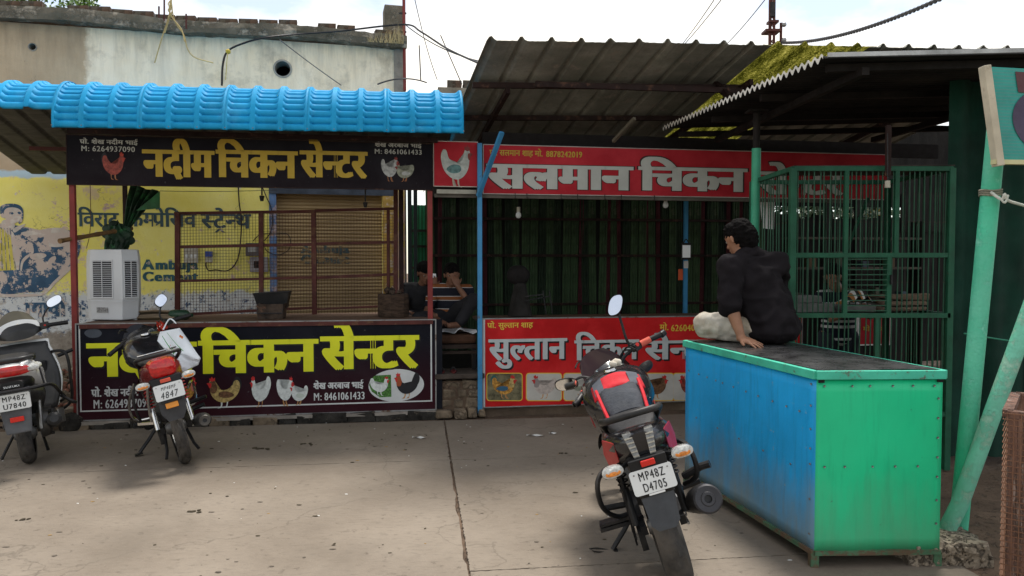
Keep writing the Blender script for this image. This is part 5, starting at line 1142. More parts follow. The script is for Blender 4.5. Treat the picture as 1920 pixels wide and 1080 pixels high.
def plate(par, c, w_, h_, lines, tilt, M=None, script=False):
    """c centre, faces -y"""
    T = Matrix.Translation(Vector(c))@Matrix.Rotation(R(tilt), 4, 'X')
    b = MB(); pts = []
    rr = .012
    for cx, cz, a in ((w_/2-rr, h_/2-rr, 0), (-w_/2+rr, h_/2-rr, 90), (-w_/2+rr, -h_/2+rr, 180), (w_/2-rr, -h_/2+rr, 270)):
        for k in range(5): q = R(a+k*22.5); pts.append((cx+rr*math.cos(q), 0, cz+rr*math.sin(q)))
    b.prism(pts, (0, .004, 0)); b.xf(T); pl = b.build('number_plate', PLATE, par, local=True)
    for (tx, zb, hh, x0, x1, m) in lines:
        V, Fc, wd = typeset(' '.join(tx), 0, .02 if not script else .01, .06)
        kx = (x1-x0)/wd; ky = hh/.69; sh = .28 if script else 0
        b = MB(); b.add([Vector((x0+(x+sh*y)*kx, -.0012-z*.05, zb+y*ky)) for x, y, z in V], Fc); b.xf(T); b.build('lettering', m, pl, local=True)
    b = MB()
    for sx in (-1, 1): b.ball(T@Vector((sx*(w_/2-.02), -.002, h_/2-.016)), .004, 1)
    b.build('bolt', STEEL, pl, local=True)
    return pl
def mirror_head(b_shell, b_glass, c, w_, h_, M, lens=1.0, tilt=0):
    """teardrop mirror; glass faces -y"""
    pts = []
    for k in range(24):
        a = 2*math.pi*k/24; e = 2.6; x = math.copysign(abs(math.cos(a))**(2/e), math.cos(a))*w_/2; z = math.copysign(abs(math.sin(a))**(2/e), math.sin(a))*h_/2; x += z*lens; pts.append(Vector((x, 0, z)))
    Tm = Matrix.Translation(Vector(c))@M
    n = 24; vs = [Tm@p for p in pts]+[Tm@(p*.97+Vector((0, .018, 0))) for p in pts]+[Tm@(p*.6+Vector((0, .04, 0))) for p in pts]
    b_shell.add(vs, [(i, (i+1) % n, n+(i+1) % n, n+i) for i in range(n)]+[(n+i, n+(i+1) % n, 2*n+(i+1) % n, 2*n+i) for i in range(n)]+[tuple(range(2*n, 3*n))])
    b_glass.add([Tm@(p*.93+Vector((0, -.0015, 0))) for p in pts], [tuple(range(n))])
def steerM(ang, piv=(0, 1.02, .95), rake=25):
    ax = Vector((0, -math.sin(R(rake)), math.cos(R(rake)))); return Matrix.Translation(Vector(piv))@Matrix.Rotation(R(ang), 4, ax)@Matrix.Translation(-Vector(piv))
def motorcycle(name, label, loc, lean, head, steer, kind):
    near = kind == 'near'
    t = thing(name, label, 'motorcycle', loc, (0, R(-lean), R(head)))
    wr = .302 if near else .295; ww = .125 if near else .088
    wheel('rear_wheel', t, (0, 0, wr), wr, ww, 6, disc=False, rimc=BLKM if near else CHR)
    S_ = steerM(steer); S0_ = S_; S_ = (Matrix.Translation((0, 0, -.065 if near else -.06)))@S_
    wheel('front_wheel', t, (0, 1.29, .295), .295, .09 if near else .078, 6, S0_, rimc=BLKM)
    def B(fn, nm, m, par=t, st=False, **k):
        b = MB(); fn(b)
        if st: b.xf(S_)
        return b.build(nm, m, par, local=True, **k)
    # frame, swing arm, chain case, engine
    B(lambda b: [b.bar((sx*.095, -.03, wr), (sx*.10, .46, .36), .03, .045) for sx in (-1, 1)], 'swing_arm', BLKM)
    B(lambda b: b.bar((-.115, -.02, wr-.05), (-.11, .42, .31), .03, .10), 'chain_case', BLK)
    B(lambda b: [b.tube([(sx*.03, 1.0, .84), (sx*.11, .75, .72), (sx*.13, .45, .62), (sx*.12, .1, .70), (sx*.10, -.22, .78)], .016, 8) for sx in (-1, 1)]+[b.tube([(0, 1.0, .80), (0, .92, .5), (0, .78, .28), (0, .45, .26), (0, .42, .62)], .018, 8)], 'frame', BLKM)
    B(lambda b: [b.loft([((0, .38, .36), .10, .09, 3), ((0, .50, .36), .135, .12, 3), ((0, .66, .36), .13, .12, 3), ((0, .80, .38), .09, .09, 3)]), b.loft([((0, .62, .44), .075, .08, 4), ((0, .72, .56), .08, .11, 4), ((0, .80, .58), .07, .09, 4)])], 'engine', ENG, smooth=True)
    B(lambda b: [b.box((0, .74, .47+k*.022), (.19, .17, .008)) for k in range(8)], 'cylinder_fin', ENG)
    B(lambda b: b.lathe([(.12, .001), (.12, .10), (.15, .095), (.155, .001)], (0, .52, .36), 'X', 20), 'engine_cover', ENG if not near else BLKM, smooth=True)
    # shock absorbers
    for sx in (-1, 1):
        p0, p1 = ((sx*.125, .02, wr+.02), (sx*.125, .10, .72))
        if not near: p0, p1 = (sx*.125, -.02, wr+.02), (sx*.12, .10, .68)
        sk = B(lambda b: b.tube([p0, tuple(Vector(p0).lerp(Vector(p1), .45))], .019, 12), 'shock_absorber', CHR if not near else BLKM, smooth=True)
        B(lambda b: b.tube([tuple(Vector(p0).lerp(Vector(p1), .4)), p1], .010, 8), 'damper_rod', BLKM, sk)
        B(lambda b: coil(b, tuple(Vector(p0).lerp(Vector(p1), .42)), tuple(Vector(p0).lerp(Vector(p1), .95)), .026, 8), 'spring', BLKM if near else mat('red_spring', (.35, .03, .03), .4), sk, smooth=True)
    # exhaust on the right
    if near:
        ex = B(lambda b: b.tube([(.13, .62, .22), (.14, .30, .24), (.17, .12, .30), (.195, .0, .36), (.212, -.16, .42), (.216, -.22, .435)], [.02, .022, .034, .062, .068, .062], 20), 'exhaust', mat('matt_black_exhaust', (.03, .03, .032), .5, metal=.3, var=.2), smooth=True)
        d_ = Vector((.03, -.30, .11)).normalized()
        M = Matrix.Translation(Vector((.2165, -.222, .4355)))@d_.to_track_quat('Z', 'Y').to_matrix().to_4x4()
        def endc(b): b.lathe([(-.002, .062), (.004, .066), (.010, .058), (.008, .034), (.012, .030), (.012, .018), (-.02, .016), (-.02, .001)], (0, 0, 0), 'Z', 28); b.xf(M)
        B(endc, 'end_cap', mat('dark_steel_cap', (.05, .05, .055), .45, metal=.5, var=.2), ex, smooth=True)
        B(lambda b: b.tube([(.16, -.02, .50), (.25, -.06, .535), (.29, -.075, .54)], .018, 10), 'rear_footrest', BLK)
    else:
        ex = B(lambda b: b.tube([(.14, .70, .22), (.15, .42, .23), (.165, .22, .25), (.18, .05, .28), (.185, -.20, .325), (.185, -.27, .335)], [.018, .02, .034, .052, .055, .042], 18), 'exhaust', mat('matt_black_exhaust', (.05, .05, .052), .45, metal=.3, var=.2), smooth=True)
        B(lambda b: b.lathe([(-.0, .042), (-.006, .038), (-.004, .016), (.03, .014), (.03, .001)], (.185, -.272, .335), 'Y', 20), 'end_cap', ENG, ex, smooth=True)
        B(lambda b: b.tube([(.14, .12, .42), (.22, .10, .43), (.27, .08, .44)], .016, 8), 'rear_footrest', BLK)
    B(lambda b: b.tube([(-.10, .40, .30), (-.20, .40, .31), (-.27, .39, .32)], .017, 8), 'left_footrest', BLK)
    B(lambda b: b.tube([(.10, .40, .30), (.20, .40, .31), (.27, .39, .32)], .017, 8), 'right_footrest', BLK)
    B(lambda b: [b.tube([(-.09, .44, .27), (-.19, .42, .17), (-.285, .40, .09)], .014, 8), b.box((-.29, .395, .085), (.06, .05, .008))], 'side_stand', BLKM)
    if near: B(lambda b: b.tube([(-.30, .40, .09), (-.36, .40, .12), (-.40, .37, .14), (-.38, .34, .13), (-.33, .37, .10)], .004, 6), 'stand_hook', BLKM)
    B(lambda b: [b.bar((-.09, .05, .34), (-.19, .18, .33), .03, .018), b.box((-.22, .19, .295), (.17, .09, .018)), b.box((-.22, .19, .315), (.16, .075, .012))] if near else [b.bar((-.10, .02, .36), (-.24, .10, .38), .02, .02)], 'saree_step', BLKM if near else CHR)
    # saree guard / crash loops
    if near:
        B(lambda b: b.curve([(-.11, .10, .60), (-.19, .04, .62), (-.245, -.02, .58), (-.255, .0, .46), (-.20, .10, .36), (-.12, .14, .35)], .0125, 8, 6), 'saree_guard', BLKM, smooth=True)
        B(lambda b: [b.bar((-.14, .08, .58), (-.15, .14, .18), .01), b.bar((-.13, .0, .60), (-.15, .06, .28), .01)]+[b.bar((-.145, .06, .24+k*.05), (-.14, .18, .27+k*.05), .008) for k in range(7)], 'guard_lattice', BLKM)
        B(lambda b: b.curve([(.12, .10, .62), (.19, .02, .66), (.225, -.06, .62), (.22, -.05, .50), (.16, .05, .44)], .0125, 8, 6), 'crash_loop', BLKM, smooth=True)
    else:
        B(lambda b: b.curve([(-.12, .20, .66), (-.20, .16, .64), (-.23, .14, .50), (-.20, .18, .32), (-.14, .22, .30)], .010, 8, 6), 'saree_guard', BLKM, smooth=True)
        B(lambda b: [b.curve([(-.12, -.10, .66), (-.14, -.02, .52), (-.15, .04, .38)], .011, 8, 5)], 'guard_bar', CHR, smooth=True)
    # tank, seat, tail
    body = PBLK if near else PRED
    tk = B(lambda b: b.loft([((0, .42, .79), .08, .05, 2.4), ((0, .50, .79), .155, .09, 2.4), ((0, .62, .82), .20, .12, 2.5), ((0, .76, .85), .205, .125, 2.5), ((0, .88, .86), .165, .105, 2.5), ((0, .96, .84), .08, .06, 2.2)], 24), 'fuel_tank', body if near else PBLK, smooth=True)
    B(lambda b: b.lathe([(.98, .001), (.98, .035), (.97, .04), (.965, .04)], (0, .72, 0), 'Z', 20), 'filler_cap', CHR, tk, smooth=True)
    B(lambda b: b.loft([((0, -.22, .825 if near else .83), .07, .018, 2.6), ((0, -.12, .825 if near else .835), .115, .035, 3), ((0, .10, .815 if near else .805), .125, .04, 3), ((0, .28, .79), .13, .045, 3), ((0, .45, .80), .10, .045, 3)], 20), 'seat', SEAT, smooth=True)
    if near:
        B(lambda b: b.curve([(-.125, .06, .80), (-.14, -.10, .875), (-.115, -.235, .905), (0, -.28, .915), (.115, -.235, .905), (.14, -.10, .875), (.125, .06, .80)], .0165, 10, 6), 'grab_rail', BLK, smooth=True)
        # sharp side tail panels
        B(lambda b: b.loft([((0, -.345, .795), .065, .050, 2.2), ((0, -.29, .785), .12, .07, 2.6), ((0, -.14, .755), .165, .085, 2.8), ((0, .12, .72), .165, .085, 3), ((0, .30, .69), .13, .07, 3)], 24), 'tail_cowl', PBLK, smooth=True)
        for sx in (-1, 1):
            B(lambda b: b.prism([(sx*.112, -.300, .735), (sx*.158, -.16, .68), (sx*.168, -.12, .74), (sx*.158, -.15, .81), (sx*.112, -.285, .815)], (sx*.004, -.006, 0)), 'side_flash', mat('matt_red_panel', (.30, .02, .02), .4, var=.1, bump=0) if sx < 0 else mat('crimson_flash', (.22, .015, .035), .4, var=.1, bump=0))
            tl = B(lambda b: b.hexa([(sx*.036-.013, -.375, .748), (sx*.036+.013, -.375, .748), (sx*.036+.013, -.33, .748), (sx*.036-.013, -.33, .748), (sx*.050-.020, -.335, .852), (sx*.050+.020, -.335, .852), (sx*.050+.020, -.29, .852), (sx*.050-.020, -.29, .852)]), 'tail_light', mat('grey_lens', (.20, .20, .19), .15, var=.3, scale=50, bump=0, coat=.6), bevel=.003)
            B(lambda b: [b.box((sx*(.037+.0025*k), -.374+.0075*k, .758+k*.0185), (.026+.0022*k, .010, .006)) for k in range(5)], 'lens_rib', mat('lens_rib_silver', (.5, .5, .46), .25, metal=.6), tl)
        B(lambda b: b.loft([((0, -.37, .70), .05, .03, 3), ((0, -.32, .71), .09, .045, 3), ((0, -.16, .72), .09, .05, 3)], 16), 'tail_bracket', BLK, smooth=True)
        pz, py_ = .625, -.425
        B(lambda b: b.hexa([(-.075, -.40, .58), (.075, -.40, .58), (.075, -.37, .58), (-.075, -.37, .58), (-.085, -.402, .748), (.085, -.402, .748), (.075, -.35, .748), (-.075, -.35, .748)]), 'plate_holder', BLK, bevel=.004)
        B(lambda b: b.box((0, -.412, .728), (.062, .012, .026)), 'reflector', REFR, bevel=.004)
        plate(t, (0, -.412, .652), .188, .105, (('MP48Z', .006, .036, -.058, .06, KIN), ('D4705', -.043, .036, -.052, .056, KIN)), -8)
        B(lambda b: [b.box((0, -.418, .594), (.07, .003, .008))], 'dealer_strip', WHT)
        # splash flap
        B(lambda b: b.add([(-.072, -.385, .575), (.072, -.385, .575), (.064, -.365, .44), (.038, -.352, .405), (-.038, -.352, .405), (-.064, -.365, .44), (-.058, -.36, .575), (.058, -.36, .575)], [(0, 1, 2, 3, 4, 5), (0, 6, 7, 1)]), 'mud_flap', mat('grey_flap_plastic', (.075, .085, .10), .5, var=.2, bump=.1))
        B(lambda b: b.loft([((0, -.30, .56), .06, .02, 2), ((0, -.18, .635), .065, .02, 2), ((0, .0, .66), .065, .02, 2), ((0, .2, .60), .06, .02, 2)], 14), 'rear_fender', BLK, smooth=True)
        iz, iy, ix = .725, -.37, .155
    else:
        B(lambda b: b.curve([(-.13, .05, .80), (-.155, -.10, .865), (-.125, -.23, .895), (0, -.27, .90), (.125, -.23, .895), (.155, -.10, .865), (.13, .05, .80)], .014, 10, 6), 'grab_rail', BLK, smooth=True)
        B(lambda b: b.curve([(-.13, -.19, .915), (-.06, -.25, .922), (.06, -.25, .922), (.13, -.19, .915)], .006, 8, 6), 'rail_trim', CHR, smooth=True)
        B(lambda b: b.loft([((0, -.30, .765), .085, .075, 2.6), ((0, -.22, .77), .125, .09, 3), ((0, -.05, .745), .145, .10, 3), ((0, .16, .67), .15, .10, 3), ((0, .32, .64), .12, .09, 3)], 22), 'tail_cowl', mat('deep_red_paint', (.13, .014, .014), .25, var=.1, bump=0, coat=.5), smooth=True)
        B(lambda b: b.loft([((0, -.335, .80), .070, .045, 3), ((0, -.322, .805), .088, .065, 3), ((0, -.24, .82), .10, .058, 3)], 20), 'tail_light', REDL, smooth=True)
        B(lambda b: b.hexa([(-.07, -.385, .56), (.07, -.385, .56), (.06, -.33, .56), (-.06, -.33, .56), (-.11, -.345, .745), (.11, -.345, .745), (.09, -.26, .745), (-.09, -.26, .745)]), 'plate_holder', BLK, bevel=.006)
        B(lambda b: b.box((-.005, -.362, .722), (.07, .012, .026)), 'reflector', mat('faded_red_reflector', (.65, .10, .06), .4), bevel=.004)
        plate(t, (0, -.390, .645), .195, .115, (('MP48MF', .014, .024, -.052, .05, KIN), ('4847', -.046, .046, -.066, .054, KIN)), -14, script=True)
        B(lambda b: b.add([(-.092, -.375, .59), (.092, -.375, .59), (.085, -.345, .48), (.050, -.325, .415), (-.050, -.325, .415), (-.085, -.345, .48), (-.07, -.33, .59), (.07, -.33, .59)], [(0, 1, 2, 3, 4, 5), (0, 6, 7, 1)]), 'mud_flap', mat('grey_flap_plastic2', (.07, .075, .085), .5, var=.3, bump=.1))
        B(lambda b: b.box((-.005, -.374, .540), (.085, .010, .042), rot=(R(-14), 0, 0)), 'orange_reflector', REFO, bevel=.006)
        iz, iy, ix = .715, -.31, .155
    for sx in (-1, 1):
        st_ = B(lambda b: b.tube([(sx*.07, iy+.05, iz), (sx*(ix-.035), iy, iz)], .011 if near else .014, 8), 'indicator_stalk', BLK)
        B(lambda b: b.loft([((sx*ix, iy-.035, iz), .018, .012, 2.2), ((sx*ix, iy-.022, iz), .048, .026, 2.3), ((sx*ix, iy+.008, iz), .045, .024, 2.3), ((sx*ix, iy+.03, iz), .02, .012, 2)], 18), 'indicator', CLR, st_, smooth=True)
        B(lambda b: b.loft([((sx*ix, iy-.0375, iz-.004), .010, .006, 2.2), ((sx*ix, iy-.0300, iz-.005), .034, .013, 2.3)], 14), 'amber_bulb', AMBR, st_, smooth=True)
    B(lambda b: [b.curve([(sx*.19, .93, 1.01), (sx*.15, 1.06, 1.02), (sx*.07, 1.10, .93), (sx*.04, .98, .80), (sx*.06, .80, .66)], .0055, 6, 6) for sx in (-1, 1)]+[b.curve([(.20, .94, 1.0), (.12, 1.10, .99), (.09, 1.16, .80), (.08, 1.26, .45)], .005, 6, 6)], 'control_cable', BLK, smooth=True)
    B(lambda b: [b.curve([(.10, .42, .33), (.13, .2, .30), (.12, .02, .30)], .005, 6, 5), b.bar((.10, .40, .29), (.12, .02, .26), .012)], 'brake_rod', STEEL)
    # steering group
    B(lambda b: [b.tube([(sx*.085, 1.29, .295), (sx*.085, 1.03, .84), (sx*.085, 1.0, .90)], .018, 10) for sx in (-1, 1)], 'front_fork', STEEL if near else CHR, st=True, smooth=True)
    B(lambda b: b.grid(lambda u, v: Vector(((u-.5)*.11, 1.29+math.cos(R(30+v*115))*.325, .295+math.sin(R(30+v*115))*.325-.03*abs(u-.5))), 4, 16), 'front_fender', PBLK if near else PRED, st=True, smooth=True)
    B(lambda b: [b.box((0, 1.0, .90), (.22, .07, .03))], 'fork_clamp', BLKM, st=True, bevel=.006)
    hb = [(-.37, .86, 1.0), (-.24, .90, 1.02), (-.13, .98, 1.0), (-.07, 1.0, .945), (.07, 1.0, .945), (.13, .98, 1.0), (.24, .90, 1.02), (.37, .86, 1.0)]
    B(lambda b: b.curve(hb, .011, 10, 5), 'handlebar', BLKM if near else CHR, st=True, smooth=True)
    for sx in (-1, 1):
        pa, pb, pc = Vector((sx*.235, .902, 1.02)), Vector((sx*.30, .882, 1.011)), Vector((sx*.385, .855, .997))
        B(lambda b: b.tube([pa, pb], .021, 12), 'grip_sleeve', GRIPR if near else BLK, st=True, smooth=True)
        B(lambda b: b.tube([pb, pc.lerp(pb, .15), pc], [.018, .019, .021 if near else .018], 12), 'grip', BLK, st=True, smooth=True)
        if near: B(lambda b: b.lathe([(-.02, .012), (-.015, .022), (.015, .022), (.02, .012)], (pc.x, pc.y, pc.z), 'X', 12), 'bar_end', BLKM, st=True, smooth=True)
        B(lambda b: [b.box((sx*.205, .915, 1.02), (.05, .05, .045)), b.box((sx*.19, .93, 1.045), (.03, .03, .02))], 'switch_box', BLK, st=True, bevel=.005)
        B(lambda b: b.curve([(sx*.20, .96, 1.01), (sx*.27, .95, 1.005), (sx*.38, .915, .985)], .006, 6, 4), 'lever', STEEL, st=True, smooth=True)
    if near:
        B(lambda b: b.lathe([(0, .001), (0, .012), (.006, .012), (.006, .001)], (.205, .885, 1.035), 'Y', 10), 'kill_switch', REFR, st=True)
        b1, b2 = MB(), MB(); Mr = Matrix.Rotation(R(-steer*.9), 4, 'Z')@Matrix.Rotation(R(lean), 4, 'Y')@Matrix.Rotation(R(-24), 4, 'X')
        mc = Vector((.245, .93, 1.305)); b1.curve([(.18, .93, 1.035), (.185, .93, 1.10), (.215, .935, 1.18), (.24, .94, 1.245)], .0085, 8, 5)
        mirror_head(b1, b2, mc, .092, .128, Mr, .42)
        mm = b1.xf(S_).build('right_mirror', BLK, t, local=True, smooth=True); b2.xf(S_).build('mirror_glass', MIR, mm, local=True)
        b1, b2 = MB(), MB(); b1.curve([(-.17, .93, 1.035), (-.20, .97, 1.07), (-.24, 1.0, 1.075)], .0085, 8, 5)
        mirror_head(b1, b2, Vector((-.30, 1.0, 1.085)), .14, .075, Matrix.Rotation(R(-steer+8), 4, 'Z')@Matrix.Rotation(R(lean+4), 4, 'Y')@Matrix.Rotation(R(6), 4, 'X'), -.2)
        mm = b1.xf(S_).build('left_mirror', BLK, t, local=True, smooth=True); b2.xf(S_).build('mirror_glass', MIR, mm, local=True)
        # cowl, screen, console
        B(lambda b: b.loft([((0, .98, .93), .09, .05, 2.5), ((0, 1.04, .945), .125, .085, 2.6), ((0, 1.12, .90), .13, .12, 2.5), ((0, 1.19, .86), .10, .10, 2.3), ((0, 1.24, .84), .05, .06, 2)], 22), 'headlight_cowl', PBLK, st=True, smooth=True)
        B(lambda b: b.grid(lambda u, v: Vector(((u-.5)*(.34-.12*v*v), 1.02+.075*v+.03*(1-(2*u-1)**2), .96+.17*v-.03*(2*u-1)**2)), 12, 8), 'fly_screen', mat('smoked_screen', (.03, .012, .012), .12, var=.1, bump=0), st=True, smooth=True)
        cs = B(lambda b: b.prism([(-.10, .955, .965), (.10, .955, .965), (.115, 1.01, 1.0), (.06, 1.05, 1.03), (-.06, 1.05, 1.03), (-.115, 1.01, 1.0)], (0, .012, -.02)), 'console', BLK, st=True, bevel=.004)
        B(lambda b: b.add([(-.085, .962, .972), (.085, .962, .972), (.097, 1.008, 1.002), (.05, 1.042, 1.027), (-.05, 1.042, 1.027), (-.097, 1.008, 1.002)], [(0, 1, 2, 3, 4, 5)]), 'display', mat('pale_display_glass', (.30, .42, .46), .1, var=.25, scale=12, bump=0, coat=.6), cs, st=True)
        def rag(b):
            rb = random.Random(3)
            for k in range(9): b.ball((.02+rb.uniform(-.045, .045), .93+rb.uniform(-.02, .02), 1.0+rb.uniform(-.02, .03)), rb.uniform(.014, .026), 2, .08)
        B(rag, 'cream_rag', mat('cream_cloth', (.62, .56, .46), .9, var=.1), st=True, smooth=True)
        B(lambda b: [b.tube([(0, .90, .955), (0, .955, .96)], .014, 10)], 'ignition_key', CHR, st=True)
        for sx in (-1, 1): B(lambda b: [b.tube([(sx*.10, .98, .86), (sx*.17, .95, .87)], .009, 8), b.loft([((sx*.215, .93, .872), .03, .015, 2.2), ((sx*.215, .945, .872), .055, .032, 2.3), ((sx*.215, .975, .872), .05, .028, 2.3), ((sx*.215, .99, .872), .02, .012, 2)], 16)], 'front_indicator', BLK, st=True, smooth=True)
        # tank cover with red flap
        cv = B(lambda b: b.loft([((0, .10, .82), .09, .04, 3), ((0, .20, .85), .11, .06, 3), ((0, .40, .875), .118, .07, 3), ((0, .58, .89), .12, .065, 3), ((0, .72, .91), .10, .05, 3)], 22), 'tank_cover', mat('black_cover_cloth', (.035, .04, .05), .8, var=.25, bump=.5), smooth=True)
        fl = B(lambda b: b.grid(lambda u, v: Vector(((u-.5)*.27, .36+.20*v, .952+.018*v-.05*abs(u-.5)**2*4-.02*(1-v)**3)), 12, 6), 'cover_flap', mat('red_cover_cloth', (.50, .015, .025), .75, var=.12, bump=.4), cv, smooth=True)
        q = fl.modifiers.new('t', 'SOLIDIFY'); q.thickness = .008; q.offset = 1
        for sx in (-1, 1):
            B(lambda b: b.grid(lambda u, v: Vector((sx*.100+(u-.5)*.055, .375+.16*v, .9625+.018*v-.05*abs(sx*.35+(u-.5)*.18)**2*4-.02*(1-v)**3+.004)), 4, 5), 'flap_patch', mat('grey_patch_cloth', (.08, .09, .11), .8, var=.15), cv)
            B(lambda b: b.curve([(sx*.100, .08, .845), (sx*.110, .22, .900), (sx*.116, .37, .940)], .009, 6, 4), 'red_piping', mat('red_cover_cloth', (.55, .02, .035), .75), cv)
        for sx in (-1, 1):
            B(lambda b: b.hexa([(sx*.15, .56, .66), (sx*.17, .80, .62), (sx*.155, .80, .62), (sx*.135, .56, .66), (sx*.165, .50, .80), (sx*.195, .86, .80), (sx*.175, .86, .80), (sx*.145, .50, .80)]), 'tank_shroud', PBLK, bevel=.01)
            B(lambda b: b.hexa([(sx*.178, .60, .70), (sx*.188, .78, .68), (sx*.186, .78, .68), (sx*.176, .60, .70), (sx*.182, .60, .73), (sx*.194, .80, .75), (sx*.190, .80, .75), (sx*.178, .60, .73)]), 'shroud_flash', mat('matt_red_panel', (.42, .03, .03), .4))
        B(lambda b: b.hexa([(-.10, 1.15, .34), (.10, 1.15, .34), (.10, 1.13, .34), (-.10, 1.13, .34), (-.12, 1.02, .66), (.12, 1.02, .66), (.12, 1.0, .66), (-.12, 1.0, .66)]), 'radiator_shroud', BLK)
    else:
        b1, b2 = MB(), MB(); Mr = Matrix.Rotation(R(-steer+28), 4, 'Z')@Matrix.Rotation(R(lean), 4, 'Y')
        b1.curve([(.18, .92, 1.035), (.17, .94, 1.09), (.20, .95, 1.14), (.235, .95, 1.18)], .0075, 8, 5); mirror_head(b1, b2, Vector((.245, .95, 1.215)), .125, .09, Mr@Matrix.Rotation(R(-38), 4, 'Y')@Matrix.Rotation(R(-20), 4, 'X'), .1)
        mm = b1.xf(S_).build('right_mirror', BLK, t, local=True, smooth=True); b2.xf(S_).build('mirror_glass', MIR, mm, local=True)
        B(lambda b: b.loft([((0, 1.0, .93), .12, .07, 2.5), ((0, 1.06, .95), .155, .11, 2.5), ((0, 1.13, .92), .15, .13, 2.4), ((0, 1.20, .89), .12, .11, 2.2), ((0, 1.24, .88), .06, .06, 2)], 22), 'headlight_cowl', PBLK, st=True, smooth=True)
        B(lambda b: b.grid(lambda u, v: Vector(((u-.5)*(.31-.08*v*v), 1.07+.05*v+.02*(1-(2*u-1)**2), 1.0+.10*v-.055*(2*u-1)**2)), 14, 8), 'fly_screen', mat('smoked_black_screen', (.014, .014, .016), .1, bump=0), st=True, smooth=True)
        cs = B(lambda b: b.loft([((0, .955, .985), .10, .035, 2.6), ((0, .99, .995), .125, .05, 2.6), ((0, 1.05, .99), .125, .05, 2.6)], 20), 'console', BLK, st=True, smooth=True)
        for cx in (-.05, .05):
            B(lambda b: b.lathe([(0, .001), (0, .034), (.004, .037), (.004, .040), (-.01, .040)], (cx, .951, .99), 'Y', 22), 'dial_rim', CHR, cs, st=True, smooth=True)
            B(lambda b: b.lathe([(0, .0001), (0, .033)], (cx, .9495, .99), 'Y', 22), 'dial', mat('dial_face', (.06, .08, .08), .3, var=.8, scale=90, bump=0), cs, st=True)
        B(lambda b: b.tube([(0, .92, .945), (0, .955, .95)], .016, 10), 'ignition_key', CHR, st=True)
        def tassel(b):
            rb = random.Random(5)
            for k in range(22): p = Vector((.14+rb.uniform(-.03, .03), .915+rb.uniform(-.02, .02), 1.04+rb.uniform(-.035, .03))); b.tube([p, p+Vector((rb.uniform(-.02, .02), rb.uniform(-.02, .02), -rb.uniform(.02, .05)))], .006, 5)
        B(tassel, 'red_tassel', mat('red_thread', (.5, .04, .02), .8, var=.5, scale=60), st=True)
        for sx in (-1,): B(lambda b: [b.tube([(sx*.10, 1.0, .87), (sx*.18, .96, .86)], .012, 8), b.loft([((sx*.21, .92, .855), .02, .02, 2.2), ((sx*.21, .94, .855), .035, .03, 2.3), ((sx*.21, 1.0, .855), .03, .028, 2.3)], 16)], 'front_indicator', BLK, st=True, smooth=True)
        B(lambda b: [b.curve([(.18, .35, .50), (.23, .5, .52), (.26, .78, .42), (.24, .80, .28), (.10, .78, .26)], .011, 8, 5), b.curve([(-.10, .78, .26), (-.24, .80, .28), (-.26, .78, .42), (-.18, .7, .6)], .011, 8, 5)], 'leg_guard', CHR, smooth=True)
        B(lambda b: [b.tube([(-.07, .30, .27), (-.10, .12, .10), (-.12, .08, .055)], .012, 8), b.tube([(.07, .30, .27), (.10, .12, .10), (.12, .08, .055)], .012, 8)], 'centre_stand', BLKM)
    return t
nb_ = motorcycle('motorcycle', 'near black and red motorcycle parked on its stand beside the blue cabinet', (.82, 3.56, 0), 17.5, -3, 35, 'near')
lb_ = motorcycle('motorcycle', 'red tailed motorcycle with a white bag on its handlebar before the dark sign', (-2.52, 5.72, 0), 13, 30, 24, 'far')
# carrier bag on the handlebar of the left motorcycle
bagc = at(340, 660, 6.05)
bag = thing('carrier_bag', 'white printed cloth bag hanging from the right handlebar of the left motorcycle', 'bag', bagc)
BAGM = mat('white_bag_cloth', (.66, .70, .74), .75, var=.06, scale=8, bump=.5, bscale=14)
cn = [at(300, 622, 6.25), at(337, 615, 6.15), at(376, 672, 5.98), at(372, 684, 5.98), at(343, 698, 5.92), at(326, 676, 6.0), at(295, 638, 6.15)]
cc_ = sum(cn, Vector())/len(cn); nb0 = Vector((.15, -.98, 0)).normalized(); b = MB(); per = []
for i in range(len(cn)):
    for k in range(5): per.append(cn[i].lerp(cn[(i+1) % len(cn)], k/5))
rings_ = [(1.0, 0), (.97, .018), (.80, .045), (.5, .058), (.2, .062)]; n_ = len(per); vs = []
for sgn in (1, -1):
    for f_, o_ in rings_: vs += [cc_+(p-cc_)*f_+nb0*sgn*(o_+.006*math.sin(i*1.7+f_*9)*(o_ > 0)) for i, p in enumerate(per)]
m_ = len(rings_); fs = []
for h in range(2):
    for r in range(m_-1):
        for i in range(n_): a0 = (h*m_+r)*n_; a1 = (h*m_+r+1)*n_; fs.append((a0+i, a0+(i+1) % n_, a1+(i+1) % n_, a1+i))
    fs.append(tuple((h*m_+m_-1)*n_+i for i in range(n_)))
b.add(vs, fs); b.build('bag_body', BAGM, bag, smooth=True)
b = MB(); hp = at(318, 598, 6.25)
b.curve([at(306, 618, 6.2), hp, at(330, 606, 6.18)], .006, 6, 5); b.build('handle', BAGM, bag)
GI = mat('green_print_ink', (.05, .30, .04), .6); b = MB()
off = nb0*.072
def bq(px, py): p = at(px, py, cc_.y); return Vector((p.x, cc_.y, p.z))+off+Vector((0, -(0), 0))
def ribbon(pts, w_):
    P = spline([bq(*p) for p in pts], 5); vs = []
    for i, p in enumerate(P):
        t_ = (P[min(i+1, len(P)-1)]-P[max(i-1, 0)]).normalized(); s_ = t_.cross(nb0).normalized()*w_*(1-.5*abs(2*i/len(P)-1)); vs += [p+s_, p-s_]
    return vs, [(2*i, 2*i+1, 2*i+3, 2*i+2) for i in range(len(P)-1)]
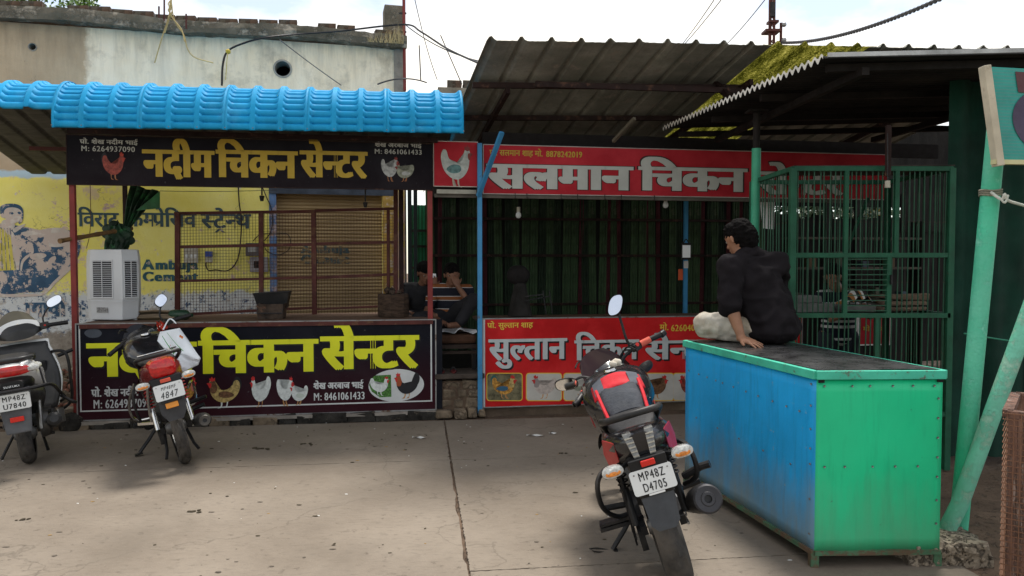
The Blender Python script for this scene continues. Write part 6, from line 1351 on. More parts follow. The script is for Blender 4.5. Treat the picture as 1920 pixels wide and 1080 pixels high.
for pts, w_ in (([(309, 628), (322, 648), (336, 664), (351, 686)], .004), ([(318, 622), (336, 644), (356, 664), (360, 674)], .0025), ([(328, 650), (331, 660), (331, 672)], .007)): b.add(*ribbon(pts, w_))
b.build('printed_stem', GI, bag)
b = MB(); rb = random.Random(2)
for k in range(22):
    p = bq(*( (rb.uniform(318, 338), rb.uniform(640, 680)) if k < 12 else (rb.uniform(352, 366), rb.uniform(668, 682)))); r_ = rb.uniform(.003, .006) if k < 12 else .008
    b.add([p+Vector((r_*math.cos(a), -.001, r_*math.sin(a))) for a in (0, 1.2, 2.5, 3.8, 5)], [(0, 1, 2, 3, 4)])
b.build('printed_petals', mat('orange_petal_ink', (.5, .10, .05), .6), bag)
b = MB(); p = bq(345, 630); [b.add([p+Vector((dx+.010*math.cos(a), -.001, dz+.012*math.sin(a))) for a in (0, 1, 2, 3, 4, 5)], [(0, 1, 2, 3, 4, 5)]) for dx, dz in ((-.008, .005), (.006, -.004))]; b.build('printed_mark', mat('orange_mark_ink', (.7, .2, .05), .6), bag)
# ------------------------------------------------------------------ scooter
def scooter(loc, lean, head, steer):
    t = thing('scooter', 'white and dark grey scooter cut by the left edge of the photo', 'scooter', loc, (0, R(-lean), R(head)))
    SW = mat('pearl_white_panel', (.80, .81, .80), .2, var=.04, bump=0, coat=.6); SG = mat('dark_grey_panel', (.035, .036, .038), .4, var=.2, bump=.03, dust=(.08, .075, .07), dthr=.62)
    S_ = steerM(steer, (0, 1.02, .85), 26)
    def B(fn, nm, m, par=t, st=False, **k):
        b = MB(); fn(b)
        if st: b.xf(S_)
        return b.build(nm, m, par, local=True, **k)
    wheel('rear_wheel', t, (0, 0, .23), .23, .10, 5, disc=False); wheel('front_wheel', t, (0, 1.27, .24), .24, .09, 5, S_)
    B(lambda b: b.loft([((0, -.36, .77), .05, .03, 2.3), ((0, -.32, .765), .12, .06, 2.6), ((0, -.18, .73), .165, .11, 2.6), ((0, .05, .66), .185, .13, 2.6), ((0, .30, .60), .17, .13, 2.6), ((0, .46, .50), .12, .14, 2.4)], 26), 'body_shell', SW, smooth=True)
    B(lambda b: b.loft([((0, -.30, .60), .10, .05, 2.5), ((0, -.15, .56), .16, .08, 2.5), ((0, .2, .50), .165, .10, 2.5), ((0, .42, .40), .13, .10, 2.5)], 22), 'lower_shell', SG, smooth=True)
    B(lambda b: b.loft([((0, -.33, .835), .08, .02, 2.6), ((0, -.20, .845), .13, .035, 3), ((0, .10, .80), .14, .04, 3), ((0, .38, .78), .13, .04, 3), ((0, .52, .74), .08, .03, 3)], 20), 'seat', SEAT, smooth=True)
    B(lambda b: b.curve([(-.12, -.10, .82), (-.14, -.26, .845), (-.08, -.37, .85), (.08, -.37, .85), (.14, -.26, .845), (.12, -.10, .82)], .014, 10, 6), 'grab_rail', SG, smooth=True)
    tl = B(lambda b: b.loft([((0, -.385, .765), .07, .018, 2.4), ((0, -.37, .765), .13, .036, 2.4), ((0, -.30, .765), .15, .038, 2.4)], 22), 'tail_light', REDL, smooth=True)
    for sx in (-1, 1): B(lambda b: b.loft([((sx*.12, -.375, .765), .018, .012, 2.2), ((sx*.135, -.355, .77), .045, .026, 2.2), ((sx*.15, -.28, .775), .045, .026, 2.2)], 16), 'indicator', CLR, tl, smooth=True)
    B(lambda b: b.loft([((0, -.41, .665), .07, .035, 3), ((0, -.33, .665), .12, .055, 3), ((0, -.2, .66), .13, .065, 3)], 16), 'tail_lower', BLK, smooth=True)
    B(lambda b: b.hexa([(-.08, -.43, .32), (.08, -.43, .32), (.07, -.36, .32), (-.07, -.36, .32), (-.11, -.42, .64), (.11, -.42, .64), (.10, -.30, .64), (-.10, -.30, .64)]), 'mud_flap', mat('grey_flap_plastic3', (.09, .095, .105), .5, var=.25), bevel=.01)
    plate(t, (0, -.445, .555), .20, .115, (('MP48Z', .008, .036, -.07, .075, KIN), ('U7840', -.045, .036, -.07, .075, KIN)), -3)
    B(lambda b: b.box((0, -.437, .425), (.085, .012, .036)), 'reflector', REFR, bevel=.004)
    nm = B(lambda b: b.box((0, -.43, .665), (.10, .006, .018)), 'maker_badge_base', BLK)
    V, Fc, wd = typeset(' '.join('SUZUKI'), 0, .02, .06); b = MB(); b.add([Vector((-.05+x*.10/wd, -.4345-z*.02, .658+y*.014/.69)) for x, y, z in V], Fc); b.build('lettering', WHT, nm, local=True)
    # engine side with cooling cover, exhaust on the right
    B(lambda b: [b.lathe([(.09, .02), (.10, .11), (.16, .10), (.175, .07), (.18, .001)], (0, .14, .26), 'X', 20), b.box((.12, .30, .27), (.10, .26, .15)), b.lathe([(.18, .02), (.19, .05), (.195, .001)], (0, .14, .26), 'X', 14)], 'engine', ENG, smooth=True)
    B(lambda b: [b.box((.17, .14+.1*math.cos(k), .26+.1*math.sin(k)), (.02, .02, .02)) for k in range(6)], 'cooling_cover', BLK, bevel=.004)
    ex = B(lambda b: b.tube([(.10, .5, .20), (.15, .30, .22), (.18, .16, .26), (.20, -.05, .30), (.21, -.20, .34), (.21, -.22, .345)], [.018, .03, .05, .055, .05, .03], 16), 'exhaust', SG, smooth=True)
    B(lambda b: b.hexa([(.235, -.18, .30), (.262, .10, .25), (.262, .10, .36), (.235, -.18, .40), (.245, -.18, .30), (.272, .10, .25), (.272, .10, .36), (.245, -.18, .40)]), 'heat_shield', STEEL, ex, bevel=.004)
    B(lambda b: b.tube([(.11, -.02, .25), (.13, .06, .62)], .014, 8), 'shock_absorber', STEEL)
    # crash guard all round
    GD = BLKM
    for sx in (-1, 1):
        B(lambda b: [b.curve([(0, -.47, .635), (sx*.14, -.45, .635), (sx*.235, -.33, .62), (sx*.27, .0, .50), (sx*.285, .22, .42), (sx*.25, .34, .38)], .0125, 8, 6), b.curve([(sx*.285, .22, .42), (sx*.33, .10, .40), (sx*.36, -.02, .405), (sx*.33, -.04, .43), (sx*.27, .02, .47)], .012, 8, 6), b.tube([(sx*.20, -.36, .63), (sx*.17, -.2, .78)], .011, 8)], 'side_guard', GD, smooth=True)
        B(lambda b: [b.curve([(sx*.16, .86, .20), (sx*.30, .84, .28), (sx*.33, .80, .50), (sx*.32, .82, .72), (sx*.20, .90, .74)], .013, 8, 6), b.tube([(sx*.26, .84, .70), (sx*.38, .84, .735)], .016, 8)], 'front_guard', GD, smooth=True)
    # floor, leg shield
    B(lambda b: b.box((0, .62, .24), (.36, .42, .07)), 'floor_board', SG, bevel=.02)
    B(lambda b: b.grid(lambda u, v: Vector(((u-.5)*2*(.20+.06*math.sin(math.pi*min(1, v*1.1))), .80+.06*v+.13*v*v-.06*(abs(u-.5)*2)**2, .27+.56*v)), 14, 12), 'leg_shield', SG, smooth=True).modifiers.new('t', 'SOLIDIFY').thickness = .03
    B(lambda b: b.grid(lambda u, v: Vector(((u-.5)*2*(.215+.06*math.sin(math.pi*min(1, v*1.1))), .84+.06*v+.13*v*v-.07*(abs(u-.5)*2)**2, .28+.57*v)), 14, 12), 'front_apron', SW, smooth=True).modifiers.new('t', 'SOLIDIFY').thickness = .02
    B(lambda b: b.box((.10, .835, .62), (.14, .03, .12)), 'glove_pocket', BLK, bevel=.01)
    B(lambda b: [b.lathe([(0, .001), (0, .02), (.008, .02), (.008, .001)], (.02, .80, .68), 'Y', 16)], 'ignition', STEEL); B(lambda b: b.box((.02, .795, .635), (.028, .012, .05)), 'blue_keyring', mat('blue_tag', (.02, .06, .25), .4))
    # handlebar head
    B(lambda b: b.loft([((0, .90, .92), .12, .04, 2.4), ((0, .96, .95), .19, .06, 2.4), ((0, 1.04, .96), .18, .075, 2.4), ((0, 1.12, .94), .12, .07, 2.2), ((0, 1.16, .93), .05, .04, 2)], 24), 'handlebar_head', SG, st=True, smooth=True)
    B(lambda b: b.grid(lambda u, v: Vector(((u-.5)*2*(.175-.03*v), .915+.03*v+.04*(1-(2*u-1)**2), .985+.065*v-.035*(2*u-1)**2)), 14, 5), 'white_visor', SW, st=True, smooth=True)
    B(lambda b: b.grid(lambda u, v: Vector(((u-.5)*2*(.155-.05*v), .955+.05*v+.04*(1-(2*u-1)**2), 1.045+.085*v-.045*(2*u-1)**2)), 14, 6), 'wind_screen', mat('amber_smoke_screen', (.16, .14, .09), .1, bump=0, coat=.4), st=True, smooth=True)
    B(lambda b: b.lathe([(0, .001), (0, .012), (.004, .012)], (0, .965, 1.008), 'Y', 14), 'front_badge', CHR, st=True)
    for sx in (-1, 1):
        B(lambda b: b.tube([(sx*.18, .93, .945), (sx*.24, .90, .95), (sx*.36, .86, .94)], [.02, .018, .019], 12), 'grip', BLK, st=True, smooth=True)
        B(lambda b: b.box((sx*.19, .925, .955), (.07, .05, .06)), 'switch_box', SG, st=True, bevel=.008)
        B(lambda b: b.curve([(sx*.21, .96, .95), (sx*.28, .95, .94), (sx*.37, .91, .93)], .006, 6, 4), 'lever', BLKM, st=True, smooth=True)
    B(lambda b: b.box((.19, .898, .958), (.016, .004, .012)), 'red_button', REFR, st=True)
    for sx in (-1, 1):
        b1, b2 = MB(), MB(); b1.curve([(sx*.19, .93, .98), (sx*.20, .94, 1.03), (sx*.25, .95, 1.09), (sx*.29, .95, 1.12)], .007, 8, 5)
        mirror_head(b1, b2, Vector((sx*.315, .95, 1.145)), .14, .078, Matrix.Rotation(R(-steer+20), 4, 'Z')@Matrix.Rotation(R(-18*sx), 4, 'Y')@Matrix.Rotation(R(-14), 4, 'X'), .25*sx)
        mm = b1.xf(S_).build('mirror', BLK, t, local=True, smooth=True); b2.xf(S_).build('mirror_glass', MIR, mm, local=True)
    B(lambda b: [b.tube([(-.2, .2, .03), (-.08, .28, .22), (.08, .28, .22), (.12, .1, .05)], .012, 8)], 'stand', BLKM)
    return t
scooter((-3.72, 5.72, 0), 7, 30, 12)
# ------------------------------------------------------------------ people
from mathutils import noise as mno
def sph(c, r, n=8):
    c = Vector(c); r = r if isinstance(r, (tuple, list)) else (r, r, r)
    return [c+Vector((r[0]*math.cos(a)*math.sin(p), r[1]*math.sin(a)*math.sin(p), r[2]*math.cos(p))) for p in [math.pi*(i+.5)/n for i in range(n)] for a in [2*math.pi*j/(n*1.5) for j in range(int(n*1.5))]]
def blob_mesh(name, caps, m, parent, voxel=.009, it=4, folds=0, fscale=9, fn=None):
    """caps: lists of (point, radius); each list becomes one convex hull, the lot one continuous skin"""
    bm = bmesh.new()
    for cap in caps:
        vs = [bm.verts.new(p) for (c, r) in cap for p in sph(c, r)]
        res = bmesh.ops.convex_hull(bm, input=vs); ex = [g for g in set(res['geom_interior']+res['geom_unused']) if isinstance(g, bmesh.types.BMVert)]
        bmesh.ops.delete(bm, geom=ex, context='VERTS')
    me = bpy.data.meshes.new(name); bm.to_mesh(me); bm.free(); o = bpy.data.objects.new(name, me); C.objects.link(o)
    md = o.modifiers.new('r', 'REMESH'); md.mode = 'VOXEL'; md.voxel_size = voxel; sm = o.modifiers.new('s', 'SMOOTH'); sm.iterations = it; sm.factor = .5
    bpy.context.view_layer.update(); nm = bpy.data.meshes.new_from_object(o.evaluated_get(bpy.context.evaluated_depsgraph_get())); bpy.data.objects.remove(o); bpy.data.meshes.remove(me)
    Mi = RM[parent.name].inverted()
    nrm = [v.normal.copy() for v in nm.vertices]
    for v, n_ in zip(nm.vertices, nrm):
        if folds:
            q = v.co*fscale; f = mno.noise(Vector((q.x*.6, q.y*.6, q.z*1.5)))+.5*mno.noise(q*2.3); r_ = 1-abs(mno.noise(Vector((q.x*.8+3, q.y*.8, q.z*1.1)))*2.6)
            v.co += n_*(f*folds+max(0, r_)*folds*.9)
        if fn: v.co = fn(v.co, n_)
        v.co = Mi@v.co
    nm.name = name; nm.materials.clear(); nm.materials.append(m); nm.shade_smooth()
    o = bpy.data.objects.new(name, nm); C.objects.link(o); o.parent = parent; RM[o.name] = RM[parent.name]; return o
def head_caps(c, f, u):
    c = Vector(c); f = Vector(f).normalized(); u = (Vector(u)-f*Vector(u).dot(f)).normalized(); s = f.cross(u)
    P = lambda a, b, d=0: c+f*a+u*b+s*d
    skin = [[(P(-.022, .035), .078), (P(.03, .03), .070)], [(P(.03, .03), .068), (P(.045, -.04), .048)], [(P(.045, -.04), .046), (P(.070, -.082), .024)], [(P(-.02, -.03), .055), (P(.045, -.04), .046)],
            [(P(.092, .012), .009), (P(.112, -.022), .013)], [(P(.09, -.025, .012), .012), (P(.09, -.025, -.012), .012)], [(P(.088, -.052, .014), .011), (P(.088, -.052, -.014), .011)],
            [(P(.078, .034, .035), .014), (P(.078, .034, -.035), .014)], [(P(-.005, .015, .080), .011), (P(-.005, -.02, .074), .009)], [(P(-.005, .015, -.080), .011), (P(-.005, -.02, -.074), .009)]]
    hair = [[(P(-.030, .05), .086), (P(.028, .062), .072)], [(P(-.030, .04), .084), (P(-.045, -.03), .058)]]
    eyes = [P(.084, .008, .032), P(.084, .008, -.032)]
    return skin, hair, eyes
def hand_caps(w_, f, n_, thumb, curl=0., sc=1.0):
    """w_ wrist, f finger direction, n_ back of hand, thumb side sign"""
    w_ = Vector(w_); f = Vector(f).normalized(); n_ = (Vector(n_)-f*Vector(n_).dot(f)).normalized(); s = f.cross(n_)*thumb; caps = []
    P = lambda a, b, d=0: w_+(f*a+s*b+n_*d)*sc
    caps.append([(P(-.01, 0), .024*sc), (P(.03, .026), .015*sc), (P(.03, -.026), .014*sc), (P(.082, .030), .012*sc), (P(.076, -.032), .011*sc)])
    for k, (b0, ln, r, sp_) in enumerate(((.031, .070, .0088, .22), (.010, .078, .0090, .06), (-.012, .072, .0086, -.10), (-.033, .056, .0078, -.28))):
        p = P(.080-.004*abs(k-1), b0); d = (f+s*sp_).normalized(); a = 0
        for j, (seg, rr) in enumerate(((.45, r), (.30, r*.92), (.25, r*.82))):
            a += curl*(.6, .9, .7)[j]; dd = (d*math.cos(a)-n_*math.sin(a)).normalized(); q = p+dd*ln*seg*sc; caps.append([(p, rr*sc), (q, rr*.94*sc)]); p = q
    p = P(.022, .028); d = (f*.75+s*.75-n_*.15).normalized(); q = p+d*.038*sc; caps.append([(p, .013*sc), (q, .0105*sc)]); d2 = (d+f*.5-n_*curl*.6).normalized(); caps.append([(q, .0105*sc), (q+d2*.03*sc, .0088*sc)])
    return caps
HAIR = mat('black_hair', (.006, .005, .005), .85, spec=.08, var=.4, scale=40, bump=1, bscale=160, stretch=(1, 1, .4)); EYEW = mat('eye_white', (.30, .27, .24), .3, bump=0); EYEB = mat('eye_iris', (.01, .008, .006), .2, bump=0)
def skin_mat(nm, c): return mat(nm, c, .55, var=.12, scale=12, bump=.15, bscale=120, spec=.35)
def finish_head(par, hair, eyes, f, tuft=.006):
    blob_mesh('hair', hair, HAIR, par, .008, 2, folds=tuft, fscale=34)
    f = Vector(f).normalized()
    for e in eyes:
        b = MB(); b.ball(e-f*.003, .0105, 2); ew = b.build('eye', EYEW, par, smooth=True); b = MB(); b.ball(e+f*.0065, .0065, 2); b.build('iris', EYEB, ew, smooth=True)
# the man on the cabinet, back to the camera, leaning on his left hand
mA = thing('person', 'man in a black shirt sitting on the cabinet with his back turned', 'person', (1.66, 5.05, 1.01))
SKA = skin_mat('brown_skin', (.30, .15, .09))
fA_ = Vector((-.48, .84, -.32)); hc_ = Vector((1.56, 5.13, 1.705)); sk, hr, ey = head_caps(hc_, fA_, (-.12, .10, 1))
shL, shR = Vector((1.475, 5.03, 1.515)), Vector((1.83, 5.12, 1.545)); elL, wrL = Vector((1.445, 4.93, 1.262)), Vector((1.497, 4.865, 1.062)); elR, wrR = Vector((1.90, 5.30, 1.28)), Vector((1.70, 5.42, 1.16))
pel = Vector((1.72, 5.00, 1.14)); kL, kR = Vector((1.335, 5.10, 1.115)), Vector((1.74, 5.44, 1.12)); aL, aR = Vector((1.60, 5.33, 1.06)), Vector((1.50, 5.40, 1.05))
sk += [[(hc_+Vector((.01, -.0, -.06)), .058), (Vector((1.60, 5.11, 1.58)), .066)], [((1.60, 5.11, 1.56), .07), ((1.65, 5.10, 1.44), (.15, .10, .10))], [((1.65, 5.10, 1.44), (.15, .10, .10)), (pel, (.14, .12, .10))],
       [(shL, .058), (elL, .044)], [(elL, .045), (elL.lerp(wrL, .35), .043)], [(elL.lerp(wrL, .35), .043), (wrL, .027)], [(shR, .058), (elR, .043)], [(elR, .043), (wrR, .027)],
       [(pel+Vector((-.07, 0, -.02)), .085), (kL, .06)], [(kL, .058), (aL, .038)], [(pel+Vector((.07, .03, -.02)), .085), (kR, .06)], [(kR, .058), (aR, .038)]]
sk += hand_caps(wrL+Vector((0, -.004, -.010)), (.50, -.66, -.20), (0.05, -.2, 1), 1, curl=.10, sc=1.06); sk += hand_caps(wrR, (-.8, .3, -.2), (0, .2, 1), -1, curl=.5)
for A_1, dr_ in ((aL, Vector((.12, .10, -.01))), (aR, Vector((-.14, .02, -.005)))): sk += [[(A_1, .036), (A_1+dr_*.5, .034)], [(A_1+dr_*.5, .034), (A_1+dr_, .024)]]
blob_mesh('body', sk, SKA, mA, .0062, 3)
shirt = [[(shL+Vector((.02, 0, .0)), .078), (shR, .070), ((1.64, 5.10, 1.46), (.19, .125, .11))], [((1.60, 5.105, 1.585), .070), (shL+Vector((.05, 0, 0)), .055), (shR+Vector((-.05, 0, 0)), .06)],
         [((1.645, 5.08, 1.44), (.185, .13, .12)), ((1.70, 5.03, 1.27), (.175, .145, .10))], [((1.70, 5.03, 1.27), (.175, .145, .10)), (pel+Vector((.012, -.015, -.005)), (.190, .165, .115))], [(pel+Vector((.012, -.015, -.005)), (.190, .165, .115)), (pel+Vector((.01, -.03, -.045)), (.17, .16, .075))],
         [(shL, .080), (shL.lerp(elL, .93), .068)], [(shL.lerp(elL, .4), .074), (shL.lerp(elL, .97)+Vector((-.006, 0, 0)), .070)], [(shR, .070), (shR.lerp(elR, .9), .060)],
         [((1.585, 5.05, 1.625), .040), ((1.66, 5.07, 1.60), .046)], [((1.55, 5.06, 1.60), .035), ((1.585, 5.05, 1.625), .040)]]
BSH = mat('black_shirt_cloth', (.012, .010, .012), .92, var=.25, scale=5, bump=.35, bscale=200, spec=.12)
blob_mesh('shirt', shirt, BSH, mA, .0085, 4, folds=.017, fscale=8)
TRS = mat('cream_trousers_cloth', (.50, .47, .41), .9, var=.12, scale=8, bump=.4, bscale=150, dust=(.33, .27, .19), dthr=.58, dscale=7)
blob_mesh('trousers', [[(pel+Vector((-.06, 0, -.03)), .098), (kL, .082)], [(kL, .080), (kL.lerp(aL, .85), .056)], [(pel+Vector((.07, .03, -.03)), .1), (kR, .080)], [(kR, .078), (kR.lerp(aR, .85), .055)], [(pel+Vector((0, 0, -.05)), (.15, .14, .075))]], TRS, mA, .008, 3, folds=.014, fscale=11)
hr += [[(hc_+Vector((.045, -.06, -.015)), .055), (hc_+Vector((.05, -.02, -.045)), .055)], [(hc_+Vector((.03, -.03, .02)), .085), (hc_+Vector((.06, -.05, -.06)), .05)]]
finish_head(mA, hr, ey, fA_, .007)
def stripes(name, cols, z0, period, coord=2):
    m = bpy.data.materials.new(name); m.use_nodes = True; n = m.node_tree.nodes; l = m.node_tree.links; p = n['Principled BSDF']
    tc = n.new('ShaderNodeTexCoord'); s_ = n.new('ShaderNodeSeparateXYZ'); l.new(tc.outputs['Object'], s_.inputs[0])
    a = n.new('ShaderNodeMath'); a.operation = 'MULTIPLY_ADD'; a.inputs[1].default_value = 1/period; a.inputs[2].default_value = 10+z0; l.new(s_.outputs['XYZ'[coord]], a.inputs[0])
    fr_ = n.new('ShaderNodeMath'); fr_.operation = 'FRACT'; l.new(a.outputs[0], fr_.inputs[0]); cr_ = n.new('ShaderNodeValToRGB'); cr_.color_ramp.interpolation = 'CONSTANT'; l.new(fr_.outputs[0], cr_.inputs['Fac'])
    e = cr_.color_ramp.elements; e[0].position = 0; e[0].color = (*cols[0][1], 1); e[1].position = cols[1][0]; e[1].color = (*cols[1][1], 1)
    for pos, c in cols[2:]: q = e.new(pos); q.color = (*c, 1)
    l.new(cr_.outputs[0], p.inputs['Base Color']); p.inputs['Roughness'].default_value = .9; p.inputs['Specular IOR Level'].default_value = .15; return m
def seated(label, loc, hc, face, skin, caps_body, shirt, shm, trous, trm, hands, name='person', vox=.010):
    t = thing(name, label, 'person', loc); s_, h_, e_ = head_caps(hc, face, (0, 0, 1)); s_ += caps_body
    for h in hands: s_ += hand_caps(*h)
    blob_mesh('body', s_, skin, t, .0075, 3); blob_mesh('shirt', shirt, shm, t, vox, 4, folds=.006, fscale=10); blob_mesh('trousers', trous, trm, t, vox, 4, folds=.006, fscale=10); finish_head(t, h_, e_, face); return t
V3 = Vector
# striped shirt man with a hand on his mouth
pb, ch_, hB = V3((-.68, 8.10, .94)), V3((-.66, 8.08, 1.17)), V3((-.645, 7.99, 1.405)); sl_, sr_ = V3((-.84, 8.06, 1.245)), V3((-.48, 8.06, 1.245))
e1, h1 = V3((-.43, 7.88, 1.08)), V3((-.575, 7.86, 1.30)); e2, h2 = V3((-.90, 7.92, 1.03)), V3((-.76, 7.76, .94)); k1, a1_ = V3((-.40, 7.80, 1.15)), V3((-.56, 7.70, .90)); k2, a2_ = V3((-.98, 7.78, .95)), V3((-.80, 7.66, .90))
body = [[(hB+V3((0, .02, -.06)), .055), (V3((-.66, 8.06, 1.28)), .06)], [(ch_, (.15, .10, .13)), (pb, (.14, .11, .09))], [(sl_, .055), (e2, .04)], [(e2, .04), (h2, .026)], [(sr_, .055), (e1, .04)], [(e1, .04), (h1, .026)], [(pb, .09), (k1, .06)], [(k1, .055), (a1_, .036)], [(pb, .09), (k2, .06)], [(k2, .055), (a2_, .036)],
        [(a1_, .035), (a1_+V3((-.08, -.10, .0)), .03)], [(a2_, .035), (a2_+V3((.02, -.10, .05)), .032)], [(a2_+V3((.02, -.10, .05)), .032), (a2_+V3((.03, -.13, .11)), .024)]]
shB = [[(sl_, .068), (sr_, .068), (ch_, (.165, .12, .13))], [(ch_, (.165, .12, .13)), (pb, (.165, .13, .10))], [(sl_, .068), (sl_.lerp(e2, .75), .055)], [(sr_, .068), (sr_.lerp(e1, .7), .055)]]
ST1 = stripes('striped_polo_cloth', ((0, (.012, .013, .02)), (.30, (.42, .42, .42)), (.345, (.20, .07, .025)), (.62, (.42, .42, .42)), (.665, (.012, .013, .02))), .25, .135)
mB = seated('seated man in a striped polo shirt holding a hand to his mouth', (-.68, 8.05, .86), hB, (.12, -1, -.12), skin_mat('dark_brown_skin', (.16, .075, .045)), body, shB, ST1, [[(pb, .11), (k1, .075)], [(k1, .072), (k1.lerp(a1_, .85), .055)], [(pb, .11), (k2, .078)], [(k2, .074), (k2.lerp(a2_, .8), .055)]], mat('charcoal_trousers', (.014, .014, .017), .9), [(h1, (-.3, .3, .9), (.3, -1, 0), 1, .5, .95), (h2, (.6, -.5, -.2), (0, 0, 1), -1, .4, .95)])
# man in black with a phone
o_ = V3((-.30, .30, .02)); pc_, cc2, hC = V3((-1.02, 8.42, .92)), V3((-1.0, 8.38, 1.17)), V3((-.97, 8.28, 1.42)); sl2, sr2 = V3((-1.18, 8.36, 1.25)), V3((-.82, 8.36, 1.25))
ee, hh = V3((-.76, 8.18, 1.09)), V3((-.845, 8.08, 1.27)); ee2, hh2 = V3((-1.22, 8.2, 1.0)), V3((-1.05, 8.05, .98)); kk1, aa1 = V3((-.92, 8.02, .93)), V3((-.9, 7.98, .50)); kk2, aa2 = V3((-1.15, 8.02, .93)), V3((-1.15, 7.98, .50))
bodyC = [[(hC+V3((0, .02, -.06)), .055), (V3((-1.0, 8.36, 1.29)), .06)], [(cc2, (.15, .10, .13)), (pc_, (.14, .11, .09))], [(sl2, .055), (ee2, .04)], [(ee2, .04), (hh2, .026)], [(sr2, .055), (ee, .04)], [(ee, .04), (hh, .026)], [(pc_, .09), (kk1, .06)], [(kk1, .055), (aa1, .036)], [(pc_, .09), (kk2, .06)], [(kk2, .055), (aa2, .036)],
         [(aa1, .035), (aa1+V3((0, -.14, -.03)), .03)], [(aa2, .035), (aa2+V3((0, -.14, -.03)), .03)]]
mC = seated('man in dark clothes looking at a phone behind the red post', (-1.0, 8.3, .80), hC, (.45, -.85, -.35), skin_mat('dark_brown_skin', (.16, .075, .045)), bodyC, [[(sl2, .072), (sr2, .072), (cc2, (.17, .12, .13))], [(cc2, (.17, .12, .13)), (pc_, (.165, .13, .10))], [(sl2, .07), (ee2, .055)], [(sr2, .07), (sr2.lerp(ee, .9), .055)]],
            mat('dark_shirt_cloth', (.014, .014, .016), .9), [[(pc_, .11), (kk1, .075)], [(kk1, .072), (kk1.lerp(aa1, .9), .06)], [(pc_, .11), (kk2, .075)], [(kk2, .072), (kk2.lerp(aa2, .9), .06)]], mat('charcoal_trousers', (.014, .014, .017), .9), [(hh, (.0, -.1, 1), (.3, -1, 0), 1, .6, .95), (hh2, (.6, -.5, -.2), (0, 0, 1), -1, .4, .95)])
ph = thing('mobile_phone', 'mobile phone held up by the man in dark clothes', 'phone', hh+V3((-.01, .03, .085)), (R(-15), 0, R(20))); b = MB(); b.box((0, 0, 0), (.07, .009, .14)); b.build('case', WHT, ph, local=True, bevel=.004); b = MB(); b.box((0, .006, 0), (.062, .003, .13)); b.build('screen', DARK, ph, local=True)
chr_ = thing('plastic_chair', 'dark plastic chair under the man looking at his phone', 'chair', (-1.03, 8.42, 0)); PC = mat('dark_plastic_chair', (.03, .03, .035), .5, var=.2)
b = MB(); b.box((-1.03, 8.38, .80), (.44, .44, .04)); b.build('seat', PC, chr_, bevel=.01); b = MB(); b.grid(lambda u, v: V3((-1.03+.24*math.sin((u-.5)*2.6), 8.64-.12*(1-math.cos((u-.5)*2.6)), .84+.44*v*(1-.25*abs(u-.5)))), 16, 6); q = b.build('backrest', PC, chr_, smooth=True).modifiers.new('t', 'SOLIDIFY'); q.thickness = .012
for sx in (-.19, .19):
    for sy in (-.19, .19): b = MB(); b.bar((-1.03+sx, 8.38+sy, 0), (-1.03+sx, 8.38+sy, .79), .035); b.build('leg', PC, chr_)
# person standing behind the cage
hD = V3((3.02, 7.02, 1.40)); cD, pD = V3((3.10, 7.10, 1.14)), V3((3.12, 7.12, .84)); l1, r1 = V3((2.93, 7.08, 1.22)), V3((3.27, 7.1, 1.22)); le, lh = V3((2.95, 6.88, 1.03)), V3((3.12, 6.76, 1.12)); re_, rh = V3((3.34, 6.95, 1.05)), V3((3.22, 6.74, 1.16))
bodyD = [[(hD+V3((.02, .02, -.06)), .052), (cD+V3((0, 0, .14)), .06)], [(cD, (.13, .09, .13)), (pD, (.13, .10, .09))], [(l1, .05), (le, .04)], [(le, .04), (lh, .025)], [(r1, .05), (re_, .04)], [(re_, .04), (rh, .025)]]
tr = []
for sx in (-.09, .09): bodyD += [[(pD+V3((sx, 0, 0)), .09), (pD+V3((sx, .02, -.40)), .058)], [(pD+V3((sx, .02, -.40)), .056), (V3((pD.x+sx, 7.16, .08)), .036)], [(V3((pD.x+sx, 7.16, .07)), .036), (V3((pD.x+sx, 7.02, .04)), .03)]]; tr += [[(pD+V3((sx, 0, -.02)), .105), (pD+V3((sx, .02, -.40)), .075)], [(pD+V3((sx, .02, -.40)), .073), (V3((pD.x+sx, 7.16, .14)), .062)]]
ST2 = stripes('navy_white_striped_cloth', ((0, (.010, .012, .022)), (.55, (.45, .46, .47)), (.70, (.010, .012, .022)), (.86, (.45, .46, .47))), .1, .17)
mD = seated('boy in a navy and white striped shirt standing behind the green cage', (3.1, 7.1, 0), hD, (-.35, -1, -.1), skin_mat('mid_brown_skin', (.24, .12, .075)), bodyD, [[(l1, .062), (r1, .062), (cD, (.15, .11, .13))], [(cD, (.15, .11, .13)), (pD, (.165, .12, .10))], [(l1, .062), (l1.lerp(le, .9), .05)], [(r1, .062), (r1.lerp(re_, .9), .05)]], ST2, tr, mat('dark_jeans', (.02, .025, .035), .9), [(lh, (.8, -.4, .1), (0, 0, 1), 1, .5, .9), (rh, (-.8, -.4, .1), (0, 0, 1), -1, .5, .9)])
cl = thing('striped_cloth', 'orange and white striped cloth lying on the shelf inside the green cage', 'cloth', (2.70, 5.95, 1.25)); b = MB(); b.grid(lambda u, v: V3((2.60+.26*u, 5.80+.2*v, 1.215+.12*math.sin(math.pi*u)*math.sin(math.pi*(.15+.8*v))+.012*math.sin(u*22))), 24, 12)
b.build('fabric', stripes('orange_white_stripe', ((0, (.02, .02, .02)), (.25, (.30, .13, .04)), (.55, (.5, .5, .48)), (.78, (.04, .03, .03))), .0, .06, 0), cl, smooth=True)
